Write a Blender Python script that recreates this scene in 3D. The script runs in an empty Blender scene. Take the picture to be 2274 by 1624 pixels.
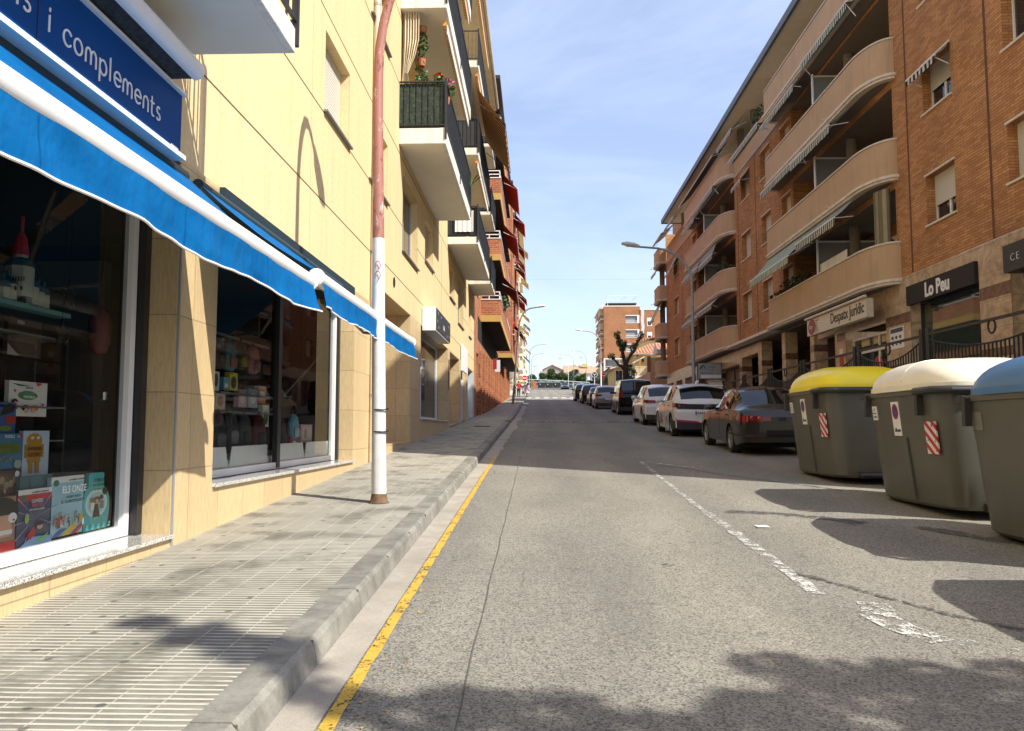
import bpy, math, random
from mathutils import Vector, Matrix, Euler, noise
from math import sin, cos, pi, sqrt, radians as RAD
random.seed(7)
S = bpy.context.scene
C = S.collection

# ------------------------------------------------------------------ camera
CAMH = 1.35
cam = bpy.data.cameras.new('camera'); co = bpy.data.objects.new('camera', cam); C.objects.link(co)
co.location = (0, 0, CAMH)
co.rotation_euler = Euler((RAD(90 + 4.497), 0, RAD(1.764)), 'XYZ')
cam.sensor_width = 36; cam.lens = 36 * 1780 / 2274.0
cam.clip_start = .05; cam.clip_end = 4000
S.camera = co
# ------------------------------------------------------------------ sky and sun
SUN_EL = RAD(43.0); SD = Vector((-.844, .537, 0)).normalized()      # the way the light travels on plan
w = bpy.data.worlds.new('World'); S.world = w; w.use_nodes = True
nt = w.node_tree; nt.nodes.clear()
def N(nt, t, **k):
    n = nt.nodes.new(t)
    for a, b in k.items(): setattr(n, a, b)
    return n
out = N(nt, 'ShaderNodeOutputWorld'); bg = N(nt, 'ShaderNodeBackground')
sky = N(nt, 'ShaderNodeTexSky', sky_type='NISHITA', sun_disc=False)
sky.sun_elevation = SUN_EL
sky.sun_rotation = math.atan2(-SD.x, -SD.y)       # azimuth of the sun, clockwise from +Y
sky.air_density = 1.0; sky.dust_density = .8; sky.ozone_density = 2.6; sky.altitude = 50
tc = N(nt, 'ShaderNodeTexCoord'); mp = N(nt, 'ShaderNodeMapping')
mp.inputs['Scale'].default_value = (1.2, .8, 4.0); mp.inputs['Rotation'].default_value = (.2, .1, .5)
nz = N(nt, 'ShaderNodeTexNoise'); nz.inputs['Scale'].default_value = 1.6; nz.inputs['Detail'].default_value = 9; nz.inputs['Roughness'].default_value = .62; nz.inputs['Distortion'].default_value = .9
rp = N(nt, 'ShaderNodeValToRGB'); rp.color_ramp.elements[0].position = .40; rp.color_ramp.elements[1].position = .85
rp.color_ramp.elements[0].color = (.24, .24, .24, 1); rp.color_ramp.elements[1].color = (.62, .62, .62, 1)
mx = N(nt, 'ShaderNodeMixRGB'); mx.inputs[2].default_value = (5.2, 6.0, 7.4, 1)
L = nt.links.new
L(tc.outputs['Generated'], mp.inputs[0]); L(mp.outputs[0], nz.inputs[0]); L(nz.outputs[0], rp.inputs[0])
L(rp.outputs[0], mx.inputs[0]); tn = N(nt, 'ShaderNodeMixRGB', blend_type='MULTIPLY'); tn.inputs[0].default_value = 1; tn.inputs[2].default_value = (1.09, 1.0, 1.06, 1)
L(sky.outputs[0], tn.inputs[1]); L(tn.outputs[0], mx.inputs[1]); L(mx.outputs[0], bg.inputs[0]); L(bg.outputs[0], out.inputs[0])
bg.inputs[1].default_value = .145
sl = bpy.data.lights.new('sun', 'SUN'); sl.energy = 5.0; sl.angle = RAD(.53); sl.color = (1, .95, .86)
so = bpy.data.objects.new('sun', sl); C.objects.link(so)
dv = Vector((SD.x * cos(SUN_EL), SD.y * cos(SUN_EL), -sin(SUN_EL)))
so.rotation_euler = dv.to_track_quat('-Z', 'Y').to_euler(); so.location = (8, -8, 30)
S.view_settings.view_transform = 'Standard'; S.view_settings.look = 'None'; S.view_settings.exposure = .50; S.view_settings.gamma = 1
S.view_settings.use_curve_mapping = False
S.cycles.max_bounces = 6; S.cycles.transparent_max_bounces = 12

# ------------------------------------------------------------------ the lie of the street
def G(y):
    if y < 45: return .0472 * y
    return 2.124 + .06 * (y - 45) if y < 205 else 11.724 - .005 * (y - 205)
PAV = .13

# ------------------------------------------------------------------ tagging helpers
ORG = {}
def tag(o, label=None, cat=None, group=None, kind=None):
    if label: o['label'] = label
    if cat: o['category'] = cat
    if group: o['group'] = group
    if kind: o['kind'] = kind
    return o
def thing(name, label, cat, loc=(0, 0, 0), group=None, rz=0):
    o = bpy.data.objects.new(name, None); C.objects.link(o); o.location = loc
    o.rotation_euler = (0, 0, rz); o.empty_display_size = .3
    tag(o, label, cat, group); ORG[o] = Vector(loc); return o
def dup(root, loc, rz=None, label=None):
    def rec(o, par):
        c = o.copy(); C.objects.link(c); c.parent = par
        for ch in [x for x in KIDS.get(o, [])]: 
            k = rec(ch, c); KIDS.setdefault(c, []).append(k)
        return c
    r = rec(root, None); r.location = loc
    if rz is not None: r.rotation_euler = (0, 0, rz)
    if label: r['label'] = label
    return r
KIDS = {}

SPLIT = {'rim_bar', 'dark_band', 'attic_parapet', 'bracket', 'arm', 'end_cap', 'folding_arm', 'stone_lintel', 'spout', 'roof_post', 'threshold', 'trim_band', 'reflector', 'lamp_reflector', 'fog_light', 'shoe', 'chimney', 'strap', 'roof', 'shelf_board', 'balcony_rail', 'groove', 'bay_base', 'roof_edge', 'window_jamb', 'column', 'divider', 'hand'}
class MB:
    def __init__(s): s.v = []; s.f = []; s.mi = []; s.cm = 0
    def face(s, *pts):
        b = len(s.v); s.v += [tuple(p) for p in pts]; s.f.append(tuple(range(b, b + len(pts)))); s.mi.append(s.cm); return s
    def box(s, x0, x1, y0, y1, z0, z1):
        if x0 > x1: x0, x1 = x1, x0
        if y0 > y1: y0, y1 = y1, y0
        if z0 > z1: z0, z1 = z1, z0
        b = len(s.v)
        s.v += [(x0, y0, z0), (x1, y0, z0), (x1, y1, z0), (x0, y1, z0), (x0, y0, z1), (x1, y0, z1), (x1, y1, z1), (x0, y1, z1)]
        for q in ((0, 3, 2, 1), (4, 5, 6, 7), (0, 1, 5, 4), (1, 2, 6, 5), (2, 3, 7, 6), (3, 0, 4, 7)):
            s.f.append(tuple(b + i for i in q)); s.mi.append(s.cm)
        return s
    def hexa(s, p):       # eight corners, bottom ring then top ring
        b = len(s.v); s.v += [tuple(q) for q in p]
        for q in ((0, 3, 2, 1), (4, 5, 6, 7), (0, 1, 5, 4), (1, 2, 6, 5), (2, 3, 7, 6), (3, 0, 4, 7)):
            s.f.append(tuple(b + i for i in q)); s.mi.append(s.cm)
        return s
    def grid(s, rows, closed=False, cap=False):   # rows of points, joined row to row
        b = len(s.v); n = len(rows[0])
        for r in rows: s.v += [tuple(p) for p in r]
        m = n if closed else n - 1
        for i in range(len(rows) - 1):
            for j in range(m):
                k = (j + 1) % n
                s.f.append((b + i * n + j, b + i * n + k, b + (i + 1) * n + k, b + (i + 1) * n + j)); s.mi.append(s.cm)
        if cap:
            s.f.append(tuple(b + j for j in reversed(range(n)))); s.mi.append(s.cm)
            s.f.append(tuple(b + (len(rows) - 1) * n + j for j in range(n))); s.mi.append(s.cm)
        return s
    def tube(s, path, r, n=8, cap=True):
        path = [Vector(p) for p in path]; rows = []
        rr = r if isinstance(r, (list, tuple)) else [r] * len(path)
        up = None
        for i, p in enumerate(path):
            d = (path[min(i + 1, len(path) - 1)] - path[max(i - 1, 0)])
            if d.length < 1e-9: d = Vector((0, 0, 1))
            d.normalize()
            if up is None:
                up = d.orthogonal().normalized()
            else:
                up = (up - d * up.dot(d))
                up = up.normalized() if up.length > 1e-6 else d.orthogonal().normalized()
            sd = d.cross(up)
            rows.append([p + (up * cos(2 * pi * k / n) + sd * sin(2 * pi * k / n)) * rr[i] for k in range(n)])
        return s.grid(rows, closed=True, cap=cap)
    def lathe(s, prof, c=(0, 0, 0), n=16, axis='z', cap=False):
        rows = []
        for r, h in prof:
            row = []
            for k in range(n):
                a = 2 * pi * k / n
                if axis == 'z': row.append((c[0] + r * cos(a), c[1] + r * sin(a), c[2] + h))
                elif axis == 'x': row.append((c[0] + h, c[1] + r * cos(a), c[2] + r * sin(a)))
                else: row.append((c[0] + r * cos(a), c[1] + h, c[2] + r * sin(a)))
            rows.append(row)
        return s.grid(rows, closed=True, cap=cap)
    def prism(s, poly, z0, z1):       # plan polygon, extruded upwards
        n = len(poly); b = len(s.v)
        s.v += [(p[0], p[1], z0) for p in poly] + [(p[0], p[1], z1) for p in poly]
        s.f.append(tuple(b + i for i in reversed(range(n)))); s.mi.append(s.cm)
        s.f.append(tuple(b + n + i for i in range(n))); s.mi.append(s.cm)
        for i in range(n):
            j = (i + 1) % n; s.f.append((b + i, b + j, b + n + j, b + n + i)); s.mi.append(s.cm)
        return s
    def xf(s, M, a=0):
        for i in range(a, len(s.v)): s.v[i] = tuple(M @ Vector(s.v[i]))
        return s
    def text(s, txt, size, M, ext=.004, off=0, sx=1, align='LEFT', shear=0, spacing=1):
        cu = bpy.data.curves.new('t', 'FONT'); cu.body = txt; cu.size = size; cu.extrude = ext; cu.offset = off
        cu.align_x = align; cu.shear = shear; cu.space_character = spacing; cu.resolution_u = 3
        o = bpy.data.objects.new('t', cu); C.objects.link(o)
        dg = bpy.context.evaluated_depsgraph_get(); me = o.evaluated_get(dg).to_mesh()
        b = len(s.v)
        for v in me.vertices: s.v.append(tuple(M @ Vector((v.co.x * sx, v.co.y, v.co.z))))
        for p in me.polygons: s.f.append(tuple(b + i for i in p.vertices)); s.mi.append(s.cm)
        o.evaluated_get(dg).to_mesh_clear(); bpy.data.objects.remove(o); bpy.data.curves.remove(cu)
        return s
    def build(s, name, mat, parent=None, smooth=False, bevel=0, label=None, flat=None):
        if parent is not None and name in SPLIT:      # each loose piece becomes a part of its own
            par = list(range(len(s.v)))
            def find(a):
                while par[a] != a: par[a] = par[par[a]]; a = par[a]
                return a
            for f in s.f:
                r = find(f[0])
                for i in f[1:]: par[find(i)] = r
            comp = {}
            for f in s.f: comp.setdefault(find(f[0]), []).append(f)
            if 1 < len(comp) <= 40:
                res = None
                for fs in comp.values():
                    m = MB(); idx = {}
                    for f in fs:
                        m.f.append(tuple(idx.setdefault(i, len(idx)) for i in f)); m.mi.append(0)
                    m.v = [s.v[i] for i in idx]
                    SPLIT.discard(name); o = m.build(name, mat, parent, smooth, bevel, label); SPLIT.add(name); res = res or o
                return res
        me = bpy.data.meshes.new(name)
        org = ORG.get(parent, Vector((0, 0, 0)))
        vs = s.v if org.length == 0 else [(a - org.x, b - org.y, c - org.z) for a, b, c in s.v]
        me.from_pydata(vs, [], s.f)
        for m in (mat if isinstance(mat, (list, tuple)) else [mat]): me.materials.append(m)
        if max(s.mi or [0]) > 0: me.polygons.foreach_set('material_index', s.mi)
        if smooth:
            me.polygons.foreach_set('use_smooth', [True] * len(me.polygons))
        me.validate(); me.update()
        o = bpy.data.objects.new(name, me); C.objects.link(o)
        if parent is not None:
            o.parent = parent; ORG[o] = org; KIDS.setdefault(parent, []).append(o)
        if smooth and smooth != 'full':
            import bmesh
            bm = bmesh.new(); bm.from_mesh(me); bmesh.ops.remove_doubles(bm, verts=bm.verts, dist=1e-5)
            for e in bm.edges:
                if len(e.link_faces) == 2 and e.calc_face_angle(0) > RAD(38): e.smooth = False
            bm.to_mesh(me); bm.free()
        if bevel:
            md = o.modifiers.new('bevel', 'BEVEL'); md.width = bevel; md.segments = 2; md.limit_method = 'ANGLE'; md.angle_limit = RAD(50)
        if label: o['label'] = label
        return o

# ------------------------------------------------------------------ materials
MATS = {}
def newmat(name):
    m = bpy.data.materials.new(name); m.use_nodes = True; nt = m.node_tree
    b = nt.nodes['Principled BSDF']; MATS[name] = m
    return m, nt, b
def rgb(c): return (c[0], c[1], c[2], 1)
def mixc(nt, fac, a, b, mode='MIX'):
    n = N(nt, 'ShaderNodeMixRGB', blend_type=mode)
    for i, v in ((0, fac), (1, a), (2, b)):
        if hasattr(v, 'links') or hasattr(v, 'is_linked'): nt.links.new(v, n.inputs[i])
        elif i == 0: n.inputs[0].default_value = v
        else: n.inputs[i].default_value = rgb(v)
    return n.outputs[0]
def mth(nt, op, a, b=None, c=None):
    n = N(nt, 'ShaderNodeMath', operation=op)
    for i, v in enumerate((a, b, c)):
        if v is None: continue
        if hasattr(v, 'is_linked'): nt.links.new(v, n.inputs[i])
        else: n.inputs[i].default_value = v
    return n.outputs[0]
def noi(nt, vec, scale, detail=4, rough=.55, dist=0):
    n = N(nt, 'ShaderNodeTexNoise'); n.inputs['Scale'].default_value = scale; n.inputs['Detail'].default_value = detail
    n.inputs['Roughness'].default_value = rough; n.inputs['Distortion'].default_value = dist
    if vec is not None: nt.links.new(vec, n.inputs[0])
    return n.outputs[0]
def ramp(nt, v, p0, p1, c0=(0, 0, 0), c1=(1, 1, 1)):
    n = N(nt, 'ShaderNodeValToRGB'); e = n.color_ramp.elements
    e[0].position = p0; e[1].position = p1; e[0].color = rgb(c0); e[1].color = rgb(c1)
    nt.links.new(v, n.inputs[0]); return n.outputs[0]
def objco(nt, scale=None):
    t = N(nt, 'ShaderNodeTexCoord').outputs['Object']
    if scale:
        m = N(nt, 'ShaderNodeMapping'); m.inputs['Scale'].default_value = scale; nt.links.new(t, m.inputs[0]); return m.outputs[0]
    return t
def bump(nt, b, h, strength=.3, dist=.01):
    n = N(nt, 'ShaderNodeBump'); n.inputs['Strength'].default_value = strength; n.inputs['Distance'].default_value = dist
    nt.links.new(h, n.inputs['Height']); nt.links.new(n.outputs[0], b.inputs['Normal']); return n
def pbr(name, col, rough=.6, metal=0, var=.12, vs=3, bmp=0, bs=60, streak=0, coat=0, dirt=None, spec=.5):
    m, nt, b = newmat(name)
    b.inputs['Roughness'].default_value = rough; b.inputs['Metallic'].default_value = metal
    b.inputs['Specular IOR Level'].default_value = spec
    if coat: b.inputs['Coat Weight'].default_value = coat; b.inputs['Coat Roughness'].default_value = .03
    c = None
    if var:
        n1 = noi(nt, objco(nt), vs, 6, .6)
        lo = tuple(x * (1 - var) for x in col); hi = tuple(min(1, x * (1 + var)) for x in col)
        c = ramp(nt, n1, .3, .7, lo, hi)
    if streak:
        n2 = noi(nt, objco(nt, (3.5, 3.5, .25)), 2.2, 5, .6)
        f = ramp(nt, n2, .52, .78)
        c = mixc(nt, mth(nt, 'MULTIPLY', f, streak), c if c else col, dirt or tuple(x * .45 for x in col))
    if c is not None: nt.links.new(c, b.inputs['Base Color'])
    else: b.inputs['Base Color'].default_value = rgb(col)
    if bmp: bump(nt, b, noi(nt, objco(nt), bs, 4, .6), bmp, .01)
    return m
def wallvec(nt, ox=0, oy=0):      # (along the wall, up) whichever way the wall faces
    g = N(nt, 'ShaderNodeNewGeometry'); t = N(nt, 'ShaderNodeTexCoord')
    sn = N(nt, 'ShaderNodeSeparateXYZ'); nt.links.new(t.outputs['Normal'], sn.inputs[0])
    sp = N(nt, 'ShaderNodeSeparateXYZ'); nt.links.new(t.outputs['Object'], sp.inputs[0])
    f = mth(nt, 'GREATER_THAN', mth(nt, 'ABSOLUTE', sn.outputs[0]), .6)
    u = mth(nt, 'ADD', mth(nt, 'MULTIPLY', sp.outputs[1], f), mth(nt, 'MULTIPLY', sp.outputs[0], mth(nt, 'SUBTRACT', 1, f)))
    cb = N(nt, 'ShaderNodeCombineXYZ'); nt.links.new(u, cb.inputs[0]); nt.links.new(sp.outputs[2], cb.inputs[1])
    return cb.outputs[0], t.outputs['Object']
def brickmat(name, c1, c2, mortar, bw=.27, bh=.072, ms=.008, rough=.85, spec=.25, big=None):
    m, nt, b = newmat(name); vec, oc = wallvec(nt)
    br = N(nt, 'ShaderNodeTexBrick'); nt.links.new(vec, br.inputs[0])
    br.inputs['Scale'].default_value = 1; br.inputs['Mortar Size'].default_value = ms; br.inputs['Mortar Smooth'].default_value = .15
    br.inputs['Brick Width'].default_value = bw; br.inputs['Row Height'].default_value = bh; br.inputs['Bias'].default_value = 0
    br.inputs['Color1'].default_value = rgb(c1); br.inputs['Color2'].default_value = rgb(c2); br.inputs['Mortar'].default_value = rgb(mortar)
    n1 = ramp(nt, noi(nt, oc, .7, 5, .6), .3, .75, (.78, .78, .78), (1.12, 1.1, 1.08))
    n2 = ramp(nt, noi(nt, oc, 14, 4, .7), .25, .75, (.82, .82, .82), (1.15, 1.15, 1.15))
    c = mixc(nt, 1, mixc(nt, 1, br.outputs[0], n1, 'MULTIPLY'), n2, 'MULTIPLY')
    nt.links.new(c, b.inputs['Base Color']); b.inputs['Roughness'].default_value = rough; b.inputs['Specular IOR Level'].default_value = spec
    bump(nt, b, mth(nt, 'MULTIPLY', br.outputs['Fac'], -1), .5, .008)
    return m
def panelmat(name, col, pw, ph, line=(.05, .04, .03), lw=.006, grain=(2, 2, 9), var=.14, rough=.6, oy=0, oz=0, gs=4, dirt=0, off=0, joint=.55):
    m, nt, b = newmat(name); vec, oc = wallvec(nt)
    mp = N(nt, 'ShaderNodeMapping'); mp.inputs['Location'].default_value = (oy, oz, 0); nt.links.new(vec, mp.inputs[0])
    br = N(nt, 'ShaderNodeTexBrick'); br.offset = off; nt.links.new(mp.outputs[0], br.inputs[0])
    br.inputs['Scale'].default_value = 1; br.inputs['Mortar Size'].default_value = lw; br.inputs['Mortar Smooth'].default_value = .1
    br.inputs['Brick Width'].default_value = pw; br.inputs['Row Height'].default_value = ph
    br.inputs['Color1'].default_value = (.93, .93, .93, 1); br.inputs['Color2'].default_value = (1.06, 1.06, 1.06, 1)
    br.inputs['Mortar'].default_value = (1, 1, 1, 1)
    gr = noi(nt, objco(nt, grain), gs, 8, .7)
    lo = tuple(x * (1 - var) for x in col); hi = tuple(min(1, x * (1 + var)) for x in col)
    c = mixc(nt, 1, ramp(nt, gr, .3, .72, lo, hi), br.outputs[0], 'MULTIPLY')
    c = mixc(nt, mth(nt, 'MULTIPLY', br.outputs['Fac'], joint), c, line)
    if dirt:
        n2 = ramp(nt, noi(nt, objco(nt, (2.5, 2.5, .3)), 1.6, 6, .65), .5, .8)
        c = mixc(nt, mth(nt, 'MULTIPLY', n2, dirt), c, tuple(x * .5 for x in col))
    nt.links.new(c, b.inputs['Base Color']); b.inputs['Roughness'].default_value = rough
    bump(nt, b, mth(nt, 'ADD', mth(nt, 'MULTIPLY', br.outputs['Fac'], -1.5), mth(nt, 'MULTIPLY', gr, .25)), .35, .006)
    return m
def stripes(name, c1, c2, pitch, frac=.5, axis=1, rough=.8, off=0, c3=None):
    m, nt, b = newmat(name)
    sp = N(nt, 'ShaderNodeSeparateXYZ'); nt.links.new(objco(nt), sp.inputs[0])
    f = mth(nt, 'FRACT', mth(nt, 'ADD', mth(nt, 'DIVIDE', sp.outputs[axis], pitch), 100 + off))
    k = mth(nt, 'GREATER_THAN', f, frac)
    c = mixc(nt, k, c1, c2)
    if c3: c = mixc(nt, mth(nt, 'GREATER_THAN', f, (1 + frac) / 2), c, c3)
    n1 = ramp(nt, noi(nt, objco(nt), 2, 4), .3, .7, (.85, .85, .85), (1.05, 1.05, 1.05))
    nt.links.new(mixc(nt, 1, c, n1, 'MULTIPLY'), b.inputs['Base Color']); b.inputs['Roughness'].default_value = rough
    b.inputs['Specular IOR Level'].default_value = .2
    return m
def slatmat(name, col, pitch, rough=.5):     # roller-shutter slats, a real ripple in the surface
    m, nt, b = newmat(name)
    sp = N(nt, 'ShaderNodeSeparateXYZ'); nt.links.new(objco(nt), sp.inputs[0])
    f = mth(nt, 'FRACT', mth(nt, 'ADD', mth(nt, 'DIVIDE', sp.outputs[2], pitch), 100))
    k = mth(nt, 'LESS_THAN', f, .14)
    nt.links.new(mixc(nt, k, col, tuple(x * .35 for x in col)), b.inputs['Base Color'])
    b.inputs['Roughness'].default_value = rough
    bump(nt, b, mth(nt, 'SINE', mth(nt, 'MULTIPLY', f, pi)), .6, .01)
    return m
def glassmat(name, tint=(.75, .8, .78), refl=1.0, thru=.75):
    m = bpy.data.materials.new(name); m.use_nodes = True; nt = m.node_tree; nt.nodes.clear(); MATS[name] = m
    o = N(nt, 'ShaderNodeOutputMaterial'); mx = N(nt, 'ShaderNodeMixShader'); tr = N(nt, 'ShaderNodeBsdfTransparent'); gl = N(nt, 'ShaderNodeBsdfGlossy')
    tr.inputs[0].default_value = rgb(tuple(x * thru for x in tint)); gl.inputs['Roughness'].default_value = .0; gl.inputs[0].default_value = (1, 1, 1, 1)
    fr = N(nt, 'ShaderNodeFresnel'); fr.inputs[0].default_value = 1.52
    nt.links.new(mth(nt, 'MINIMUM', mth(nt, 'MULTIPLY', fr.outputs[0], 1.05 * refl), 1), mx.inputs[0]); nt.links.new(tr.outputs[0], mx.inputs[1]); nt.links.new(gl.outputs[0], mx.inputs[2]); nt.links.new(mx.outputs[0], o.inputs[0])
    return m

M_glass = glassmat('shop_glass', (.95, .98, .96), .55, .95)
M_pane = pbr('dark_window_glass', (.02, .024, .028), .04, 0, 0, spec=.9)
M_carglass = pbr('car_glass', (.008, .009, .010), .03, 0, 0, spec=.6)
M_render = panelmat('cream_render', (.73, .565, .305), 60, 60, grain=(1, 1, .6), gs=26, var=.13, rough=.9, dirt=.32)
M_stone = panelmat('tan_stone_cladding', (.60, .45, .245), .62, .62, line=(.16, .11, .06), lw=.005, grain=(9, 9, 1.2), gs=6, var=.19, rough=.45, oy=.3, oz=.1, dirt=.18)
M_joint = pbr('dark_joint', (.12, .09, .05), .9, var=0)
M_granite = None
M_white = pbr('white_painted_metal', (.8, .8, .79), .35, var=.04)
M_whited = pbr('weathered_white_plaster', (.72, .70, .64), .8, var=.1, vs=4, streak=.5, bmp=.2)
M_black = pbr('black_metal', (.018, .018, .019), .45, var=.2)
M_iron = pbr('dark_iron', (.02, .021, .022), .5, var=.2)
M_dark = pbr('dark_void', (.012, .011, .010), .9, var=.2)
M_greypl = pbr('grey_plastic', (.25, .25, .25), .5)
M_alu = pbr('grey_aluminium', (.42, .43, .43), .35, .5, var=.05)
M_brickR = brickmat('orange_brown_brick', (.61, .315, .130), (.43, .19, .078), (.27, .14, .065), bw=.29, bh=.068, ms=.008)
M_brickR2 = brickmat('far_brown_brick', (.40, .19, .09), (.34, .15, .07), (.33, .18, .10), bw=.29, bh=.08, ms=.008)
M_brickL = brickmat('red_brick', (.50, .19, .075), (.33, .10, .042), (.42, .27, .19), bw=.32, bh=.115, ms=.014)
M_plast = pbr('beige_pink_render', (.53, .355, .205), .85, var=.07, vs=1.2, streak=.35, bmp=.15, bs=120)
M_trim = pbr('pale_stone_trim', (.70, .61, .50), .7, var=.12, vs=5, streak=.35)
M_marble = None
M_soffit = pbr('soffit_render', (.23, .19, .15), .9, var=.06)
M_soffw = pbr('white_soffit', (.74, .71, .62), .9, var=.05, vs=2)
M_shut = slatmat('cream_roller_shutter', (.62, .58, .48), .045)
M_shutw = slatmat('white_roller_shutter', (.72, .72, .70), .05)
M_shutd = slatmat('dark_roller_shutter', (.17, .12, .08), .09)
M_lampw = pbr('weathered_white_paint', (.66, .65, .62), .5, var=.10, vs=9, streak=.6, dirt=(.30, .25, .20), bmp=.15)
M_galv = pbr('galvanised_steel', (.30, .33, .34), .5, .3, var=.15, vs=6)
M_lens = pbr('lamp_head_casting', (.62, .60, .52), .4, var=.05)
def m_granite():
    m, nt, b = newmat('speckled_granite')
    v = N(nt, 'ShaderNodeTexVoronoi'); v.inputs['Scale'].default_value = 160; nt.links.new(objco(nt), v.inputs[0])
    bw = N(nt, 'ShaderNodeSeparateXYZ'); nt.links.new(v.outputs['Color'], bw.inputs[0])
    c = ramp(nt, bw.outputs[0], .15, .5, (.12, .11, .10), (.62, .61, .57))
    nt.links.new(c, b.inputs['Base Color']); b.inputs['Roughness'].default_value = .12
    return m
M_granite = m_granite()
def m_marble():
    m, nt, b = newmat('brown_veined_marble'); vec, oc = wallvec(nt)
    br = N(nt, 'ShaderNodeTexBrick'); br.offset = 0; nt.links.new(vec, br.inputs[0])
    br.inputs['Brick Width'].default_value = .9; br.inputs['Row Height'].default_value = .62; br.inputs['Mortar Size'].default_value = .004; br.inputs['Scale'].default_value = 1
    n = noi(nt, oc, 2.2, 9, .68, 1.4)
    c = ramp(nt, n, .32, .68, (.27, .175, .105), (.62, .47, .31))
    n2 = noi(nt, oc, 5, 6, .6, 2.5)
    vein = ramp(nt, mth(nt, 'ABSOLUTE', mth(nt, 'SUBTRACT', n2, .5)), .0, .02, (1, 1, 1), (0, 0, 0))
    c = mixc(nt, mth(nt, 'MULTIPLY', vein, .35), c, (.6, .5, .38))
    c = mixc(nt, br.outputs['Fac'], c, (.12, .09, .06))
    nt.links.new(c, b.inputs['Base Color']); b.inputs['Roughness'].default_value = .35
    return m
M_marble = m_marble()
def m_asphalt():
    m, nt, b = newmat('worn_asphalt'); oc = objco(nt)
    big = noi(nt, oc, .35, 6, .6); med = noi(nt, objco(nt, (1, .35, 1)), 1.6, 6, .6)
    v = N(nt, 'ShaderNodeTexVoronoi'); v.inputs['Scale'].default_value = 100; nt.links.new(oc, v.inputs[0])
    sp = N(nt, 'ShaderNodeSeparateXYZ'); nt.links.new(v.outputs['Color'], sp.inputs[0])
    fine = noi(nt, oc, 150, 3, .7)
    base = ramp(nt, big, .3, .7, (.225, .213, .185), (.28, .265, .23))
    base = mixc(nt, 1, base, ramp(nt, med, .3, .7, (.88, .88, .88), (1.1, 1.1, 1.08)), 'MULTIPLY')
    ston = ramp(nt, sp.outputs[0], .05, .9, (.72, .72, .72), (1.27, 1.26, 1.24))
    c = mixc(nt, 1, base, ston, 'MULTIPLY')
    c = mixc(nt, ramp(nt, sp.outputs[1], .78, .86, (0, 0, 0), (.7, .7, .7)), c, (.06, .057, .05))
    c = mixc(nt, 1, c, ramp(nt, fine, .3, .7, (.7, .7, .7), (1.25, 1.25, 1.25)), 'MULTIPLY')
    spx = N(nt, 'ShaderNodeSeparateXYZ'); nt.links.new(oc, spx.inputs[0])
    wv = mth(nt, 'COSINE', mth(nt, 'MULTIPLY', mth(nt, 'ADD', spx.outputs[0], mth(nt, 'MULTIPLY', noi(nt, oc, .4, 3), .6)), 4.2))
    c = mixc(nt, 1, c, ramp(nt, mth(nt, 'ADD', mth(nt, 'MULTIPLY', wv, .5), .5), 0, 1, (.90, .90, .905), (1.05, 1.045, 1.03)), 'MULTIPLY')
    pat = ramp(nt, noi(nt, objco(nt, (1, .25, 1)), .8, 4, .5), .60, .64)
    c = mixc(nt, mth(nt, 'MULTIPLY', pat, .22), c, (.13, .125, .115))
    # dropped gum, oil spots
    v2 = N(nt, 'ShaderNodeTexVoronoi', voronoi_dimensions='2D'); v2.inputs['Scale'].default_value = 1.5; nt.links.new(mixc(nt, .06, oc, noi(nt, oc, 9, 3), 'ADD'), v2.inputs[0])
    c = mixc(nt, ramp(nt, v2.outputs['Distance'], .022, .05, (.6, .6, .6), (0, 0, 0)), c, (.10, .095, .085))
    # fine cracks
    v3 = N(nt, 'ShaderNodeTexVoronoi', feature='DISTANCE_TO_EDGE'); v3.inputs['Scale'].default_value = .33
    nt.links.new(mixc(nt, .5, oc, noi(nt, oc, 1.5, 6, .7), 'ADD'), v3.inputs[0])
    cr = ramp(nt, v3.outputs['Distance'], .0012, .0035, (1, 1, 1), (0, 0, 0))
    msk = ramp(nt, noi(nt, oc, .5, 3), .5, .6)
    c = mixc(nt, mth(nt, 'MULTIPLY', mth(nt, 'MULTIPLY', cr, msk), .6), c, (.05, .045, .04))
    nt.links.new(c, b.inputs['Base Color']); b.inputs['Roughness'].default_value = .85; b.inputs['Specular IOR Level'].default_value = .3
    bump(nt, b, mth(nt, 'ADD', mth(nt, 'MULTIPLY', sp.outputs[0], .6), fine), .55, .006)
    return m
M_asph = m_asphalt()
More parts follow.
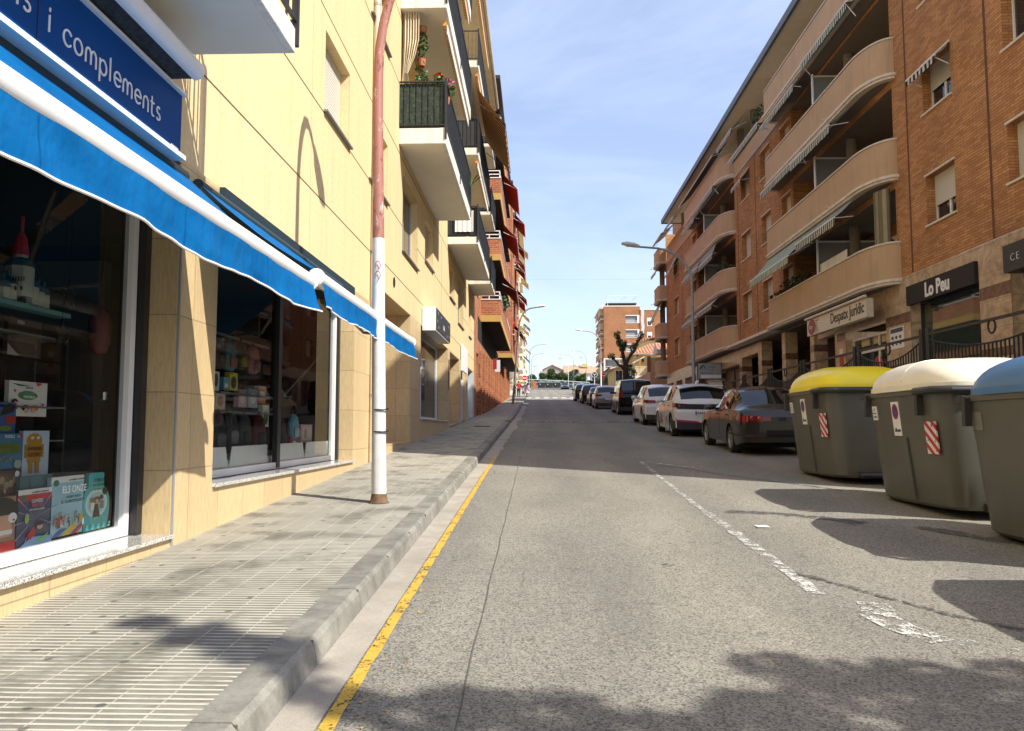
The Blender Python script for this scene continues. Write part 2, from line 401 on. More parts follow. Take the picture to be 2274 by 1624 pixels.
def m_tiles():
    m, nt, b = newmat('ribbed_pavement_tiles'); oc = objco(nt)
    sp = N(nt, 'ShaderNodeSeparateXYZ'); nt.links.new(oc, sp.inputs[0])
    wob = mth(nt, 'MULTIPLY', mth(nt, 'SUBTRACT', noi(nt, oc, 6, 3), .5), .008)
    fy = mth(nt, 'FRACT', mth(nt, 'ADD', mth(nt, 'DIVIDE', mth(nt, 'ADD', sp.outputs[1], wob), .05), 1000))
    fx = mth(nt, 'FRACT', mth(nt, 'ADD', mth(nt, 'DIVIDE', mth(nt, 'ADD', sp.outputs[0], mth(nt, 'ADD', wob, .07)), .2), 1000))
    ty = mth(nt, 'FRACT', mth(nt, 'ADD', mth(nt, 'DIVIDE', sp.outputs[1], .2), 1000))
    groove = ramp(nt, mth(nt, 'ABSOLUTE', mth(nt, 'SUBTRACT', fy, .5)), .12, .24, (1, 1, 1), (0, 0, 0))
    jx = mth(nt, 'LESS_THAN', fx, .045); jy = mth(nt, 'LESS_THAN', ty, .035)
    br = N(nt, 'ShaderNodeTexBrick'); br.offset = 0; br.inputs['Scale'].default_value = 1; br.inputs['Brick Width'].default_value = .2; br.inputs['Row Height'].default_value = .2; br.inputs['Mortar Size'].default_value = 0
    br.inputs['Color1'].default_value = (.86, .86, .86, 1); br.inputs['Color2'].default_value = (1.08, 1.08, 1.08, 1)
    mp = N(nt, 'ShaderNodeMapping'); mp.inputs['Location'].default_value = (.07, 0, 0); nt.links.new(oc, mp.inputs[0]); nt.links.new(mp.outputs[0], br.inputs[0])
    big = noi(nt, oc, 1.1, 7, .62); med = noi(nt, oc, 9, 6, .7)
    base = ramp(nt, big, .3, .72, (.20, .188, .152), (.31, .292, .24))
    c = mixc(nt, 1, mixc(nt, 1, base, br.outputs[0], 'MULTIPLY'), ramp(nt, med, .25, .75, (.72, .72, .72), (1.2, 1.2, 1.18)), 'MULTIPLY')
    # grooves hold pale dust on most tiles, dark dirt on some
    gd = mixc(nt, ramp(nt, noi(nt, oc, 2.0, 5), .34, .50), (.09, .084, .066), (.60, .565, .47))
    c = mixc(nt, mth(nt, 'MULTIPLY', groove, .9), c, gd)
    c = mixc(nt, mth(nt, 'MULTIPLY', jx, ramp(nt, noi(nt, oc, 7, 4), .3, .6)), c, (.54, .50, .41))
    c = mixc(nt, mth(nt, 'MULTIPLY', jy, .35), c, (.12, .11, .09))
    v2 = N(nt, 'ShaderNodeTexVoronoi', voronoi_dimensions='2D'); v2.inputs['Scale'].default_value = 2.6; nt.links.new(mixc(nt, .05, oc, noi(nt, oc, 9, 3), 'ADD'), v2.inputs[0])
    c = mixc(nt, ramp(nt, v2.outputs['Distance'], .035, .065, (.75, .75, .75), (0, 0, 0)), c, (.085, .08, .07))
    st = ramp(nt, noi(nt, objco(nt, (.6, 1.4, 1)), .9, 6, .6), .52, .74)
    c = mixc(nt, mth(nt, 'MULTIPLY', st, .25), c, (.17, .155, .12))
    nt.links.new(c, b.inputs['Base Color']); b.inputs['Roughness'].default_value = .75; b.inputs['Specular IOR Level'].default_value = .35
    h = mth(nt, 'SUBTRACT', mth(nt, 'MULTIPLY', med, .3), mth(nt, 'ADD', groove, mth(nt, 'MULTIPLY', jx, .6)))
    bump(nt, b, h, .8, .006)
    return m
M_tiles = m_tiles()
def m_conc(name, lo, hi, sc=2, bmpv=.3, blot=.5):
    m, nt, b = newmat(name); oc = objco(nt)
    c = ramp(nt, noi(nt, oc, sc, 8, .68, .4), .3, .72, lo, hi)
    c = mixc(nt, mth(nt, 'MULTIPLY', ramp(nt, noi(nt, oc, 1.1, 5, .6), .5, .7), blot), c, tuple(x * .5 for x in lo))
    c = mixc(nt, 1, c, ramp(nt, noi(nt, oc, 90, 3, .6), .3, .7, (.86, .86, .86), (1.1, 1.1, 1.1)), 'MULTIPLY')
    nt.links.new(c, b.inputs['Base Color']); b.inputs['Roughness'].default_value = .8
    bump(nt, b, noi(nt, oc, 40, 6, .7), bmpv, .006)
    return m
M_kerb = m_conc('kerb_concrete', (.14, .133, .112), (.33, .318, .27), 5, blot=.45)
M_gutter = m_conc('gutter_concrete', (.30, .265, .215), (.44, .40, .33), 3, blot=.30)
M_concrete = m_conc('plain_concrete', (.3, .29, .26), (.42, .40, .36))
def m_paint(name, col, wear, sc=9):
    m, nt, b = newmat(name); oc = objco(nt)
    b.inputs['Base Color'].default_value = rgb(col); b.inputs['Roughness'].default_value = .6
    c = mixc(nt, 1, mixc(nt, 0, col, col), ramp(nt, noi(nt, oc, 30, 4), .3, .7, (.82, .82, .82), (1.1, 1.1, 1.1)), 'MULTIPLY'); nt.links.new(c, b.inputs['Base Color'])
    a = ramp(nt, mth(nt, 'ADD', mth(nt, 'MULTIPLY', noi(nt, oc, sc, 6, .75), .6), mth(nt, 'MULTIPLY', noi(nt, oc, 70, 3, .6), .4)), wear - .03, wear + .03)
    nt.links.new(a, b.inputs['Alpha']); return m
M_yel = m_paint('worn_yellow_paint', (.60, .38, .05), .44)
M_yel2 = m_paint('flaked_yellow_paint', (.62, .42, .06), .60, 12)
M_wh = m_paint('worn_white_paint', (.58, .57, .53), .515)
M_wh2 = m_paint('faint_white_paint', (.5, .5, .48), .56)
M_wh3 = m_paint('fresh_white_paint', (.75, .75, .72), .35)
M_blu = m_paint('worn_blue_paint', (.05, .10, .25), .52)
M_cable = pbr('rubber_strip', (.02, .02, .02), .7)

# ------------------------------------------------------------------ wall with openings (plane x = X, facing sx)
def xwall(mb, X, sx, y0, y1, z0, z1, holes=(), depth=.3, reveal=None):
    ys = sorted(set([y0, y1] + [h[0] for h in holes] + [h[1] for h in holes]))
    zs = sorted(set([z0, z1] + [h[2] for h in holes] + [h[3] for h in holes]))
    ys = [y for y in ys if y0 <= y <= y1]; zs = [z for z in zs if z0 <= z <= z1]
    for i in range(len(ys) - 1):
        for j in range(len(zs) - 1):
            cy, cz = (ys[i] + ys[i + 1]) / 2, (zs[j] + zs[j + 1]) / 2
            if any(h[0] < cy < h[1] and h[2] < cz < h[3] for h in holes): continue
            a, b, c, d = (X, ys[i], zs[j]), (X, ys[i + 1], zs[j]), (X, ys[i + 1], zs[j + 1]), (X, ys[i], zs[j + 1])
            mb.face(a, b, c, d) if sx > 0 else mb.face(d, c, b, a)
    rv = reveal or mb
    for h in holes:
        dp = h[4] if len(h) > 4 else depth; Xb = X - sx * dp
        ya, yb, za, zb = h[0], h[1], max(h[2], z0), min(h[3], z1)
        rv.face((X, ya, za), (Xb, ya, za), (Xb, ya, zb), (X, ya, zb)); rv.face((X, yb, za), (X, yb, zb), (Xb, yb, zb), (Xb, yb, za))
        rv.face((X, ya, zb), (Xb, ya, zb), (Xb, yb, zb), (X, yb, zb))
        if h[2] > z0: rv.face((X, ya, za), (X, yb, za), (Xb, yb, za), (Xb, ya, za))
    return mb
def xwindow(par, X, sx, y0, y1, z0, z1, frame=M_white, pane=M_pane, shutter=0, shm=None, sill=None, sillm=None, sw=.05, mull=True, sproj=.06):
    """window set back in an opening of an x = const wall; X is the plane of the glass"""
    f = MB(); t = .05; Xf = X + sx * .03
    for (a, b, c, d) in ((y0, y1, z0, z0 + t), (y0, y1, z1 - t, z1), (y0, y0 + t, z0 + t, z1 - t), (y1 - t, y1, z0 + t, z1 - t)): f.box(X - .02 * sx, Xf, a, b, c, d)
    if mull: m = (y0 + y1) / 2; f.box(X - .02 * sx, Xf + sx * .004, m - .035, m + .035, z0 + t, z1 - t)
    o = f.build('window', frame, par)
    p = MB(); p.face((X, y0 + t, z0 + t), (X, y1 - t, z0 + t), (X, y1 - t, z1 - t), (X, y0 + t, z1 - t)); p.build('pane', pane, o)
    if shutter: MB().box(X + sx * .035, X + sx * .06, y0 + .03, y1 - .03, z1 - t - (z1 - z0 - t) * shutter, z1 - .002).build('shutter', shm or M_shut, o)
    if sill is not None: MB().box(X + sx * .01, sill + sx * sproj, y0 - .05, y1 + .05, z0 - sw, z0 - .002).build('sill', sillm or M_trim, o)
    return o
def lerp(a, b, t): return a + (b - a) * t
def interp(tab, x):
    if x <= tab[0][0]: return tab[0][1]
    for (a, b), (c, d) in zip(tab, tab[1:]):
        if x <= c: t = (x - a) / (c - a) if c > a else 0; return lerp(b, d, t)
    return tab[-1][1]
# ================================================================== SETTING
def strip(mb, x0, x1, ys, dz, fn=None):
    rows = []
    for y in ys: rows.append([(x0 if not callable(x0) else x0(y), y, G(y) + dz), (x1 if not callable(x1) else x1(y), y, G(y) + dz)])
    return mb.grid(rows)
YS = [-14, 0, 15, 30, 45, 60, 83, 100, 130, 165, 205, 240]
# ground as one sheet to the horizon, just under the road
g = MB(); gx = [-900, -60, -4, 0, 4, 11, 60, 900]; gy = [-300, -14, 0, 15, 30, 45, 60, 83, 100, 130, 165, 205, 300, 700, 2500]
rows = [[(x, y, (G(y) if y < 300 else G(300) - (y - 300) * .004) - .03) for x in gx] for y in gy]
g.grid(rows); o = g.build('ground', m_conc('dusty_ground', (.2, .18, .14), (.3, .27, .22))); tag(o, kind='structure')
r = MB(); rows = [[(x, y, G(y)) for x in (-1.085, 1, 3, 6.2)] for y in [-14, 0, 15, 30, 45, 60, 84]]; r.grid(rows)
rows = [[(x, y, G(y)) for x in (-14, -1.3, 3, 6.2, 20)] for y in [84, 90, 93]]; r.grid(rows)
rows = [[(x, y, G(y)) for x in (-1.3, 3, 9.5)] for y in [93, 110, 130, 165, 185]]; r.grid(rows)
rows = [[(x, y, G(y)) for x in (-30, -1.3, 3, 9.5, 60)] for y in [185, 195, 204]]; r.grid(rows)
o = r.build('road', M_asph); tag(o, kind='structure')
# pavements and kerbs
p = MB(); strip(p, -2.9, -1.275, [-14, 0, 15, 30, 45, 60, 84], PAV); p.build('pavement', M_tiles); tag(C.objects['pavement'], kind='structure')
p = MB(); strip(p, -3.4, -1.3, [93, 110, 130, 165, 185], PAV); tag(p.build('pavement', M_concrete), kind='structure')
p = MB(); strip(p, 6.35, 12.5, [-14, 0, 15, 30, 45, 60, 84], PAV); tag(p.build('pavement', M_concrete), kind='structure')
p = MB(); strip(p, 9.7, 15, [93, 110, 130, 165, 185], PAV); tag(p.build('pavement', M_concrete), kind='structure')
k = MB(); y = -14.0
random.seed(3)
while y < 84:
    L1 = min(1.0, 84 - y); e = .004
    if 31.2 < y < 33.0: dz = .04
    else: dz = PAV + random.uniform(-.004, .004)
    a, b = y + e, y + L1 - e; x0, x1 = -1.275, -1.085
    ch = .025
    sec = lambda yy: [(x0 - .002, yy, G(yy) - .05), (x0 - .002, yy, G(yy) + dz), (x1 - ch - .012, yy, G(yy) + dz), (x1 - .012, yy, G(yy) + dz - ch), (x1 + .012, yy, G(yy) - .03)]
    k.grid([sec(a), sec(b)]); k.face(*sec(a)); k.face(*reversed(sec(b)))
    y += 1.0
tag(k.build('kerb', M_kerb), kind='structure')
kc = MB()
for yy in range(-14, 84): kc.box(-1.276, -1.10, yy - .006, yy + .006, G(yy) - .05, G(yy) + PAV - .006)
tag(kc.build('kerb', M_joint), kind='structure')
k = MB(); strip(k, 6.2, 6.38, [-14, 0, 15, 30, 45, 60, 84], PAV + .004); k.grid([[(6.2, yy, G(yy) - .05), (6.2, yy, G(yy) + PAV + .004)] for yy in [-14, 0, 15, 30, 45, 60, 84]]); tag(k.build('kerb', M_kerb), kind='structure')
k = MB()
for (xa, xb, ya, yb) in ((-3.5, -1.3, 92.8, 93), (-1.32, -1.2, 92.8, 185), (9.55, 9.72, 93, 185)):
    ys = [v for v in (ya, 110, 130, 165, yb) if ya <= v <= yb]; strip(k, xa, xb, sorted(set(ys)), PAV + .006)
    k.grid([[(xb, v, G(v) - .02), (xb, v, G(v) + PAV + .006)] for v in sorted(set(ys))]); k.face((xa, ya, G(ya) - .02), (xb, ya, G(ya) - .02), (xb, ya, G(ya) + PAV + .006), (xa, ya, G(ya) + PAV + .006))
tag(k.build('kerb', M_kerb), kind='structure')
# gutter: concrete strip between kerb and asphalt, its edge ragged further up
gt = MB(); ys = [-14 + i * .5 for i in range(0, 150)] 
def gx1(y):
    if y < 14: return -.885 + .008 * noise.noise(Vector((0, y * 2, 0)))
    return -.80 + .07 * noise.noise(Vector((0, y * 1.1, 3))) + (.12 * max(0, sin(y * .7)) if y > 22 else 0)
strip(gt, -1.10, gx1, ys, .004); tag(gt.build('gutter', M_gutter), kind='structure')
def band(name, mat, pts, wd, dz, jit=0, seed=0):      # a painted band along a ground polyline
    m = MB(); rows = []
    sub = []
    for i in range(len(pts) - 1):
        a, b = Vector(pts[i]), Vector(pts[i + 1]); n = max(1, int((b - a).length / .15))
        sub += [a.lerp(b, q / n) for q in range(n)]
    sub.append(Vector(pts[-1]))
    for i, q in enumerate(sub):
        d = (sub[min(i + 1, len(sub) - 1)] - sub[max(i - 1, 0)]).normalized(); nn = Vector((-d.y, d.x))
        ja = jit * noise.noise(Vector((q.x * 6, q.y * 6, seed))); jb = jit * noise.noise(Vector((q.x * 6, q.y * 6, seed + 9)))
        a = q + nn * (wd / 2 + ja); b = q - nn * (wd / 2 + jb)
        rows.append([(a.x, a.y, G(a.y) + dz), (b.x, b.y, G(b.y) + dz)])
    m.grid(rows); o = m.build(name, mat); tag(o, kind='structure'); return o
band('yellow_line', M_yel, [(-.84, -3), (-.84, 16.5)], .064, .009, .010)
band('yellow_line', M_yel2, [(-.70, 1.0), (-.69, 3.0), (-.70, 4.6), (-.72, 5.6)], .14, .0085, .05)
band('yellow_line', M_yel2, [(-.835, 16.5), (-.83, 22)], .08, .009, .02)
# the seam where a trench was dug, and a long crack
M_seam = pbr('seam_tar', (.11, .105, .09), .9, var=.2)
band('asphalt_seam', M_seam, [(-.33 + .005 * sin(i * 1.7), -2 + i * .45) for i in range(100)], .007, .005, .005)
M_patch = m_conc('asphalt_patch', (.17, .165, .15), (.23, .225, .2), 30, .5)
M_tarp = m_paint('dark_tar_patch', (.085, .082, .074), .50, 14)
band('white_line', M_wh, [(1.97, 15.3), (1.90, 12), (1.86, 9)], .065, .006, .03)
band('white_line', M_wh, [(1.87, 9), (1.87, 7.4), (1.86, 6.2), (1.85, 5.45)], .10, .006, .03, 2)
band('white_line', M_wh, [(2.12, 5.25), (2.04, 4.95), (2.06, 4.7), (2.16, 4.45)], .19, .006, .06, 4)
band('white_line', M_wh2, [(2.2, 4.5), (2.75, 4.05), (3.3, 3.6)], .12, .006, .05, 5)
band('tar_line', M_tarp, [(1.9, 6.1), (2.2, 5.5), (2.5, 4.95), (2.95, 4.4), (3.6, 3.7)], .06, .0055, .04, 6)
band('tar_line', M_tarp, [(2.1, 9.1), (2.45, 9.0), (2.9, 8.75), (3.3, 8.3)], .22, .005, .08, 7)
band('tar_line', M_tarp, [(2.2, 14.6), (3.2, 12.6), (4.1, 11.0)], .07, .005, .03, 7)
band('white_line', M_wh, [(1.97, 15.35), (2.5, 14.5), (2.75, 14.1)], .10, .008, .02)
for (a, b) in (((1.7, 20.6), (2.9, 18.8)), ((1.55, 28.5), (3.2, 26.2)), ((1.5, 34.5), (3.6, 31.5)), ((1.5, 40), (3.9, 37.5)), ((1.4, 45.5), (3.9, 44.2)), ((1.4, 52), (4.0, 50.5)), ((1.4, 59), (4, 58)), ((1.4, 66), (4, 65))):
    band('bay_line', M_wh2, [a, b], .10, .006, .02)
band('blue_line', M_blu, [(2.9, 19.6), (3.6, 17.4), (4.2, 16.1)], .12, .007, .02); band('blue_line', M_blu, [(3.0, 22.5), (3.6, 21.2)], .12, .007, .02)
band('stain', M_tarp, [(3.75, 8.1), (4.0, 7.6), (4.3, 7.2)], .22, .006, .14, 3)
band('stain', M_tarp, [(.98, 6.35), (1.05, 6.3)], .07, .006, .04, 3)
tag(MB().box(3.24, 3.36, 8.02, 8.16, G(8.1) + .004, G(8.1) + .009).build('litter', M_wh3), 'small torn scrap of white paper on the asphalt near the bins', 'litter')
C.objects['litter'].location.x = -.88 - .4 + .2
# thin rubber hose lying across the road
hz = MB(); hz.tube([(-.85 + i * .2, 34.2 + .05 * noise.noise(Vector((i * .4, 0, 0))), G(34.2) + .018) for i in range(30)], .022, 6)
o = hz.build('road_strip', m_conc('chalky_rubber', (.05, .05, .05), (.6, .58, .54), 9)); tag(o, 'black rubber strip with flaking white paint lying across the road', 'road strip')
# crossing and far markings
zc = MB(); 
for i in range(9): x = -1.15 + i * .95; zc.grid([[(x, 86.2, G(86.2) + .006), (x + .5, 86.2, G(86.2) + .006)], [(x + .1, 89.2, G(89.2) + .006), (x + .6, 89.2, G(89.2) + .006)]])
tag(zc.build('zebra_crossing', M_wh3), kind='structure')
band('stop_line', M_wh3, [(-.9, 82.8), (1.6, 82.8)], .35, .006); band('white_line', M_wh3, [(3.0, 88), (3.9, 79)], .14, .006); band('white_line', M_wh3, [(3.2, 102), (4.6, 92.5)], .14, .006)
# inspection cover in the pavement
tag(MB().box(-2.1, -1.6, 27.2, 27.9, G(27.5) + PAV - .02, G(27.5) + PAV + .012).build('inspection_cover', M_iron), 'dark iron inspection cover set in the left pavement', 'cover')

# ================================================================== LEFT: CREAM BUILDING
XL = -2.9
cb = thing('apartment_building', 'cream rendered apartment block with tan stone shopfronts and stacked balconies on the left', 'building', (XL, 10, .5))
ZS1, ZS2 = 3.54, 3.95                                              # top of the stone cladding, near and farther half
win1 = [(10.6, 12.03, 5.70, 6.85), (13.55, 15.2, 5.70, 6.85), (20.5, 22.1, 5.72, 6.85), (26.4, 28.0, 5.75, 6.85), (34.0, 35.2, 5.3, 6.85), (4.2, 5.6, 5.7, 6.85)]
win2 = [(17.0, 19.2, 5.2, 6.85), (29.3, 31.4, 5.25, 6.85)]
win3 = []
for fl in range(1, 4):
    for (a, b) in ((4.2, 5.6), (10.6, 12.03), (13.55, 15.2)): win3.append((a, b, 5.72 + 2.97 * fl, 6.87 + 2.97 * fl))
logg = []
for fl in range(3):
    zb = 7.75 + 2.98 * fl
    for (a, b) in ((16.9, 22.2), (26.1, 31.6)): logg.append((a, b, zb, zb + 2.35, 1.15))
ups = [(c[0], c[1], c[2], c[3], .26) for c in win1 + win2 + win3]
w_ = MB(); xwall(w_, XL, 1, -3, 14.0, ZS1, 16.6, [h for h in ups + logg if h[1] < 14]); xwall(w_, XL, 1, 14.0, 36.9, ZS2, 16.6, [h for h in ups + logg if 14 < h[0]] + [(13.9, 15.2, 5.70, 6.85, .16), (13.9, 15.2, 8.69, 9.84, .16), (13.9, 15.2, 11.66, 12.81, .16)])
w_.face((XL, -30, -3), (XL, -3, -3), (XL, -3, 16.6), (XL, -30, 16.6)); w_.face((XL, 36.9, 1), (-13, 36.9, 1), (-13, 36.9, 16.6), (XL, 36.9, 16.6))
w_.face((XL, -3, 16.6), (XL, 36.9, 16.6), (-13, 36.9, 16.6), (-13, -3, 16.6))
w_.build('wall', M_render, cb)
# horizontal and vertical shadow joints: narrow grooves cut as dark strips let into the render
j = MB(); e = .003
for z in (4.43, 5.66, 7.12, 8.6, 10.1, 11.58, 13.05): 
    for (a, b) in ((-3, 14.0), (14.1, 36.9)):
        zz = z + (0 if a < 0 else .06)
        segs = [(a, b)]
        for h in ups + logg:
            if h[2] - .06 < zz < h[3]:
                ns = []
                for (p0, p1) in segs:
                    if h[1] <= p0 or h[0] >= p1: ns.append((p0, p1))
                    else:
                        if h[0] > p0: ns.append((p0, h[0]))
                        if h[1] < p1: ns.append((h[1], p1))
                segs = ns
        for (p0, p1) in segs: j.box(XL - .01, XL + e, p0, p1, zz - .008, zz + .008)
j.box(XL - .01, XL + e, 24.1, 24.116, 3.96, 7.1); 
j.build('groove', M_joint, cb)
# stone-clad ground floor with its openings: (y0, y1, z0, z1, depth)
ope = [(.3, 6.28, .52, 3.50, .36), (7.08, 12.52, .86, 3.50, .33), (14.4, 18.1, 1.05, 3.93, 1.3), (19.75, 25.8, 1.60, 3.93, .38), (26.45, 29.7, 1.4, 3.90, .75), (30.3, 32.7, 1.5, 3.9, .2), (33.4, 35.9, 1.6, 3.9, .5)]
s_ = MB(); xwall(s_, XL + .02, 1, -3, 14.0, -.3, ZS1, ope[:2]); xwall(s_, XL + .02, 1, 14.0, 36.9, .3, ZS2, ope[2:])
s_.build('stone_cladding', M_stone, cb)
fl_ = MB()
for (a, b, z0, z1, d) in ope[2:3] + ope[4:]: fl_.grid([[(XL + .02, a, G(a) + PAV + .03), (XL - d, a, G(a) + PAV + .03)], [(XL + .02, b, G(b) + PAV + .03), (XL - d, b, G(b) + PAV + .03)]])
fl_.build('threshold', M_granite, cb)
for (a, b, z0, z1, d), t in ((ope[0], .025), (ope[1], .03), (ope[3], .03)):
    MB().box(XL - d + .005, XL + .06, a + .004, b - .004 + .12 * 0, z0 - t, z0 + .004).build('window_sill', M_granite, cb, bevel=.004)
# steel angle on the pier corner, downpipe
MB().box(XL + .022, XL + .034, 6.29, 6.315, .3, 3.4).build('corner_guard', M_alu, cb)
dp = MB(); dp.tube([(XL + .07, 13.72, G(13.7) + PAV), (XL + .07, 13.72, 16.4)], .045, 10); dp.box(XL, XL + .10, 13.83, 13.93, G(13.9) + PAV, 16.4)
o = dp.build('downpipe', pbr('cream_pipe', (.66, .58, .42), .5), cb, smooth=True)
rg = MB()
for z in (1.9, 4.4, 5.9, 7.4, 8.9, 10.4): rg.tube([(XL + .07, 13.72, z), (XL + .07, 13.72, z + .05)], .052, 10)
rg.build('bracket', M_alu, o)
MB().lathe([(0, .004), (.09, .004), (.11, .012)], (XL, 0, 0), 18, 'x').build('vent', M_dark, cb).location = (0, 16.05, 4.32)
for (a, b, z0, z1) in win1 + win2 + win3:
    tall = z0 < 5.6 and z0 > 5.1 and b - a > 1.8
    xwindow(cb, XL - .20, 1, a, b, z0, z1, frame=M_white if not tall else M_alu, shutter=(.0 if tall else (.80 if a in (10.6,) else random.choice((.3, .55, .9)))), shm=M_shut, sill=XL, sillm=pbr('grey_sill', (.2, .19, .17), .6, var=0) if 'grey_sill' not in MATS else MATS['grey_sill'], sw=.03)
# loggias behind the balconies
for (a, b, z0, z1, d) in logg:
    Xb = XL - d
    q = MB(); q.face((Xb, a, z0), (Xb, b, z0), (Xb, b, z1), (Xb, a, z1)); q.build('loggia_wall', M_render, cb)
    xwindow(cb, Xb + .03, 1, a + .7, a + 2.4, z0 + .05, z0 + 2.1, frame=M_alu, pane=M_pane); xwindow(cb, Xb + .03, 1, b - 1.9, b - .6, z0 + .05, z0 + 2.1, frame=M_alu, shutter=.7, shm=M_shutw)
M_hedge = None
def m_hedge():
    m, nt, b = newmat('artificial_hedge'); oc = objco(nt)
    n = noi(nt, oc, 18, 7, .9); c = ramp(nt, n, .47, .60, (.002, .004, .002), (.045, .085, .035))
    nt.links.new(c, b.inputs['Base Color']); b.inputs['Roughness'].default_value = .6; bump(nt, b, n, 1, .02); return m
M_hedge = m_hedge()
M_canvas = pbr('charcoal_canvas', (.035, .037, .042), .8, var=.25, vs=3, bmp=.3, bs=8)
def balcony(par, Xw, sx, prot, y0, y1, zb, th, hrail=1.02, screen=None, near_screen=True, slabm=M_whited, bars=True, curt=None, step=.13):
    Xo = Xw + sx * prot
    o = MB().box(Xw, Xo, y0, y1, zb, zb + th).build('balcony', slabm, par, bevel=.01)
    MB().box(Xw + sx * .01, Xo - sx * .06, y0 + .05, y1 - .05, zb - .006, zb - .001).build('soffit', M_soffw, o)
    zt = zb + th + .05; zr = zb + th + hrail; t = .018; r = MB()
    r.box(Xw, Xo + .02 * sx, y0 - .02, y0 + .02, zr - .03, zr); r.box(Xo - .02 * sx, Xo + .02 * sx, y0 + .021, y1 - .021, zr - .03, zr); r.box(Xw, Xo + .02 * sx, y1 - .02, y1 + .02, zr - .03, zr)
    r.box(Xw, Xo + .015 * sx, y0 - .015, y0 + .015, zt, zt + .025); r.box(Xo - .015 * sx, Xo + .015 * sx, y0 + .016, y1 - .016, zt, zt + .025); r.box(Xw, Xo + .015 * sx, y1 - .015, y1 + .015, zt, zt + .025)
    x = .0
    while x <= prot: r.box(Xw + sx * x - .006, Xw + sx * x + .006, y0 - .006, y0 + .006, zt + .026, zr - .031); r.box(Xw + sx * x - .008, Xw + sx * x + .008, y1 - .008, y1 + .008, zt + .026, zr - .031); x += step
    y = y0 + step
    while y < y1: r.box(Xo - .008, Xo + .008, y - .008, y + .008, zt + .026, zr - .031); y += step
    for y in (y0, (y0 + y1) / 2, y1): r.box(Xo - .022, Xo + .022, y - .022, y + .022, zb + th * .3, zr + .06)
    r.build('railing', M_iron, o)
    if screen:
        s = MB(); i = -.03 * sx
        if near_screen: s.box(Xw, Xo + i, y0 + .03, y0 + .04, zt - .03, zr - .04)
        s.box(Xo + i - .005, Xo + i + .005, y0 + .045, y1 - .03, zt - .03, zr - .04)
        s.build('privacy_screen', screen, o)
    return o
balcony(cb, XL, 1, .99, -1.0, 6.1, 4.32, .20, screen=None)
bA = []
for fl in range(3):
    zb = 7.35 + 2.98 * fl
    bA.append(balcony(cb, XL, 1, .99, 16.45, 22.75, zb, .34, screen=M_hedge if fl == 0 else M_canvas))
    balcony(cb, XL, 1, .99, 25.7, 32.0, zb, .24, screen=M_canvas if fl != 2 else None)
    balcony(cb, XL, 1, .99, 33.5, 36.5, zb + .1, .14, screen=M_canvas)
MB().box(XL - .3, XL + 1.02, 16.1, 36.9, 16.35, 16.62).build('eaves', pbr('cream_eaves', (.62, .55, .40), .8), cb)
MB().box(XL - .3, XL + .35, -3, 16.09, 16.4, 16.62).build('eaves', MATS['cream_eaves'], cb)
MB().tube([(XL + 1.08, 16.1, 16.5), (XL + 1.08, 36.9, 16.5)], .07, 8).build('gutter_pipe', MATS['cream_pipe'], cb, smooth=True)
# rolled and dropped balcony awnings, curtain, laundry, plants, air conditioner
M_ostr = stripes('orange_cream_stripe', (.62, .30, .09), (.70, .62, .45), .16, .5, 1)
M_orng = stripes('cream_ochre_curtain', (.66, .48, .24), (.74, .66, .50), .11, .35, 0)
M_obr = stripes('brown_orange_stripe', (.16, .07, .04), (.66, .36, .15), .30, .5, 1)
for fl in range(3):
    zt = 7.35 + 2.98 * (fl + 1) - .12
    for (a, b) in ((16.9, 22.3), (26.0, 31.6)):
        aw = MB(); aw.tube([(XL + .90, a, zt), (XL + .90, b, zt)], .055, 8); aw.build('awning_roll', M_ostr, cb, smooth=True)
        MB().box(XL + .95, XL + .97, a, b, zt - .24, zt - .03).build('awning_valance', M_ostr if fl else M_whited, cb)
def awning(par, X0, Xo, y0, y1, z0, z1, mat, val=.2, barm=M_white, name='awning', arms=True, scal=True):
    """sloping cloth from (X0, z0) on the wall down to a front bar at (Xo, z1)"""
    m = MB(); n = 8
    m.grid([[(X0 + (Xo - X0) * t, y, z0 + (z1 - z0) * t - .04 * sin(pi * t)) for t in [i / 5 for i in range(6)]] for y in (y0, y1)])
    o = m.build(name, mat, par)
    b = MB(); b.tube([(Xo, y0, z1), (Xo, y1, z1)], .028, 8)
    b.build('front_bar', barm, o, smooth=True)
    if val:
        v = MB(); k = max(6, int(abs(y1 - y0) / .11)); s = 1 if Xo > X0 else -1
        top = [(Xo + s * .012, y0 + (y1 - y0) * i / k, z1 - .02) for i in range(k + 1)]
        bot = [(Xo + s * (.012 + .012 * sin(i * 1.3)), y0 + (y1 - y0) * i / k, z1 - val - (.018 * abs(sin(i * pi / 2)) if scal else 0)) for i in range(k + 1)]
        v.grid([top, bot]); v.build('valance', mat, o)
    if arms:
        a = MB()
        for y in (y0 + .08, y1 - .08): a.tube([(X0, y, z0 - .5), (Xo, y, z1 - .01)], .014, 6)
        a.build('arm', barm, o)
    return o
awning(cb, XL + .9, XL + 1.85, 26.3, 31.5, 12.9, 11.6, M_obr, .22, M_iron)
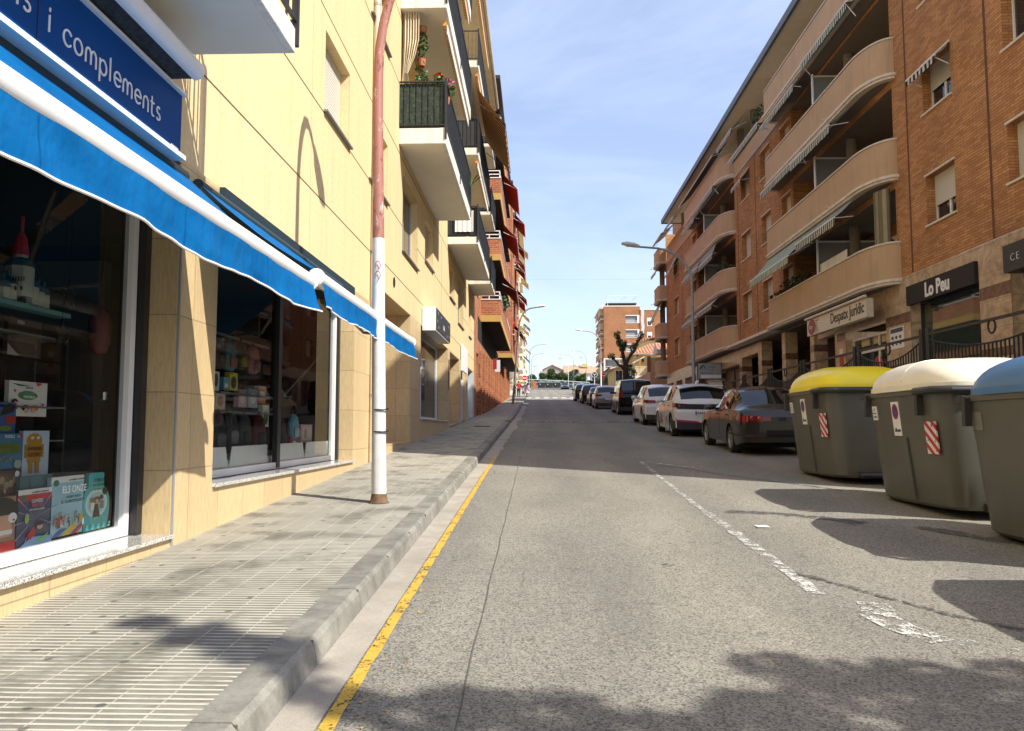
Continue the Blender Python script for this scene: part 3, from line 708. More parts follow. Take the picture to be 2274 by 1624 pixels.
# curtain at the near end of the second loggia
cu = MB(); rows = []
for i in range(40):
    t = i / 39; y = 16.62 + .02 * sin(i * 1.1); x = XL + .04 + .62 * t
    rows.append([(XL + .05 + (.34 - .17 * max(0, 1 - abs(z_ - 8.95) / .75) * 1.0) * t * (1 if z_ > 9.0 else .55 + .3 * (9.0 - z_)) + 0, 16.60 + .05 * sin(i * .95), z_) for z_ in (8.25, 8.6, 8.95, 9.3, 9.7, 10.1, 10.3)])
cu.grid(rows); cu.build('curtain', M_orng, cb, smooth='full')
cu = MB(); rows = [[(XL + .05 + .5 * i / 29, 16.6 + .05 * sin(i * .95), z_) for z_ in (10.75, 11.8, 12.9)] for i in range(30)]; cu.grid(rows); cu.build('curtain', M_orng, cb, smooth='full')
def leafcloud(mb, c, r, n, s, seed=0, flat=0):
    rd = random.Random(seed)
    for i in range(n):
        while True:
            v = Vector((rd.uniform(-1, 1), rd.uniform(-1, 1), rd.uniform(-1, 1)))
            if v.length < 1: break
        v = v * (v.length ** -.3 if v.length > 0 else 1)
        p = Vector(c) + Vector((v.x * r[0], v.y * r[1], v.z * r[2]))
        a = Vector((rd.gauss(0, 1), rd.gauss(0, 1), rd.gauss(0, 1))).normalized(); b = a.orthogonal().normalized(); q = s * rd.uniform(.6, 1.3)
        e = a.cross(b)
        mb.face(p - b * q, p + e * q * .5, p + b * q, p - e * q * .5)
M_leaf = pbr('leaf_green', (.06, .13, .025), .5, var=.5, vs=8)
M_leafd = pbr('dark_leaf', (.03, .06, .02), .5, var=.5, vs=8)
def leafy(name, col, tr=.35):
    m, nt, b = newmat(name); c = ramp(nt, noi(nt, objco(nt), 3.5, 4, .7), .32, .68, tuple(x * .5 for x in col), tuple(x * 1.5 for x in col))
    nt.links.new(c, b.inputs['Base Color']); b.inputs['Roughness'].default_value = .55
    ts = N(nt, 'ShaderNodeBsdfTranslucent'); nt.links.new(c, ts.inputs[0]); mxs = N(nt, 'ShaderNodeMixShader'); mxs.inputs[0].default_value = tr
    nt.links.new(b.outputs[0], mxs.inputs[1]); nt.links.new(ts.outputs[0], mxs.inputs[2]); nt.links.new(mxs.outputs[0], nt.nodes['Material Output'].inputs[0]); return m
M_tree = leafy('tree_foliage', (.055, .105, .022)); M_tree2 = leafy('plane_tree_foliage', (.05, .10, .02)); M_olive = leafy('olive_foliage', (.09, .11, .06))
M_terra = pbr('terracotta', (.42, .16, .07), .8)
M_red = pbr('red_petals', (.75, .03, .02), .5); M_pink = pbr('pink_petals', (.78, .08, .38), .5)
def potplant(loc, label, h=.35, r=.18, leafm=M_leafd, flower=None, pot=M_terra, n=140, seed=0, grp=None, hang=False, name='potted_plant'):
    t = thing(name, label, 'plant', loc, grp); x, y, z = loc
    MB().lathe([(.0, 0), (.075, 0), (.10, .15), (.11, .16), (.10, .165), (0, .15)], loc, 12).build('pot', pot, t)
    m = MB()
    if hang: leafcloud(m, (x, y, z - h * .45), (r * .6, r * .6, h * .7), n, .05, seed)
    else: leafcloud(m, (x, y, z + .16 + h * .45), (r, r, h * .55), n, .055, seed)
    m.build('foliage', leafm, t)
    if flower:
        f = MB(); leafcloud(f, (x, y, z + .16 + h * .8), (r * .9, r * .9, h * .22), 60, .04, seed + 1); f.build('flowers', flower, t)
    return t
potplant((XL + .82, 16.62, 8.46), 'red geranium standing behind the hedge-covered balcony rail', .34, .14, M_leaf, M_red, seed=1, grp='balcony geraniums')
potplant((XL + .93, 16.95, 8.40), 'pink geranium at the corner of the hedge-covered balcony', .40, .20, M_leaf, M_pink, seed=2, grp='balcony geraniums')
potplant((XL + .42, 16.85, 9.95), 'hanging basket of trailing ivy beside the ochre curtain', .5, .2, M_leaf, seed=3, hang=True)
potplant((XL + .40, 16.9, 9.25), 'lower trailing ivy in a hanging pot beside the ochre curtain', .6, .24, M_leaf, seed=4, hang=True)
ac = MB().box(XL + .05, XL + .35, 21.2, 22.0, 8.75, 9.4); o = ac.build('air_conditioner', M_whited, cb, bevel=.01)
MB().box(XL + .09, XL + .31, 21.19, 21.197, 8.8, 9.33).build('grille', slatmat('ac_grille', (.16, .16, .15), .05), o)
tp = MB()
for k_ in range(9):
    a = k_ * .7; tp.grid([[(XL + 1.0, 22.3, 8.2), (XL + 1.0, 22.34, 8.22)], [(XL + 1.0 + .28 * cos(a), 22.3 + .28 * sin(a), 8.5), (XL + 1.03 + .28 * cos(a), 22.36 + .28 * sin(a), 8.5)], [(XL + 1.0 + .55 * cos(a), 22.3 + .5 * sin(a), 8.38), (XL + 1.0 + .55 * cos(a), 22.3 + .5 * sin(a), 8.39)]])
o = tp.build('balcony_plant', M_leaf); tag(o, 'spiky long-leaved plant leaning out over the hedge balcony rail', 'plant')
# white cloth over the rail of the far balcony on the first level
lc = MB(); lc.grid([[(XL + .25 + .6 * i / 20, 25.66 + .02 * sin(i * 1.2), z_) for z_ in (7.75, 8.1, 8.45)] for i in range(21)]); o = lc.build('hanging_laundry', M_white, smooth='full'); tag(o, 'white cloth hung over the end railing of a cream balcony', 'laundry')
# ================================================================== LEFT SHOPS
def cm(name, col, r=.5): return MATS.get(name) or pbr(name, col, r, var=.0)
M_blue = pbr('blue_canvas', (.012, .20, .62), .7, var=.10, vs=2.5, bmp=.0)
def m_bluecl():
    m, nt, b = newmat('blue_awning_cloth'); oc = objco(nt)
    c = ramp(nt, noi(nt, oc, 2.5, 5), .3, .7, (.001, .088, .26), (.003, .118, .33))
    sy = N(nt, 'ShaderNodeSeparateXYZ'); nt.links.new(oc, sy.inputs[0]); sm_ = mth(nt, 'LESS_THAN', mth(nt, 'FRACT', mth(nt, 'ADD', mth(nt, 'DIVIDE', sy.outputs[1], 1.2), 20)), .012)
    c = mixc(nt, mth(nt, 'MULTIPLY', sm_, .45), c, (.0, .03, .10)); c = mixc(nt, mth(nt, 'MULTIPLY', ramp(nt, noi(nt, objco(nt, (2, 2, .5)), 2.4, 7, .7), .52, .75), .25), c, (.03, .10, .20))
    nt.links.new(c, b.inputs['Base Color']); b.inputs['Roughness'].default_value = .8; b.inputs['Specular IOR Level'].default_value = .08
    h = mth(nt, 'ADD', noi(nt, objco(nt, (1, 1, .5)), 5, 3, .5, .3), mth(nt, 'MULTIPLY', noi(nt, oc, 14, 2), .2))
    bump(nt, b, h, .9, .04); return m
M_bcl = m_bluecl()
M_signb = pbr('blue_sign_panel', (.002, .056, .225), .5, var=.08, vs=2, spec=.15)
def shop_awning(name_lab, y0, y1, Xo, zr, ztop, zval, sd, tilt=0):
    t = thing('shop_awning', name_lab, 'awning', (Xo, (y0 + y1) / 2, zr), 'blue shop awnings')
    m = MB(); n = 24
    m.grid([[(XL + .10 + (Xo - XL - .10) * u, y0 + (y1 - y0) * i / n, ztop + (zr + .05 - ztop) * u - .05 * sin(pi * u) + .006 * noise.noise(Vector((i * .8, u * 4, sd)))) for u in [k / 6 for k in range(7)]] for i in range(n + 1)])
    m.build('fabric', M_bcl, t, smooth='full')
    r = MB(); r.tube([(Xo, y0 - .02, zr), (Xo, y1 + .02, zr)], .062, 16); r.build('front_roller', M_white, t, smooth=True)
    c = MB(); c.lathe([(0, -.03), (.05, -.03), (.072, -.015), (.072, .005), (0, .01)], (Xo, y0 - .03, zr), 14, 'y'); c.lathe([(0, .03), (.05, .03), (.072, .015), (.072, -.005), (0, -.01)], (Xo, y1 + .03, zr), 14, 'y'); c.build('end_cap', M_white, t, smooth=True)
    v = MB(); k = int((y1 - y0) / .05); rows = []
    for q in range(7):
        u = q / 6; row = []
        for i in range(k + 1):
            y = y0 + .02 + (y1 - y0 - .04) * i / k; am = .012 + .02 * u
            e = .06 * max(0, 1 - abs(y - y1) / .5) + .03 * max(0, 1 - abs(y - y0) / .5)
            row.append((Xo + .045 + am * .8 * noise.noise(Vector((y * 2.5, u * 1.5, sd))) + .010 * sin(y * 21 + sin(y * 3) * 2) * u * (.3 + abs(noise.noise(Vector((y, 1, sd))))) + e * u, y, zr - .04 - (zr - .04 - zval) * u + (.008 * sin(y * 4 + sd) + .012 * noise.noise(Vector((y * 1.3, 5, sd)))) * u))
        rows.append(row)
    v.grid(rows); v.build('valance', M_bcl, t, smooth='full')
    h = MB(); h.tube([(p[0] + .003, p[1], p[2]) for p in rows[-1]], .007, 5); h.build('hem', M_white, t)
    a = MB()
    for y in (y0 + .5, y1 - .5):
        a.tube([(XL + .05, y, ztop - .25), (XL + .45, y + .35, zr + .12), (Xo - .03, y, zr + .0)], .022, 7)
    a.build('folding_arm', M_alu, t)
    b_ = MB(); b_.tube([(XL + .08, y0, ztop), (XL + .08, y1, ztop)], .05, 10); b_.build('rear_roller', cm('dark_roller', (.02, .04, .05)), t, smooth=True)
    return t
shop_awning('long sky blue awning with white roller over the bookshop window nearest the camera', -.8, 6.20, -1.80, 2.51, 3.36, 2.26, 1)
shop_awning('shorter blue awning crossed by the lamp post, over the backpack window', 6.46, 11.35, -1.80, 2.585, 3.38, 2.34, 2)
# blue lightbox sign
sg = thing('shop_sign', 'dark blue shop fascia sign with white rounded lettering ending in complements', 'sign', (-2.7, 4, 3.4))
MB().box(XL + .03, -2.70, -.8, 5.86, 3.42, 3.88).build('panel', M_signb, sg)
tr = MB(); tr.box(XL + .03, -2.67, -.8, 5.89, 3.385, 3.42); tr.box(XL + .03, -2.67, -.8, 5.89, 3.88, 3.905); tr.build('trim', M_white, sg)
GLY = {}
def arc(cx, cy, r, a0, a1, n=14, ry=None): return [(cx + r * cos(RAD(a0 + (a1 - a0) * i / n)), cy + (ry or r) * sin(RAD(a0 + (a1 - a0) * i / n))) for i in range(n + 1)]
X = 1.0; R_ = .42     # rounded thin alphabet: x-height 1
GLY['o'] = ([arc(.48, .5, .44, 0, 360, 24, .5)], 1.05)
GLY['c'] = ([arc(.48, .5, .44, 40, 320, 20, .5)], .92)
GLY['e'] = ([[(.05, .52), (.9, .52)] + arc(.48, .5, .44, 5, 315, 22, .5)], 1.0)
GLY['a'] = ([arc(.46, .5, .42, 0, 360, 24, .5), [(.88, 1.0), (.88, 0)]], 1.08)
GLY['g'] = ([arc(.46, .5, .42, 0, 360, 24, .5), [(.88, 1.0), (.88, -.2)] + arc(.46, -.2, .42, 0, -150, 12, .36)], 1.08)
GLY['l'] = ([[(.1, 0), (.1, 1.55)]], .38)
GLY['i'] = ([[(.1, 0), (.1, .95)], [(.1, 1.25), (.1, 1.4)]], .38)
GLY['m'] = ([[(.06, 0), (.06, .6)] + arc(.36, .6, .3, 180, 0, 10, .4) + [(.66, .05)], [(.66, .6)] + arc(.96, .6, .3, 180, 0, 10, .4) + [(1.26, 0)]], 1.45)
GLY['n'] = ([[(.06, 0), (.06, .6)] + arc(.42, .6, .36, 180, 0, 12, .4) + [(.78, 0)]], .98)
GLY['p'] = ([arc(.5, .5, .42, 0, 360, 24, .5), [(.08, .95), (.08, -.55)]], 1.05)
GLY['t'] = ([[(.2, 1.4), (.2, .3)] + arc(.45, .28, .25, 180, 290, 8, .28), [(-.02, .98), (.5, .98)]], .66)
GLY['s'] = ([arc(.35, .75, .25, 50, 270, 12, .25) + arc(.35, .25, .28, 90, -140, 14, .25)], .78)
GLY['r'] = ([[(.06, 0), (.06, .6)] + arc(.36, .6, .3, 180, 60, 8, .4)], .6)
GLY[' '] = ([], .7)
def ribbon(mb, pts, wd, th, M, dz=0):
    pts = [Vector(p) for p in pts]; closed = (pts[0] - pts[-1]).length < 1e-4
    if not closed:
        pass
    rowsL = []; n = len(pts)
    for i, p in enumerate(pts):
        a = pts[i - 1] if i > 0 else (pts[-2] if closed else p); b = pts[i + 1] if i < n - 1 else (pts[1] if closed else p)
        d = (b - a); d = d.normalized() if d.length > 1e-9 else Vector((1, 0)); nn = Vector((-d.y, d.x))
        rowsL.append([p + nn * wd / 2, p - nn * wd / 2])
    rows = [[(a.x, a.y, dz), (b.x, b.y, dz), (b.x, b.y, dz + th), (a.x, a.y, dz + th)] for a, b in rowsL]
    k = len(mb.v); mb.grid(rows, closed=True, cap=not closed)
    if not closed:
        for q in (0, -1):
            c = pts[q]; kk = [(c.x + wd / 2 * cos(2 * pi * i / 10), c.y + wd / 2 * sin(2 * pi * i / 10)) for i in range(10)]; mb.prism(kk, dz + .0004, dz + th + .0004)
    mb.xf(M, k)
def word(mb, s, h, M, wd=.14, gap=.16):
    x = 0; q = 0
    for ch in s:
        st, adv = GLY[ch]
        for pl in st: ribbon(mb, [((x + a) * h, b * h) for a, b in pl], wd * h, .006, M, .0007 * (q % 4)); q += 1
        x += adv + gap
    return x * h
# letters read along +Y on a face looking to +X
def MX(y, z, X, flip=1): return Matrix(((0, 0, 1, X), (1, 0, 0, y), (0, 1, 0, z), (0, 0, 0, 1)))
def MXn(y, z, X): return Matrix(((0, 0, -1, X), (-1, 0, 0, y), (0, 1, 0, z), (0, 0, 0, 1)))    # face looking to -X, reads towards -Y
def MY(x, z, Y): return Matrix(((1, 0, 0, x), (0, 0, -1, Y), (0, 1, 0, z), (0, 0, 0, 1)))     # face looking to -Y
lt = MB(); word(lt, 'complements', .092, MX(4.33, 3.545, -2.698), .13, .22)
word(lt, 'i', .092, MX(4.19, 3.545, -2.698), .13); word(lt, 'regals', .098, MX(3.49, 3.555, -2.698), .13, .14)
MB().box(-2.699, -2.6965, 4.10, 4.105, 3.42, 3.88).build('panel_seam', M_black, sg)
lt.build('lettering', M_white, sg)
sm = MB(); sm.text('BENSON', .03, MX(5.70, 3.435, -2.698), .001); sm.build('small_print', M_white, sg)
# slim retracted awning cassette above the sign
ca = thing('awning_cassette', 'closed white awning cassette with a dark dusty slot above the blue shop sign', 'awning', (-2.6, 4, 3.85))
c_ = MB(); rows = []
for y in (-.8, 5.68): rows.append([(-2.52 + .07 * cos(a), y, 3.99 + .07 * sin(a)) for a in [RAD(q) for q in range(-100, 101, 20)]] + [(-2.57, y, 4.06), (-2.60, y, 4.03)])
c_.grid(rows); c_.face(*rows[1]); c_.build('housing', M_white, ca, smooth=True)
MB().box(-2.70, -2.53, -.8, 5.66, 3.925, 3.96).build('slot', pbr('dusty_black', (.03, .03, .03), .8, var=.8, vs=30), ca)
MB().box(-2.735, -2.70, -.8, 5.66, 3.915, 3.99).build('rail', M_white, ca)
for y in (1, 3.5, 5.5): MB().box(XL, -2.70, y, y + .05, 3.94, 3.96).build('bracket', M_black, ca)
# shop windows: frames and panes are parts of the building
def shopfront(y0, y1, z0, z1, X, mulls, fm=M_white, t=.075, rows_=()):
    f = MB(); f.box(X - .04, X + .03, y0, y1, z0, z0 + t); f.box(X - .04, X + .03, y0, y1, z1 - t, z1)
    f.box(X - .04, X + .032, y0, y0 + t, z0, z1); f.box(X - .04, X + .032, y1 - t, y1, z0, z1)
    for m in mulls: f.box(X - .03, X + .02, m - .03, m + .03, z0 + t, z1 - t)
    for z in rows_: f.box(X - .03, X + .018, y0 + t, y1 - t, z - .03, z + .03)
    o = f.build('window', fm, cb)
    p = MB(); p.face((X - .01, y0 + t, z0 + t), (X - .01, y1 - t, z0 + t), (X - .01, y1 - t, z1 - t), (X - .01, y0 + t, z1 - t)); p.build('pane', M_glass, o)
    return o
shopfront(.32, 6.18, .53, 3.48, -3.19, (2.6,)); MB().box(-3.24, -3.1, 6.19, 6.275, .53, 3.48).build('window_jamb', M_black, cb)
o = shopfront(7.1, 12.42, .87, 3.48, -3.17, ()); MB().box(-3.19, -3.13, 9.62, 9.74, .88, 3.4).build('mullion', M_black, o)
MB().box(-3.2, -3.1, 12.43, 12.515, .87, 3.48).build('window_jamb', M_black, cb)
dk = MB()
for (a, b, z) in ((.32, 6.25, 3.48), (7.1, 12.5, 3.48)): dk.box(XL - .25, XL + .015, a, b, 3.40, 3.499)
dk.box(XL + .021, XL + .07, 7.06, 12.3, 3.42, 3.54)
dk.build('lintel', pbr('dark_teal_lintel', (.012, .03, .04), .6), cb)
# shop interior: floor, ceiling tiles, back wall
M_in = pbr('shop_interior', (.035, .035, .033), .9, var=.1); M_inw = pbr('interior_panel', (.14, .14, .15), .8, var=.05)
M_ceil = panelmat('ceiling_tiles', (.16, .16, .15), .6, .6, line=(.03, .03, .03), lw=.012, var=.05)
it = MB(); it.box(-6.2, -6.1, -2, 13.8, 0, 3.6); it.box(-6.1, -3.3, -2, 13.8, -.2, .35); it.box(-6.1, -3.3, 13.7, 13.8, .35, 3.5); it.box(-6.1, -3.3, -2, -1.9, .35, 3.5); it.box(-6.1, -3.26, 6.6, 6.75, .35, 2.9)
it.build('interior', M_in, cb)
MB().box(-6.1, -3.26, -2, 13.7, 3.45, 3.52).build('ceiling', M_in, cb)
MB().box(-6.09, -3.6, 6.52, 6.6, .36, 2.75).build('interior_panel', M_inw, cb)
# display ledges
MB().box(-4.0, -3.25, .4, 6.5, .35, .50).build('display_ledge', M_in, cb)
dl = MB(); dl.box(-4.1, -3.25, 7.15, 12.4, .36, 1.02); 
for (a, b) in ((7.15, 9.55), (9.85, 12.35)):
    m_ = (a + b) / 2
    dl.hexa([(-3.235, a, .95), (-3.225, a, .95), (-3.225, m_ - .02, .95), (-3.235, m_ - .02, .95), (-3.235, a, 1.16), (-3.225, a, 1.16), (-3.225, m_ - .09, 1.16), (-3.235, m_ - .09, 1.16)])
    dl.hexa([(-3.235, m_ + .02, .95), (-3.225, m_ + .02, .95), (-3.225, b, .95), (-3.235, b, .95), (-3.235, m_ + .09, 1.16), (-3.225, m_ + .09, 1.16), (-3.225, b, 1.16), (-3.235, b, 1.16)])
dl.build('display_ledge', M_white, cb)
# ---- books and toys in the first window (positions found by sighting onto the plane of the display)
F_ = 1780.; P_ = RAD(4.497); A_ = RAD(1.764)
def sight(px, py, Xp):
    d = Vector((px - 1137, F_ * cos(P_) - (812 - py) * sin(P_), F_ * sin(P_) + (812 - py) * cos(P_)))
    c, s = cos(A_), sin(A_); d = Vector((c * d.x - s * d.y, s * d.x + c * d.y, d.z)); k = Xp / d.x
    return d.y * k, d.z * k + CAMH
def book(label, Xp, x0, x1, yt, yb, col, arts=(), texts=(), name='picture_book', cat='book', th=.03, shape=None, grp='books on display in the first window'):
    ya, _ = sight(x0, (yt + yb) / 2, Xp); yb_, _ = sight(x1, (yt + yb) / 2, Xp); xm = (x0 + x1) / 2
    _, zt = sight(xm, yt, Xp); _, zb = sight(xm, yb, Xp); W, H = yb_ - ya, zt - zb
    t = thing(name, label, cat, (Xp, ya, zb), grp)
    b = MB()
    if shape: n = len(shape); b.grid([[(Xp - th, ya + W * u, zb + H * v) for u, v in shape], [(Xp, ya + W * u, zb + H * v) for u, v in shape]], closed=True, cap=True)
    else: b.box(Xp - th, Xp, ya, yb_, zb, zt)
    b.build('cover', cm('cover_%s' % '_'.join('%02d' % int(c * 99) for c in col), col, .35), t)
    q = 1
    bycol = {}
    for (c, kind, *a) in arts:
        m = bycol.setdefault(c, MB()); X_ = Xp + .0008 * q; q += 1
        if kind == 'r': u0, u1, v0, v1 = a; m.face((X_, ya + W * u0, zb + H * v0), (X_, ya + W * u1, zb + H * v0), (X_, ya + W * u1, zb + H * v1), (X_, ya + W * u0, zb + H * v1))
        if kind == 'e': u, v, ru, rv = a; m.face(*[(X_, ya + W * (u + ru * cos(2 * pi * i / 20)), zb + H * (v + rv * sin(2 * pi * i / 20))) for i in range(20)])
        if kind == 'p': m.face(*[(X_, ya + W * u, zb + H * v) for u, v in a[0]])
    for c, m in bycol.items(): m.build('cover_art', cm('ink_%s' % '_'.join('%02d' % int(x * 99) for x in c), c, .4), t)
    tc_ = {}
    for (c, s, u, v, sz, *rest) in texts:
        m = tc_.setdefault(c, MB()); sx = rest[0] if rest else 1
        m.text(s, sz * H, MX(ya + W * u, zb + H * v, Xp + .0008 * q + .001), .0006, sx=sx, align='CENTER')
    for c, m in tc_.items(): m.build('cover_text', cm('ink_%s' % '_'.join('%02d' % int(x * 99) for x in c), c, .4), t)
    return t
K = (.01, .01, .012); WH = (.75, .75, .72); RD = (.5, .02, .03); TL = (.02, .22, .25); SKN = (.6, .32, .2); YL = (.6, .45, .05); BL = (.03, .12, .4)
def crowd(u0, u1, v0, n, seed, s=.05):
    rd = random.Random(seed); out_ = []
    for i in range(n):
        u = rd.uniform(u0, u1); v = v0 + rd.uniform(-.05, .09); c = rd.choice((WH, (.35, .5, .6), (.5, .1, .08), (.08, .1, .14)))
        out_ += [(c, 'r', u - s * .5, u + s * .5, v - .10, v), (SKN, 'e', u, v + .025, s * .5, .022), (rd.choice((K, (.25, .08, .03), (.5, .1, .03), (.5, .35, .1))), 'e', u, v + .042, s * .55, .016)]
    return out_
XB = -3.24
book('light blue book reading ELS ONZE, standing between the purple book and the teal one', XB, 112, 184, 1058, 1188, (.32, .55, .64),
     [(WH, 'r', 0, 1, .90, 1), ((.02, .16, .08), 'e', .14, .90, .085, .055), (YL, 'p', [(.3, 0), (.55, 0), (1, .22), (1, .34)]), (RD, 'p', [(.6, 0), (.8, 0), (1, .1), (1, .18)]), (BL, 'p', [(.05, 0), (.25, 0), (.5, .12), (.3, .12)])] + crowd(.08, .92, .28, 16, 4),
     [(WH, 'ELS ONZE', .52, .73, .17, .95), (K, 'AQUEST PARTIT', .5, .64, .06), (K, 'EL GUANYEM JUNTS', .48, .56, .075), (K, 'de ROBERTO SANTIAGO', .6, .93, .045)])
book('purple and black book with a light burst cover, leftmost of the three upright books', XB, 38, 113, 1086, 1212, (.05, .06, .13),
     [(WH, 'r', 0, 1, .91, 1), (RD, 'r', 0, 1, .80, .91), ((.02, .16, .08), 'e', .14, .86, .085, .055)] + [((.45, .3, .5), 'p', [(.5, .5), (.5 + .7 * cos(a), .5 + .55 * sin(a)), (.5 + .7 * cos(a + .035), .5 + .55 * sin(a + .035))]) for a in (2.4, 2.8, 3.3, 3.8, 4.2, .3, .8, -.4)]
     + [((.2, .35, .6), 'p', [(0, 0), (1, 0), (1, .14), (.4, .17)]), (RD, 'p', [(.25, .2), (.45, .35), (.5, .2), (.35, .12)]), ((.12, .5, .1), 'p', [(.5, .08), (.9, .2), (.7, .05)]), (SKN, 'e', .62, .33, .09, .05), (K, 'e', .62, .38, .10, .03), ((.3, .5, .12), 'e', .22, .5, .06, .09)],
     [(WH, 'GAMERS', .5, .76, .09), ((.75, .1, .2), 'PIRATES', .5, .69, .085), (WH, 'MOLT MES QUE UN JOC', .5, .63, .04), (K, 'de ROBERTO SANTIAGO', .58, .93, .045)])
shp = [(.08, 0), (.92, 0), (1, .3), (.98, .55), (.9, .68), (.76, .76), (.76, .97), (.7, 1), (.25, 1), (.2, .97), (.2, .76), (.08, .68), (0, .5)]
book('teal bottle-shaped book at the right end of the first window', XB, 183, 243, 1050, 1176, (.05, .42, .44),
     [((.6, .72, .72), 'e', .5, .46, .40, .25), ((.35, .6, .62), 'e', .5, .46, .33, .20), (K, 'e', .80, .66, .10, .07), (K, 'p', [(.36, .22), (.64, .22), (.56, .45), (.44, .45)]), ((.12, .05, .04), 'e', .5, .52, .12, .06), (SKN, 'e', .5, .5, .06, .035), ((.25, .12, .05), 'e', .33, .53, .08, .045), (K, 'e', .66, .56, .07, .04), (WH, 'r', .26, .38, .36, .48), ((.2, .2, .2), 'r', .62, .74, .36, .5)]
     + [((.1, .6, .58), 'r', .1 + .2 * (i % 5), .18 + .2 * (i % 5), .02 + .05 * (i // 5), .06 + .05 * (i // 5)) for i in range(10)],
     [((.01, .08, .1), 'LA PORTA', .48, .84, .09, .85), ((.01, .08, .1), 'DELS TRES PANYS', .48, .77, .055, .85), (K, 'UN CLASSIC DE', .44, .70, .03)], shape=shp)
book('white picture book reading PREFERIDA on a green oval, with scattered hearts', XB - .15, 19, 104, 848, 925, (.60, .58, .54),
     [((.08, .22, .12), 'e', .48, .60, .26, .13), (RD, 'p', [(.74, .88), (.68, .97), (.73, 1), (.76, .98), (.8, 1), (.85, .96)]), (RD, 'p', [(.14, .66), (.1, .75), (.14, .76), (.18, .74)]), (K, 'p', [(.05, .93), (.25, .86), (.55, .88), (.3, .90)]), (K, 'e', .42, .24, .10, .09), ((.5, .2, .05), 'e', .66, .24, .1, .09), (SKN, 'e', .44, .17, .06, .07), (SKN, 'e', .62, .17, .06, .07), (K, 'e', .13, .42, .08, .07), (SKN, 'e', .15, .36, .05, .06), ((.1, .1, .1), 'r', .08, .2, .2, .3), (RD, 'p', [(.86, .3), (.83, .37), (.86, .39), (.9, .37)])],
     [(WH, 'PREFERIDA', .48, .52, .11), ((.3, .45, .25), 'LA MEVA PERSONA', .48, .64, .07, .9), (K, 'BEGONA ORO', .48, .80, .05)])
book('pale blue book with an ochre giant and the words EN GERARD GEGANT', XB - .12, 50, 108, 957, 1056, (.42, .50, .58),
     [((.38, .20, .03), 'e', .42, .78, .30, .17), ((.38, .20, .03), 'r', .16, .68, .30, .8), ((.38, .20, .03), 'r', .05, .15, .4, .7), ((.38, .20, .03), 'r', .69, .78, .4, .7), ((.38, .20, .03), 'r', .22, .38, .06, .32), ((.38, .20, .03), 'r', .46, .62, .06, .32), (WH, 'e', .32, .84, .06, .03), (WH, 'e', .54, .84, .06, .03), (K, 'e', .33, .83, .02, .012), (K, 'e', .55, .83, .02, .012)],
     [((.14, .05, .01), 'EN GERARD', .42, .56, .12, .8), ((.14, .05, .01), 'GEGANT', .42, .42, .14, .85)])
book('blue and green jigsaw puzzle box lettered PUZZLE, left of the giant book', XB - .1, -22, 49, 963, 1043, (.05, .16, .26),
     [((.12, .15, .03), 'e', .3 + .4 * (i % 3) * .6, .65 - .12 * (i // 3), .14, .09) for i in range(6)] + [((.3, .35, .3), 'e', .85, .13, .13, .12), (RD, 'e', .93, .93, .05, .05)] + [((.3, .2, .06), 'e', .2 + .09 * i, .25 + .05 * (i % 3), .03, .03) for i in range(7)], [(WH, 'PUZZLE', .52, .88, .12), (WH, '150', .8, .89, .08)], name='puzzle_box', cat='puzzle')
book('brown jigsaw puzzle box at the left edge, below the blue puzzle', XB - .08, -30, 45, 1045, 1116, (.10, .055, .04),
     [((.30, .24, .14), 'e', .3 + .13 * i, .6 + .1 * sin(i * 2), .08, .12) for i in range(5)] + [(WH, 'e', .86, .86, .07, .1), ((.2, .05, .04), 'e', .7, .2, .2, .15)], [(WH, 'ly', .5, .3, .2)], name='puzzle_box', cat='puzzle')
book('teal book lettered AULA, half hidden behind the purple book', XB - .04, 44, 115, 1056, 1120, (.03, .12, .14), [((.02, .06, .08), 'p', [(.24, .55), (.34, .55), (.29, 1)])], [((.4, .5, .5), 'AULA', .5, .22, .3)])
book('blue book with a dark wolf head, at the left edge above the puzzles', XB - .13, -25, 35, 893, 962, (.03, .08, .22), [(K, 'p', [(.4, .55), (.9, .7), (.98, .9), (.7, .98), (.5, .8)]), ((.3, .03, .03), 'r', .6, 1, .3, .55), ((.12, .18, .05), 'e', .6, .15, .25, .1), (WH, 'r', .0, .1, .0, .06), (WH, 'r', .2, .3, .0, .06), (RD, 'r', .1, .2, .0, .06)])
book('dark brown book lettered OSSA standing alone on the upper shelf', XB - .22, 17, 92, 708, 792, (.05, .035, .03), [((.10, .06, .05), 'e', .55, .35, .34, .28), ((.3, .26, .24), 'p', [(0, 0), (.35, 0), (.1, .2), (0, .3)])], [((.6, .58, .55), 'OSSA', .35, .84, .13)])
book('red and black comic with a grinning mouth, cut off by the left edge', XB + .005, -40, 33, 1106, 1235, (.30, .19, .14), [(K, 'e', .55, .72, .55, .28), (SKN, 'r', .35, .88, .3, .68), (WH, 'e', .9, .62, .14, .09), (WH, 'r', .5, .9, .34, .42), ((.55, .01, .01), 'r', 0, 1, 0, .22), (K, 'e', .93, .58, .03, .02)])
# shelves in the window
sh = thing('display_shelf', 'dark shelf unit holding the books at the left of the first window', 'shelf', (-3.5, 4.6, .5))
q = MB(); ya, _ = sight(-200, 900, -3.5); yb, _ = sight(106, 900, -3.5)
for zz in (1.27, 1.5, 1.98): q.box(-3.62, -3.37, ya, yb, zz - .012, zz)
q.build('shelf_board', pbr('grey_shelf', (.12, .12, .12), .4), sh); q = MB(); q.box(-3.62, -3.6, ya, yb, .5, 2.0); q.box(-3.62, -3.38, yb, yb + .02, .5, 2.0); q.build('back_panel', M_dark, sh)
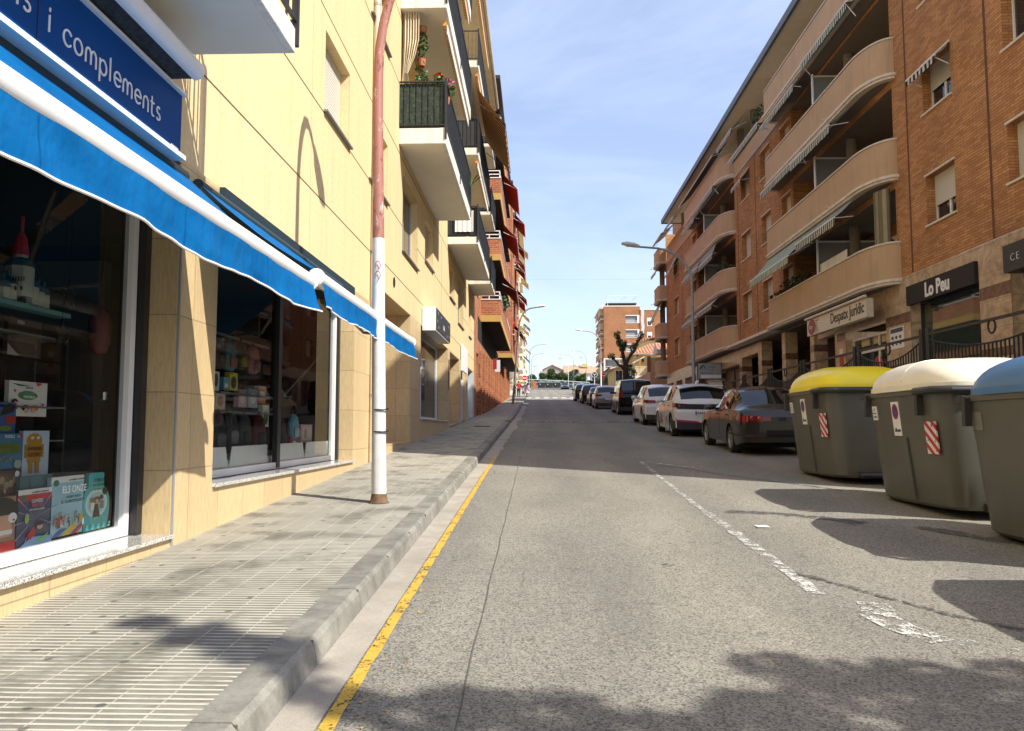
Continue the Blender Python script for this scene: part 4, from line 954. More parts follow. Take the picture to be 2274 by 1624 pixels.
# toy castle on top: a plain generic tower group
tc_ = thing('toy_castle', 'toy castle with blue roofs and a red pointed spire on the top shelf', 'toy', (-3.45, 4.6, 2.0))
def tower(y, X_, z0, wd, h, roofh, wall, roof, n=8, seg=12):
    m = MB(); m.lathe([(wd, 0), (wd, h)], (X_, y, z0), n); m.build('tower', wall, tc_)
    r = MB(); r.lathe([(wd * 1.15, h), (wd * .75, h + roofh * .45), (wd * .25, h + roofh * .6), (.012, h + roofh)], (X_, y, z0), n); r.build('tower_roof', roof, tc_)
CW = pbr('castle_wall', (.38, .40, .36), .7); CR = pbr('castle_blue_roof', (.03, .10, .16), .6); CRR = pbr('castle_red_roof', (.42, .03, .06), .5)
cy, cz = sight(42, 660, -3.42)
tower(cy, -3.42, cz, .085, .20, .10, CW, CR); tower(cy, -3.42, cz + .26, .045, .02, .26, CW, CRR)
for (px, w_2, h_) in ((18, .05, .10), (4, .05, .07), (68, .05, .12), (84, .04, .10), (96, .04, .09)): yy, _ = sight(px, 660, -3.40); tower(yy, -3.40, cz - .04, w_2, h_, .09, CW, CR)
MB().box(-3.48, -3.36, ya, yb, cz - .075, cz - .045).build('base', pbr('castle_base', (.12, .26, .27), .6), tc_)
wn = MB()
for (px, py, s_w) in ((35, 640, .010), (48, 640, .010)): yy, zz = sight(px, py, -3.33); wn.lathe([(0, 0), (.016, 0)], (-3.332, yy, zz), 12, 'x')
for i in range(5): yy, zz = sight(30 + i * 6, 618, -3.33); wn.box(-3.334, -3.331, yy - .004, yy + .004, zz - .018, zz + .012)
wn.build('arch_window', M_dark, tc_)
def star(label, Xp, px, py, r):
    y, z = sight(px, py, Xp); pts = [(y + r * (1 if i % 2 == 0 else .42) * sin(i * pi / 5), z + r * (1 if i % 2 == 0 else .42) * cos(i * pi / 5)) for i in range(10)]
    t = thing('hanging_star', label, 'decoration', (Xp, y, z), 'black stars hung in the window')
    m = MB(); m.grid([[(Xp - .01, a, b) for a, b in pts], [(Xp, a, b) for a, b in pts]], closed=True, cap=True); m.build('star', M_dark, t)
    MB().box(Xp - .006, Xp - .004, y - .001, y + .001, z + r, 3.4).build('thread', M_dark, t)
star('black cardboard star hanging right of the toy castle', -3.35, 156, 655, .11); star('black cardboard star hanging lower, right of the OSSA book', -3.35, 139, 742, .10)
# pink bag and clutter on the right side of the first window
pb = thing('hanging_bag', 'dusty pink bag hanging at the right end of the first window', 'bag', (-3.4, 5.95, 1.9))
y, z = sight(228, 740, -3.4); m = MB(); m.lathe([(.02, .17), (.06, .14), (.085, .05), (.08, -.10), (.05, -.17), (.0, -.19)], (-3.42, y, z + .02), 12); m.build('bag_body', pbr('dusty_pink_cloth', (.16, .04, .045), .8, var=.25, vs=8), pb, smooth='full')
m = MB(); m.tube([(-3.42, y - .03, z + .22), (-3.42, y, z + .4), (-3.42, y + .01, 3.4)], .006, 5); m.build('cord', M_dark, pb)
mg = thing('metal_cup', 'shiny metal cup on the right side shelf of the first window', 'cup', (-3.38, 6, 1.5)); y, z = sight(232, 880, -3.38); MB().lathe([(.0, -.03), (.035, -.03), (.04, .03), (.036, .03), (.032, -.02)], (-3.38, y, z), 14).build('cup_body', pbr('bright_metal', (.7, .7, .7), .15, 1, var=0), mg)
# ---- second window: backpacks, boxes, folders
def backpack(label, Xp, px, py, h, col, col2=None, w=None, grp='backpacks in the second window'):
    y, z = sight(px, py, Xp); w = w or h * .7
    t = thing('backpack', label, 'backpack', (Xp, y, z - h / 2), grp); m = MB(); rows = []
    for i, (u, s) in enumerate(((-.5, .62), (-.42, .92), (-.2, 1), (.15, 1), (.35, .85), (.46, .55), (.5, .2))):
        rows.append([(Xp - .02 + .09 * s * max(-.2, cos(a)), y + w / 2 * s * sin(a), z + u * h) for a in [2 * pi * k / 14 for k in range(14)]])
    m.grid(rows, closed=True, cap=True); m.build('bag_body', cm('bag_' + label, col, .7), t, smooth='full')
    p = MB(); rows = []
    for (u, s) in ((-.40, .6), (-.34, .75), (-.1, .78), (-.02, .6)): rows.append([(Xp + .045 + .05 * s * max(-.2, cos(a)), y + w / 2 * s * sin(a), z + u * h) for a in [2 * pi * k / 12 for k in range(12)]])
    p.grid(rows, closed=True, cap=True); p.build('pocket', cm('bagp_' + label, col2 or tuple(c * .7 for c in col), .7), t, smooth='full')
    s_ = MB(); s_.tube([(Xp, y - .03, z + h * .49), (Xp, y, z + h * .58), (Xp, y + .03, z + h * .49)], .008, 5); s_.build('handle', M_dark, t)
bp = [('black backpack at the left end of the second window', -3.45, 482, 960, .42, (.02, .02, .022), (.09, .09, .09)), ('black backpack with a pale logo tag beside the left end of the second window', -3.5, 512, 955, .40, (.025, .025, .03), (.2, .2, .2)), ('charcoal backpack left of the red-trimmed one', -3.45, 541, 957, .40, (.03, .03, .03), (.015, .015, .015)),
      ('black and red backpack just left of the dark mullion', -3.42, 574, 958, .42, (.10, .012, .018), (.02, .02, .02)), ('black backpack with a red zip just right of the dark mullion', -3.42, 622, 962, .36, (.03, .01, .012), (.02, .02, .02)),
      ('pale blue backpack with a cloud pattern near the right of the second window', -3.36, 651, 948, .36, (.10, .30, .38), (.35, .45, .48)), ('dusty pink backpack hanging high left of the mullion', -3.42, 562, 800, .34, (.32, .13, .11), (.25, .10, .09)), ('teal backpack hanging high, second from the left', -3.45, 509, 790, .34, (.03, .13, .15), (.15, .06, .05)), ('black backpack hanging high at the left end', -3.5, 484, 785, .34, (.02, .02, .03), None), ('black backpack hanging between the teal and the pink one', -3.5, 534, 790, .34, (.02, .02, .02), (.2, .18, .02))]
for a in bp: backpack(*a)
g2 = 'boxes on the shelf of the second window'
for (lab, x0, x1, yt, yb, col, art) in (('white toy box with a dark picture at the left end of the shelf', 473, 487, 825, 868, (.6, .6, .56), [((.05, .06, .05), 'e', .5, .55, .3, .35)]), ('yellow toy box with a black picture on the shelf', 510, 528, 828, 868, (.55, .48, .04), [(K, 'e', .5, .45, .35, .35), (RD, 'r', .05, .4, .88, .97)]), ('small blue box beside the yellow toy box', 497, 508, 838, 866, (.1, .35, .45), [(WH, 'r', .2, .8, .2, .5)]), ('white and green box in the shelf row', 583, 597, 900, 948, (.55, .56, .46), [((.05, .12, .05), 'e', .5, .4, .35, .3)]),
        ('pale pink folder in the shelf row', 530, 548, 865, 905, (.5, .3, .3), [((.6, .5, .5), 'e', .5, .5, .3, .3)]), ('pale blue folder in the shelf row', 552, 572, 864, 906, (.3, .42, .5), [(WH, 'e', .5, .5, .3, .3)]), ('cream folder in the shelf row', 478, 500, 872, 910, (.5, .46, .36), [((.4, .15, .1), 'e', .5, .5, .3, .3)]), ('orange and white box right of the shelf row', 574, 590, 858, 896, (.5, .22, .08), [(WH, 'r', .2, .8, .3, .7)]),
        ('pink and white toy set box at the right end, on the ledge', 668, 693, 943, 982, (.55, .28, .33), [((.55, .5, .42), 'r', .12, .9, .1, .88), ((.35, .2, .15), 'e', .4, .5, .12, .3)]), ('red box with a white deer under the pale blue backpack', 645, 662, 968, 996, (.4, .02, .03), [(WH, 'e', .5, .4, .25, .2)])):
    book(lab, -3.35 if 'ledge' in lab or 'deer' in lab else -3.5, x0, x1, yt, yb, col, art, name='toy_box', cat='box', th=.06, grp=g2)
q = MB()
for px, py in ((480, 868), ): y0_, z_ = sight(470, 912, -3.55); y1_, _ = sight(600, 912, -3.55); q.box(-3.65, -3.45, y0_, y1_, z_ - .02, z_); y0_, z_ = sight(470, 869, -3.55); q.box(-3.65, -3.45, y0_, y1_, z_ - .02, z_)
y0_, z_ = sight(470, 735, -3.55); q.box(-3.6, -3.58, y0_, y1_, z_ - .01, z_ + .02)
tag(q.build('wall_shelf', MATS['grey_shelf']), 'grey wall shelves and hanging rail inside the second window', 'shelf')

# ---- farther openings of the cream building
MB().box(XL - 1.32, XL - 1.28, 14.4, 18.1, 1.0, 3.95).build('entrance_wall', M_stone, cb)
o = MB().box(XL - 1.27, XL - 1.2, 15.2, 16.6, 1.1, 3.3).build('door', M_alu, cb); MB().box(XL - 1.19, XL - 1.17, 15.3, 16.5, 1.3, 3.2).build('pane', M_pane, o)
shopfront(19.78, 25.7, 1.62, 3.92, -3.24, (20.7, 22.2), t=.06)
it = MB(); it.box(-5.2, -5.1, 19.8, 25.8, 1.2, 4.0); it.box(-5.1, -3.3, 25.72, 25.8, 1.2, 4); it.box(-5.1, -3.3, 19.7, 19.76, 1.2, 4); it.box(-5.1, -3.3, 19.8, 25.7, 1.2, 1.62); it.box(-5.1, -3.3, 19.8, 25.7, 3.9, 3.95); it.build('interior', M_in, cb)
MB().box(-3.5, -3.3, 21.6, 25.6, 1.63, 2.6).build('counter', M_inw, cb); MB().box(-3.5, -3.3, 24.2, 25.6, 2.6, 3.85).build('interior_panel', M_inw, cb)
s5 = thing('shop_sign', 'black box sign with white side and pale floral lettering over the grey shop', 'sign', (XL + .2, 21.5, 4.1))
MB().box(XL + .02, XL + .36, 20.0, 23.3, 3.82, 4.42).build('box', M_white, s5); MB().box(XL + .361, XL + .375, 20.05, 23.27, 3.85, 4.40).build('face', M_black, s5)
l5 = MB(); l5.text('Valle', .2, MX(21.65, 4.0, XL + .377), .003, align='CENTER', shear=.3)
for (yy, zz) in ((20.4, 4.3), (20.5, 3.95), (22.8, 4.25), (22.9, 3.98), (21.0, 4.28), (22.4, 3.93), (20.3, 4.1)): l5.lathe([(0, .002), (.045, .002)], (XL + .376, yy, zz), 6, 'x')
l5.build('lettering', pbr('pale_gold', (.5, .47, .38), .5, var=0), s5)
MB().box(XL - .78, XL - .74, 26.45, 29.7, 1.3, 3.92).build('entrance_wall', M_stone, cb)
MB().box(XL - .72, XL - .68, 27.2, 28.6, 1.5, 3.6).build('door', M_shutd, cb)
MB().box(XL + .021, XL + .035, 26.0, 26.25, 2.6, 3.6).build('plaque', pbr('purple_plaque', (.14, .06, .08), .4), cb)
MB().box(XL - .16, XL - .12, 30.3, 32.7, 1.4, 3.9).build('shop_shutter', panelmat('white_ribbed_door', (.70, .70, .70), .12, 9, line=(.2, .2, .2), lw=.01, var=.03), cb)
MB().box(XL + .03, XL + .10, 30.3, 32.4, 3.55, 4.55).build('banner', M_white, cb)
MB().box(XL - .48, XL - .45, 33.4, 35.9, 1.4, 3.9).build('shop_shutter', M_shutw, cb); MB().box(XL - .44, XL + .03, 35.86, 35.895, 1.5, 3.85).build('panel', pbr('pale_blue_panel', (.55, .60, .68), .5), cb)
# ================================================================== LEFT: RED BRICK BUILDING
rb = thing('apartment_building', 'red brick apartment block with overhanging brick balconies and red awnings', 'building', (XL, 55, 2.4))
M_ochre = pbr('ochre_band', (.52, .34, .10), .8, var=.08, vs=2, streak=.2)
M_redaw = stripes('red_striped_awning', (.60, .05, .02), (.28, .02, .015), .16, .45, 1)
M_redaw2 = stripes('dark_red_awning', (.42, .03, .02), (.12, .015, .012), .14, .45, 1)
XB2 = -1.88; ZR = 18.1; ZR2 = 19.5; ZR3 = 20.3
# ground floor: brick piers with dark gaps
gh = []; y = 38.4
ii = 0
while y < 82: gh.append((y, y + 1.5, G(y) + (.9 if ii % 3 else .15), 5.1 + .045 * (y - 40), .8)); y += 2.5; ii += 1
wl = MB(); xwall(wl, XL, 1, 58.2, 83.0, ZR, ZR2, []); xwall(wl, XL, 1, 37.0, 83.0, 1.2, ZR, gh + [(42.3, 56.4, 8.1 + 3.25 * f, 10.2 + 3.25 * f, 1.2) for f in range(4)] + [(38.0, 39.4, 7.9 + 3.25 * f, 9.4 + 3.25 * f, .2) for f in range(4)])
wl.face((XL, 37, 1), (-13, 37, 1), (-13, 37, ZR), (XL, 37, ZR)); wl.face((XL, 83, 1), (XL, 83, ZR2), (-13, 83, ZR2), (-13, 83, 1)); wl.face((XL, 37, ZR), (XL, 83, ZR), (-13, 83, ZR), (-13, 37, ZR)); wl.box(-13, XL - .01, 58.2, 83, ZR, ZR2)
for (a, b, z0, z1, d) in gh: wl.box(XL + .001, XL + .13, b + .22, b + .78, G(b) + .1, z1 + .2)
wl.build('wall', M_brickL, rb)
MB().box(XL + .002, XL + .012, 39.2, 82.8, 5.75, 6.9).build('recess_shade_panel', M_dark, rb)  # flat black panel painting in the deep shade below the overhang
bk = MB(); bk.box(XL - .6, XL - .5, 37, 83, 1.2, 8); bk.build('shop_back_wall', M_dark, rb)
for (a, b, z0, z1, d) in gh[::2]: MB().box(XL - .1, XL + .05, a - .02, b + .02, z0 - .08, z0 - .004).build('window_sill', M_trim, rb)
pl = MB(); pl.box(XL - .12, XL + .03, 40.0, 40.6, 3.9, 4.6); pl.box(XL + .001, XL + .03, 40.1, 40.6, 3.5, 3.7); pl.build('notice_board', M_black, rb)
for f in range(3): xwindow(rb, XL - .15, 1, 38.0, 39.4, 7.9 + 3.25 * f, 9.4 + 3.25 * f, shutter=.6, shm=M_shutw, sill=XL, sillm=M_white)
for f in range(4):
    MB().box(XL - 1.2, XL - 1.18, 42.3, 56.4, 8.1 + 3.25 * f, 10.2 + 3.25 * f).build('loggia_wall', M_brickL, rb)
    z = 6.92 + 3.25 * f
    o = MB().box(XL + .001, XB2, 41.5, 57.5, z, z + .34).build('balcony', M_ochre, rb); MB().box(XL + .03, XB2 - .05, 41.55, 57.45, z - .012, z - .002).build('soffit', M_dark, o)  # near-black soffit: the shade under each balcony is put into its colour
    q = MB(); q.box(XL + .001, XB2, 41.5, 41.62, z + .341, z + 1.15); q.box(XB2 - .12, XB2, 41.62, 57.38, z + .341, z + 1.15); q.box(XL + .001, XB2, 57.38, 57.5, z + .341, z + 1.15); q.build('parapet', M_brickL, o)
    c = MB(); c.box(XL + .001, XB2 + .03, 41.47, 41.65, z + 1.151, z + 1.20); c.box(XB2 - .15, XB2 + .03, 41.651, 57.53, z + 1.151, z + 1.20); c.build('coping', M_white, o)
    r = MB()
    for zz in (z + 1.36, z + 1.55): r.box(XL, XB2 - .03, 41.54, 41.58, zz, zz + .045); r.box(XB2 - .075, XB2 - .03, 41.58, 57.4, zz, zz + .045)
    for yy in (41.54, 45, 49, 53, 57.3): r.box(XB2 - .075, XB2 - .03, yy, yy + .045, z + 1.2, z + 1.55)
    r.box(XL + .4, XL + .445, 41.54, 41.585, z + 1.2, z + 1.36); r.build('railing', M_white, o)
    if f: awning(rb, XB2 - .05, XB2 + .75, 44 + f, 50 + f, z - .12, z - 1.0, M_redaw2 if f == 1 else M_redaw, .25)
# farther projecting bays of solid brick
for (a, b, zt) in ((60.0, 69.0, ZR2), (72.5, 82.0, ZR3)):
    q = MB(); xwall(q, XB2 + .05, 1, a, b, 7.0 + (a - 60) * .04, zt, [(a + 1.2, a + 3.0, 8.6 + 3.2 * f, 10.0 + 3.2 * f, .2) for f in range(4)] + [(b - 3.2, b - 1.2, 8.6 + 3.2 * f, 10.0 + 3.2 * f, .2) for f in range(4)])
    X_ = XB2 + .05; z0 = 7.0 + (a - 60) * .04
    q.face((XL, a, z0), (X_, a, z0), (X_, a, zt), (XL, a, zt)); q.face((XL, b, z0), (XL, b, zt), (X_, b, zt), (X_, b, z0)); q.build('bay', M_brickL, rb)
    MB().box(XL, X_ + .01, a - .01, b + .01, z0 - .33, z0 - .002).box(XL, X_, a, b, z0 - .345, z0 - .335).build('bay_base', [M_ochre], rb); MB().box(XL + .02, X_ - .03, a + .03, b - .03, z0 - .36, z0 - .35).build('soffit', M_dark, rb)  # bay soffit coloured black to stand for the shade underneath
    for f in range(4):
        for (p, r_) in ((a + 1.2, a + 3.0), (b - 3.2, b - 1.2)): xwindow(rb, X_ - .15, 1, p, r_, 8.6 + 3.2 * f, 10.0 + 3.2 * f, shutter=random.choice((.2, .6, .9)), shm=M_shutw, sill=X_, sillm=M_white, sproj=.12, sw=.08)
for (y, z, m_, w_, pr) in ((62, 18.4, M_redaw, 4.5, .9), (66, 15.3, M_redaw2, 3.5, .85), (63, 12.2, M_redaw, 5, .9), (75, 14.5, M_redaw2, 4, .9), (74, 18.9, M_redaw2, 4, .7), (62, 9.6, M_redaw2, 4.5, .8), (73, 10.7, M_redaw2, 4.5, .8), (69.5, 16.6, M_redaw2, 3, .8)):
    awning(rb, XB2 + .05, XB2 + .05 + pr, y, y + w_, z, z - 1.0, m_, .28)
for (y, z) in ((59.2, 10.2), (59.2, 13.4), (59.4, 16.6), (70.4, 11.0), (70.4, 14.2)): MB().box(XL + .01, XL + .5, y, y + .7, z, z + .55).build('air_conditioner', M_white, rb, bevel=.01)
MB().box(XL - .3, XB2 + .16, 37.2, 58.0, ZR - .01, ZR + .16).build('roof_eaves', M_iron, rb); MB().box(XL - .3, XB2 + .16, 58.01, 71, ZR2, ZR2 + .16).build('roof_eaves', M_iron, rb); MB().box(XL - .3, XB2 + .16, 71.01, 83.3, ZR3, ZR3 + .16).build('roof_eaves', M_iron, rb)
fb = MB(); fb.box(XL + .02, XL + .42, 54.3, 54.38, 5.2, 6.0); o = fb.build('projecting_sign', M_white); tag(o, 'white and red shop sign sticking out under the brick overhang', 'sign')
fb = MB(); fb.box(XL + .02, XL + .30, 52.0, 52.08, 5.2, 5.9); o = fb.build('projecting_sign', pbr('red_sign', (.4, .03, .03), .5)); tag(o, 'dark red shop sign sticking out from the brick piers', 'sign')
pr = MB(); leafcloud(pr, (XB2 + .05, 45, 8.4), (.25, .9, .4), 220, .09, 3); o = pr.build('balcony_plant', M_leafd); tag(o, 'green bush growing over the lowest brick balcony', 'plant')
pr = MB(); leafcloud(pr, (XB2 + .08, 60.9, 9.2), (.12, .5, .6), 90, .06, 5); o = pr.build('balcony_plant', M_red); tag(o, 'red flowering climber on the brick bay below a red awning', 'plant')

# ================================================================== LEFT: FAR CREAM BUILDING beyond the side street
fc = thing('apartment_building', 'far pale cream apartment block with stacked white balconies beyond the no entry sign', 'building', (-3.4, 110, 5.5))
M_cream2 = pbr('pale_cream_render', (.72, .62, .42), .9, var=.06, vs=.6, streak=.15)
XF = -3.5
q = MB(); hs = [(95 + 6 * i + .8, 95 + 6 * i + 3.4, 9.8 + 2.95 * f, 12 + 2.95 * f, .25) for i in range(12) for f in range(5)]
xwall(q, XF, 1, 93.5, 170, 4.5, 25.0, hs); q.face((XF, 93.5, 4.5), (-14, 93.5, 4.5), (-14, 93.5, 25), (XF, 93.5, 25)); q.face((XF, 170, 4.5), (XF, 170, 25), (-14, 170, 25), (-14, 170, 4.5)); q.face((XF, 93.5, 25), (XF, 170, 25), (-14, 170, 25), (-14, 93.5, 25)); q.build('wall', M_cream2, fc)
q = MB()
for h in hs: q.face((XF - .25, h[0], h[2]), (XF - .25, h[1], h[2]), (XF - .25, h[1], h[3]), (XF - .25, h[0], h[3]))
q.build('window', M_pane, fc)
for f in range(5):
    for i in range(6):
        y0 = 94.5 + 12.4 * i; z = 9.2 + 2.95 * f + (.6 if i > 2 else 0); pj = 1.35 + .25 * (i % 2)
        if i > 4 and f > 3: continue
        o = MB().box(XF + .001, XF + pj, y0, y0 + 8.5, z, z + .28).build('balcony', M_whited if i % 2 else M_cream2, fc)
        q = MB(); q.box(XF, XF + pj, y0, y0 + .1, z + .281, z + 1.25); q.box(XF + pj - .1, XF + pj, y0 + .1, y0 + 8.5, z + .281, z + 1.25); q.build('parapet', M_cream2 if i % 3 else M_whited, o)
awg = pbr('mustard_awning', (.55, .33, .06), .8); awgn = pbr('dark_awning', (.12, .10, .09), .8)
for (y, z, m_) in ((100, 20.4, awg), (112, 17.6, awg), (104, 14.7, awg), (126, 18, awgn), (96, 23.5, awg), (118, 12.2, awgn), (140, 15.5, awg)): awning(fc, XF + 1.5, XF + 2.5, y, y + 4, z, z - .9, m_, .3)
MB().box(XF - .3, XF + 1.9, 93.3, 130, 25.0, 25.25).build('roof_eaves', M_cream2, fc)
MB().box(XF + .02, XF + .9, 94, 110, 8.2, 8.6).build('shop_canopy', M_white, fc)
q = MB()
for i in range(6): q.box(XF - .05, XF + .02, 94.4 + i * 4, 97 + i * 4, 5.7 + i * .24, 8.1)
q.build('shop_window', M_pane, fc)

# ================================================================== RIGHT: BRICK BUILDING
XR = 10.0; XP = 9.38
ra = thing('apartment_building', 'long orange brick apartment block with curved beige balconies on the right', 'building', (XR, 35, 2.3))
LV = [5.30, 8.20, 11.10, 14.0]; RT = 16.35; YN = 7.8; YE = 61.5
cols = [(15.4, 16.9), (19.05, 20.45), (33.9, 35.3), (37.2, 38.7), (56.2, 58.0), (12.3, 13.6), (8.6, 9.9)]
wins = []
for (a, b) in cols:
    for L_ in LV[:3]: wins.append((a, b, L_ + 1.22, L_ + 2.48, .33))
bays = [(22.2, 30.9), (40.0, 49.3)]
piers = [(31.2, 32.4), (49.7, 50.9)]
for (a, b) in piers:
    for L_ in LV[:3]: wins.append((a, b, L_ + 1.22, L_ + 2.48, .33))
lg = []
for (a, b) in bays:
    for L_ in LV[:3]: lg.append((a, b, L_ + .15, L_ + 2.72, 1.7))
w_ = MB(); xwall(w_, XR, -1, YN, YE, 5.47, 13.92, wins + lg)
w_.face((XR, YN, 2), (XR, YN, RT), (24, YN, RT), (24, YN, 2)); w_.face((XR, YE, 3), (24, YE, 3), (24, YE, RT), (XR, YE, RT))
w_.build('wall', M_brickR, ra)
gv = MB()
for y in (17.55, 21.35, 36.2, 39.4, 52.0, 54.9): gv.box(XR - .004, XR + .02, y - .045, y + .045, 5.48, 13.9)
gv.build('groove', pbr('groove_shadow_brick', (.14, .055, .025), .9), ra)
for i_, (a, b, z0, z1, d) in enumerate(wins):
    sh_ = {0: (.95, .95, .95), 1: (.60, .52, .9)}.get(cols.index((a, b)) if (a, b) in cols else 9, (.5, .95, .8))[min(2, int((z0 - 6) / 2.9))]
    if a == 15.4 and z0 > 9 and z0 < 12: sh_ = .05
    if a == 37.2: sh_ = .9
    if a == 56.2: sh_ = 1
    xwindow(ra, XR + .26, -1, a, b, z0, z1, shutter=sh_, shm=M_shut, sill=XR, sillm=M_trim, sw=.05, sproj=.05)
    MB().box(XR - .03, XR + .24, a - .04, b + .04, z1 + .002, z1 + .05).build('lintel', M_trim, ra)
M_gw = stripes('green_white_stripe', (.03, .07, .05), (.62, .60, .50), .17, .5, 1)
M_gw2 = stripes('pale_green_stripe', (.13, .22, .12), (.60, .62, .50), .17, .5, 1)
M_bw = stripes('black_white_stripe', (.02, .022, .025), (.62, .60, .52), .20, .5, 1)
# small window awning
awning(ra, XR - .02, XR - .38, 19.0, 20.5, LV[1] + 2.46, LV[1] + 2.15, M_bw, .16)
awning(ra, XR - .02, XR - .45, 37.1, 38.8, LV[2] + 2.46, LV[2] + 1.9, M_bw, .16)
awning(ra, XR - .02, XR - .65, 56.1, 58.1, LV[2] + 2.46, LV[2] + 1.3, M_gw2, .16)
# loggia interiors
for (a, b, z0, z1, d) in lg:
    L_ = z0 - .15; Xb = XR + 1.68
    q = MB(); q.face((Xb, a, z0), (Xb, a, z1), (Xb, b, z1), (Xb, b, z0)); q.build('loggia_wall', M_brickR, ra)
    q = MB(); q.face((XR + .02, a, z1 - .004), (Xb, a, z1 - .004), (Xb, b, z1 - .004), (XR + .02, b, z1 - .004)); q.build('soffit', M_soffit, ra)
    m_ = a + (b - a) * .43
    xwindow(ra, Xb - .05, -1, a + .5, a + 1.7, L_ + 1.0, L_ + 2.2, shutter=0); xwindow(ra, Xb - .05, -1, a + 2.0, a + 3.2, L_ + .3, L_ + 2.3, shutter=0, shm=M_shut, frame=M_trim); xwindow(ra, Xb - .05, -1, b - 3.0, b - 1.0, L_ + .3, L_ + 2.3)
    s_ = MB(); s_.box(XR - .45, Xb, m_ + 1.2, m_ + 1.24, L_ + .3, L_ + 2.35); o = s_.build('divider_screen', pbr('frosted_screen', (.24, .26, .26), .4, var=.03) if 'frosted_screen' not in MATS else MATS['frosted_screen'], ra)
    q = MB(); q.box(XR - .47, XR - .43, m_ + 1.16, m_ + 1.28, L_ + .3, L_ + 2.45); q.box(XR - .47, Xb, m_ + 1.19, m_ + 1.25, L_ + 2.351, L_ + 2.41); q.build('screen_frame', M_white, o)
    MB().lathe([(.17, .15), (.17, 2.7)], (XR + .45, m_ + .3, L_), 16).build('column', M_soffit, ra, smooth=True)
def plan(y0, y1, Xw, Xo, off=0, near=1.5, far=.45, n=10):
    pts = [(Xw, y0 - off)] if False else []
    pr_ = Xw - Xo
    for i in range(n + 1):
        t = i / n * pi / 2; pts.append((Xw - (pr_ + off) * sin(t), y0 + near - (near + off) * cos(t)))
    for i in range(n + 1):
        t = i / n * pi / 2; pts.append((Xw - (pr_ + off) * cos(t), y1 - far + (far + off) * sin(t)))
    return pts
def curved_balcony(par, L_, y0, y1, Xw=XR, Xo=XP, near=1.5, far=.45, inner=True, h=1.12):
    P0 = plan(y0, y1, Xw, Xo, 0, near, far); Pi = plan(y0, y1, Xw, Xo, -.10, near, far)
    m = MB(); z0, z1 = L_ + .15, L_ + h + .02
    m.grid([[(x, y, z0) for x, y in P0], [(x, y, z1) for x, y in P0]]); m.grid([[(x, y, z0) for x, y in Pi], [(x, y, z1) for x, y in Pi]]); o = m.build('balcony', M_plast, par, smooth='full')
    t = MB()
    for (a, b, of) in ((z1 + .001, z1 + .05, .025),):
        A = plan(y0, y1, Xw, Xo, of, near, far); B = plan(y0, y1, Xw, Xo, -.13, near, far)
        t.grid([[(x, y, a) for x, y in A], [(x, y, b) for x, y in A], [(x, y, b) for x, y in B], [(x, y, a) for x, y in B]])
    t.build('coping', M_trim, o)
    t = MB()
    for (a, b, of) in ((L_ - .0, L_ + .07, .015), (L_ + .071, L_ + .15, .075)):
        A = plan(y0, y1, Xw, Xo, of, near, far); B = plan(y0, y1, Xw, Xo, -.2, near, far)
        t.grid([[(x, y, b) for x, y in B], [(x, y, b) for x, y in A], [(x, y, a) for x, y in A], [(x, y, a) for x, y in B]])
    t.build('moulding', M_trim, o)
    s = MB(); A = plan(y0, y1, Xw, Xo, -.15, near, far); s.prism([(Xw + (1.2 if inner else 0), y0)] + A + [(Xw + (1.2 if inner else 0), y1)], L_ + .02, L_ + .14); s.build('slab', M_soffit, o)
    sp_ = MB()
    for y in (y0 + 3.5, y1 - 3): sp_.tube([(Xo, y, L_ + .22), (Xo - .14, y, L_ + .2)], .025, 6)
    sp_.build('spout', M_trim, o)
    return o
def baw(L_, y0, y1, drop, proj, mat): return awning(ra, XP + .02, XP - proj, y0, y1, L_ - .06, L_ - .06 - drop, mat, .24, M_white)
for bi, (y0, y1) in enumerate(((22.0, 32.8), (39.9, 50.7))):
    for li, L_ in enumerate(LV): curved_balcony(ra, L_, y0, y1)
    m_ = y0 + 5.3
    baw(LV[1], y0 + 1.6, m_ - .1, .55 if bi == 0 else .35, .55 if bi == 0 else .3, M_gw); baw(LV[1], m_ + .1, y1 - .5, .88 if bi == 0 else .45, .75 if bi == 0 else .3, M_gw2 if bi == 0 else M_gw)
    baw(LV[2], y0 + 1.7, m_ + .1, .60, .6 if bi == 0 else .2, M_gw); baw(LV[2], m_ + .2, y1 - .3, .12 if bi == 0 else .5, .2, M_gw)
    baw(LV[3], y0 + .9, m_ - .3, .10, .28, M_gw); baw(LV[3], m_ + .5, y1 - .8, .45, .3, M_gw); 
    if bi == 0: baw(LV[3], y1 - .6, y1 + 4.6, .12, .35, M_gw)
# corner balconies at the far end, wrapping round the gable, with a round column between them
for L_ in LV: curved_balcony(ra, L_, 61.0, 64.6, XR + .8, XP - .0, .25, 1.2, inner=False); 
q = MB()
for a, b in zip(LV[:-1], LV[1:]): q.lathe([(.2, .1), (.2, b - a)], (XR - .12, 62.6, a), 14)
q.build('column', M_soffit, ra, smooth=True)
awning(ra, XP + .3, XP - .15, 61.5, 64.2, LV[3] - .05, LV[3] - .5, M_gw2, .25, arms=False); awning(ra, XP + .3, XP - .35, 61.5, 64.2, LV[2] - .05, LV[2] - 1.3, M_gw2, .25, arms=False)
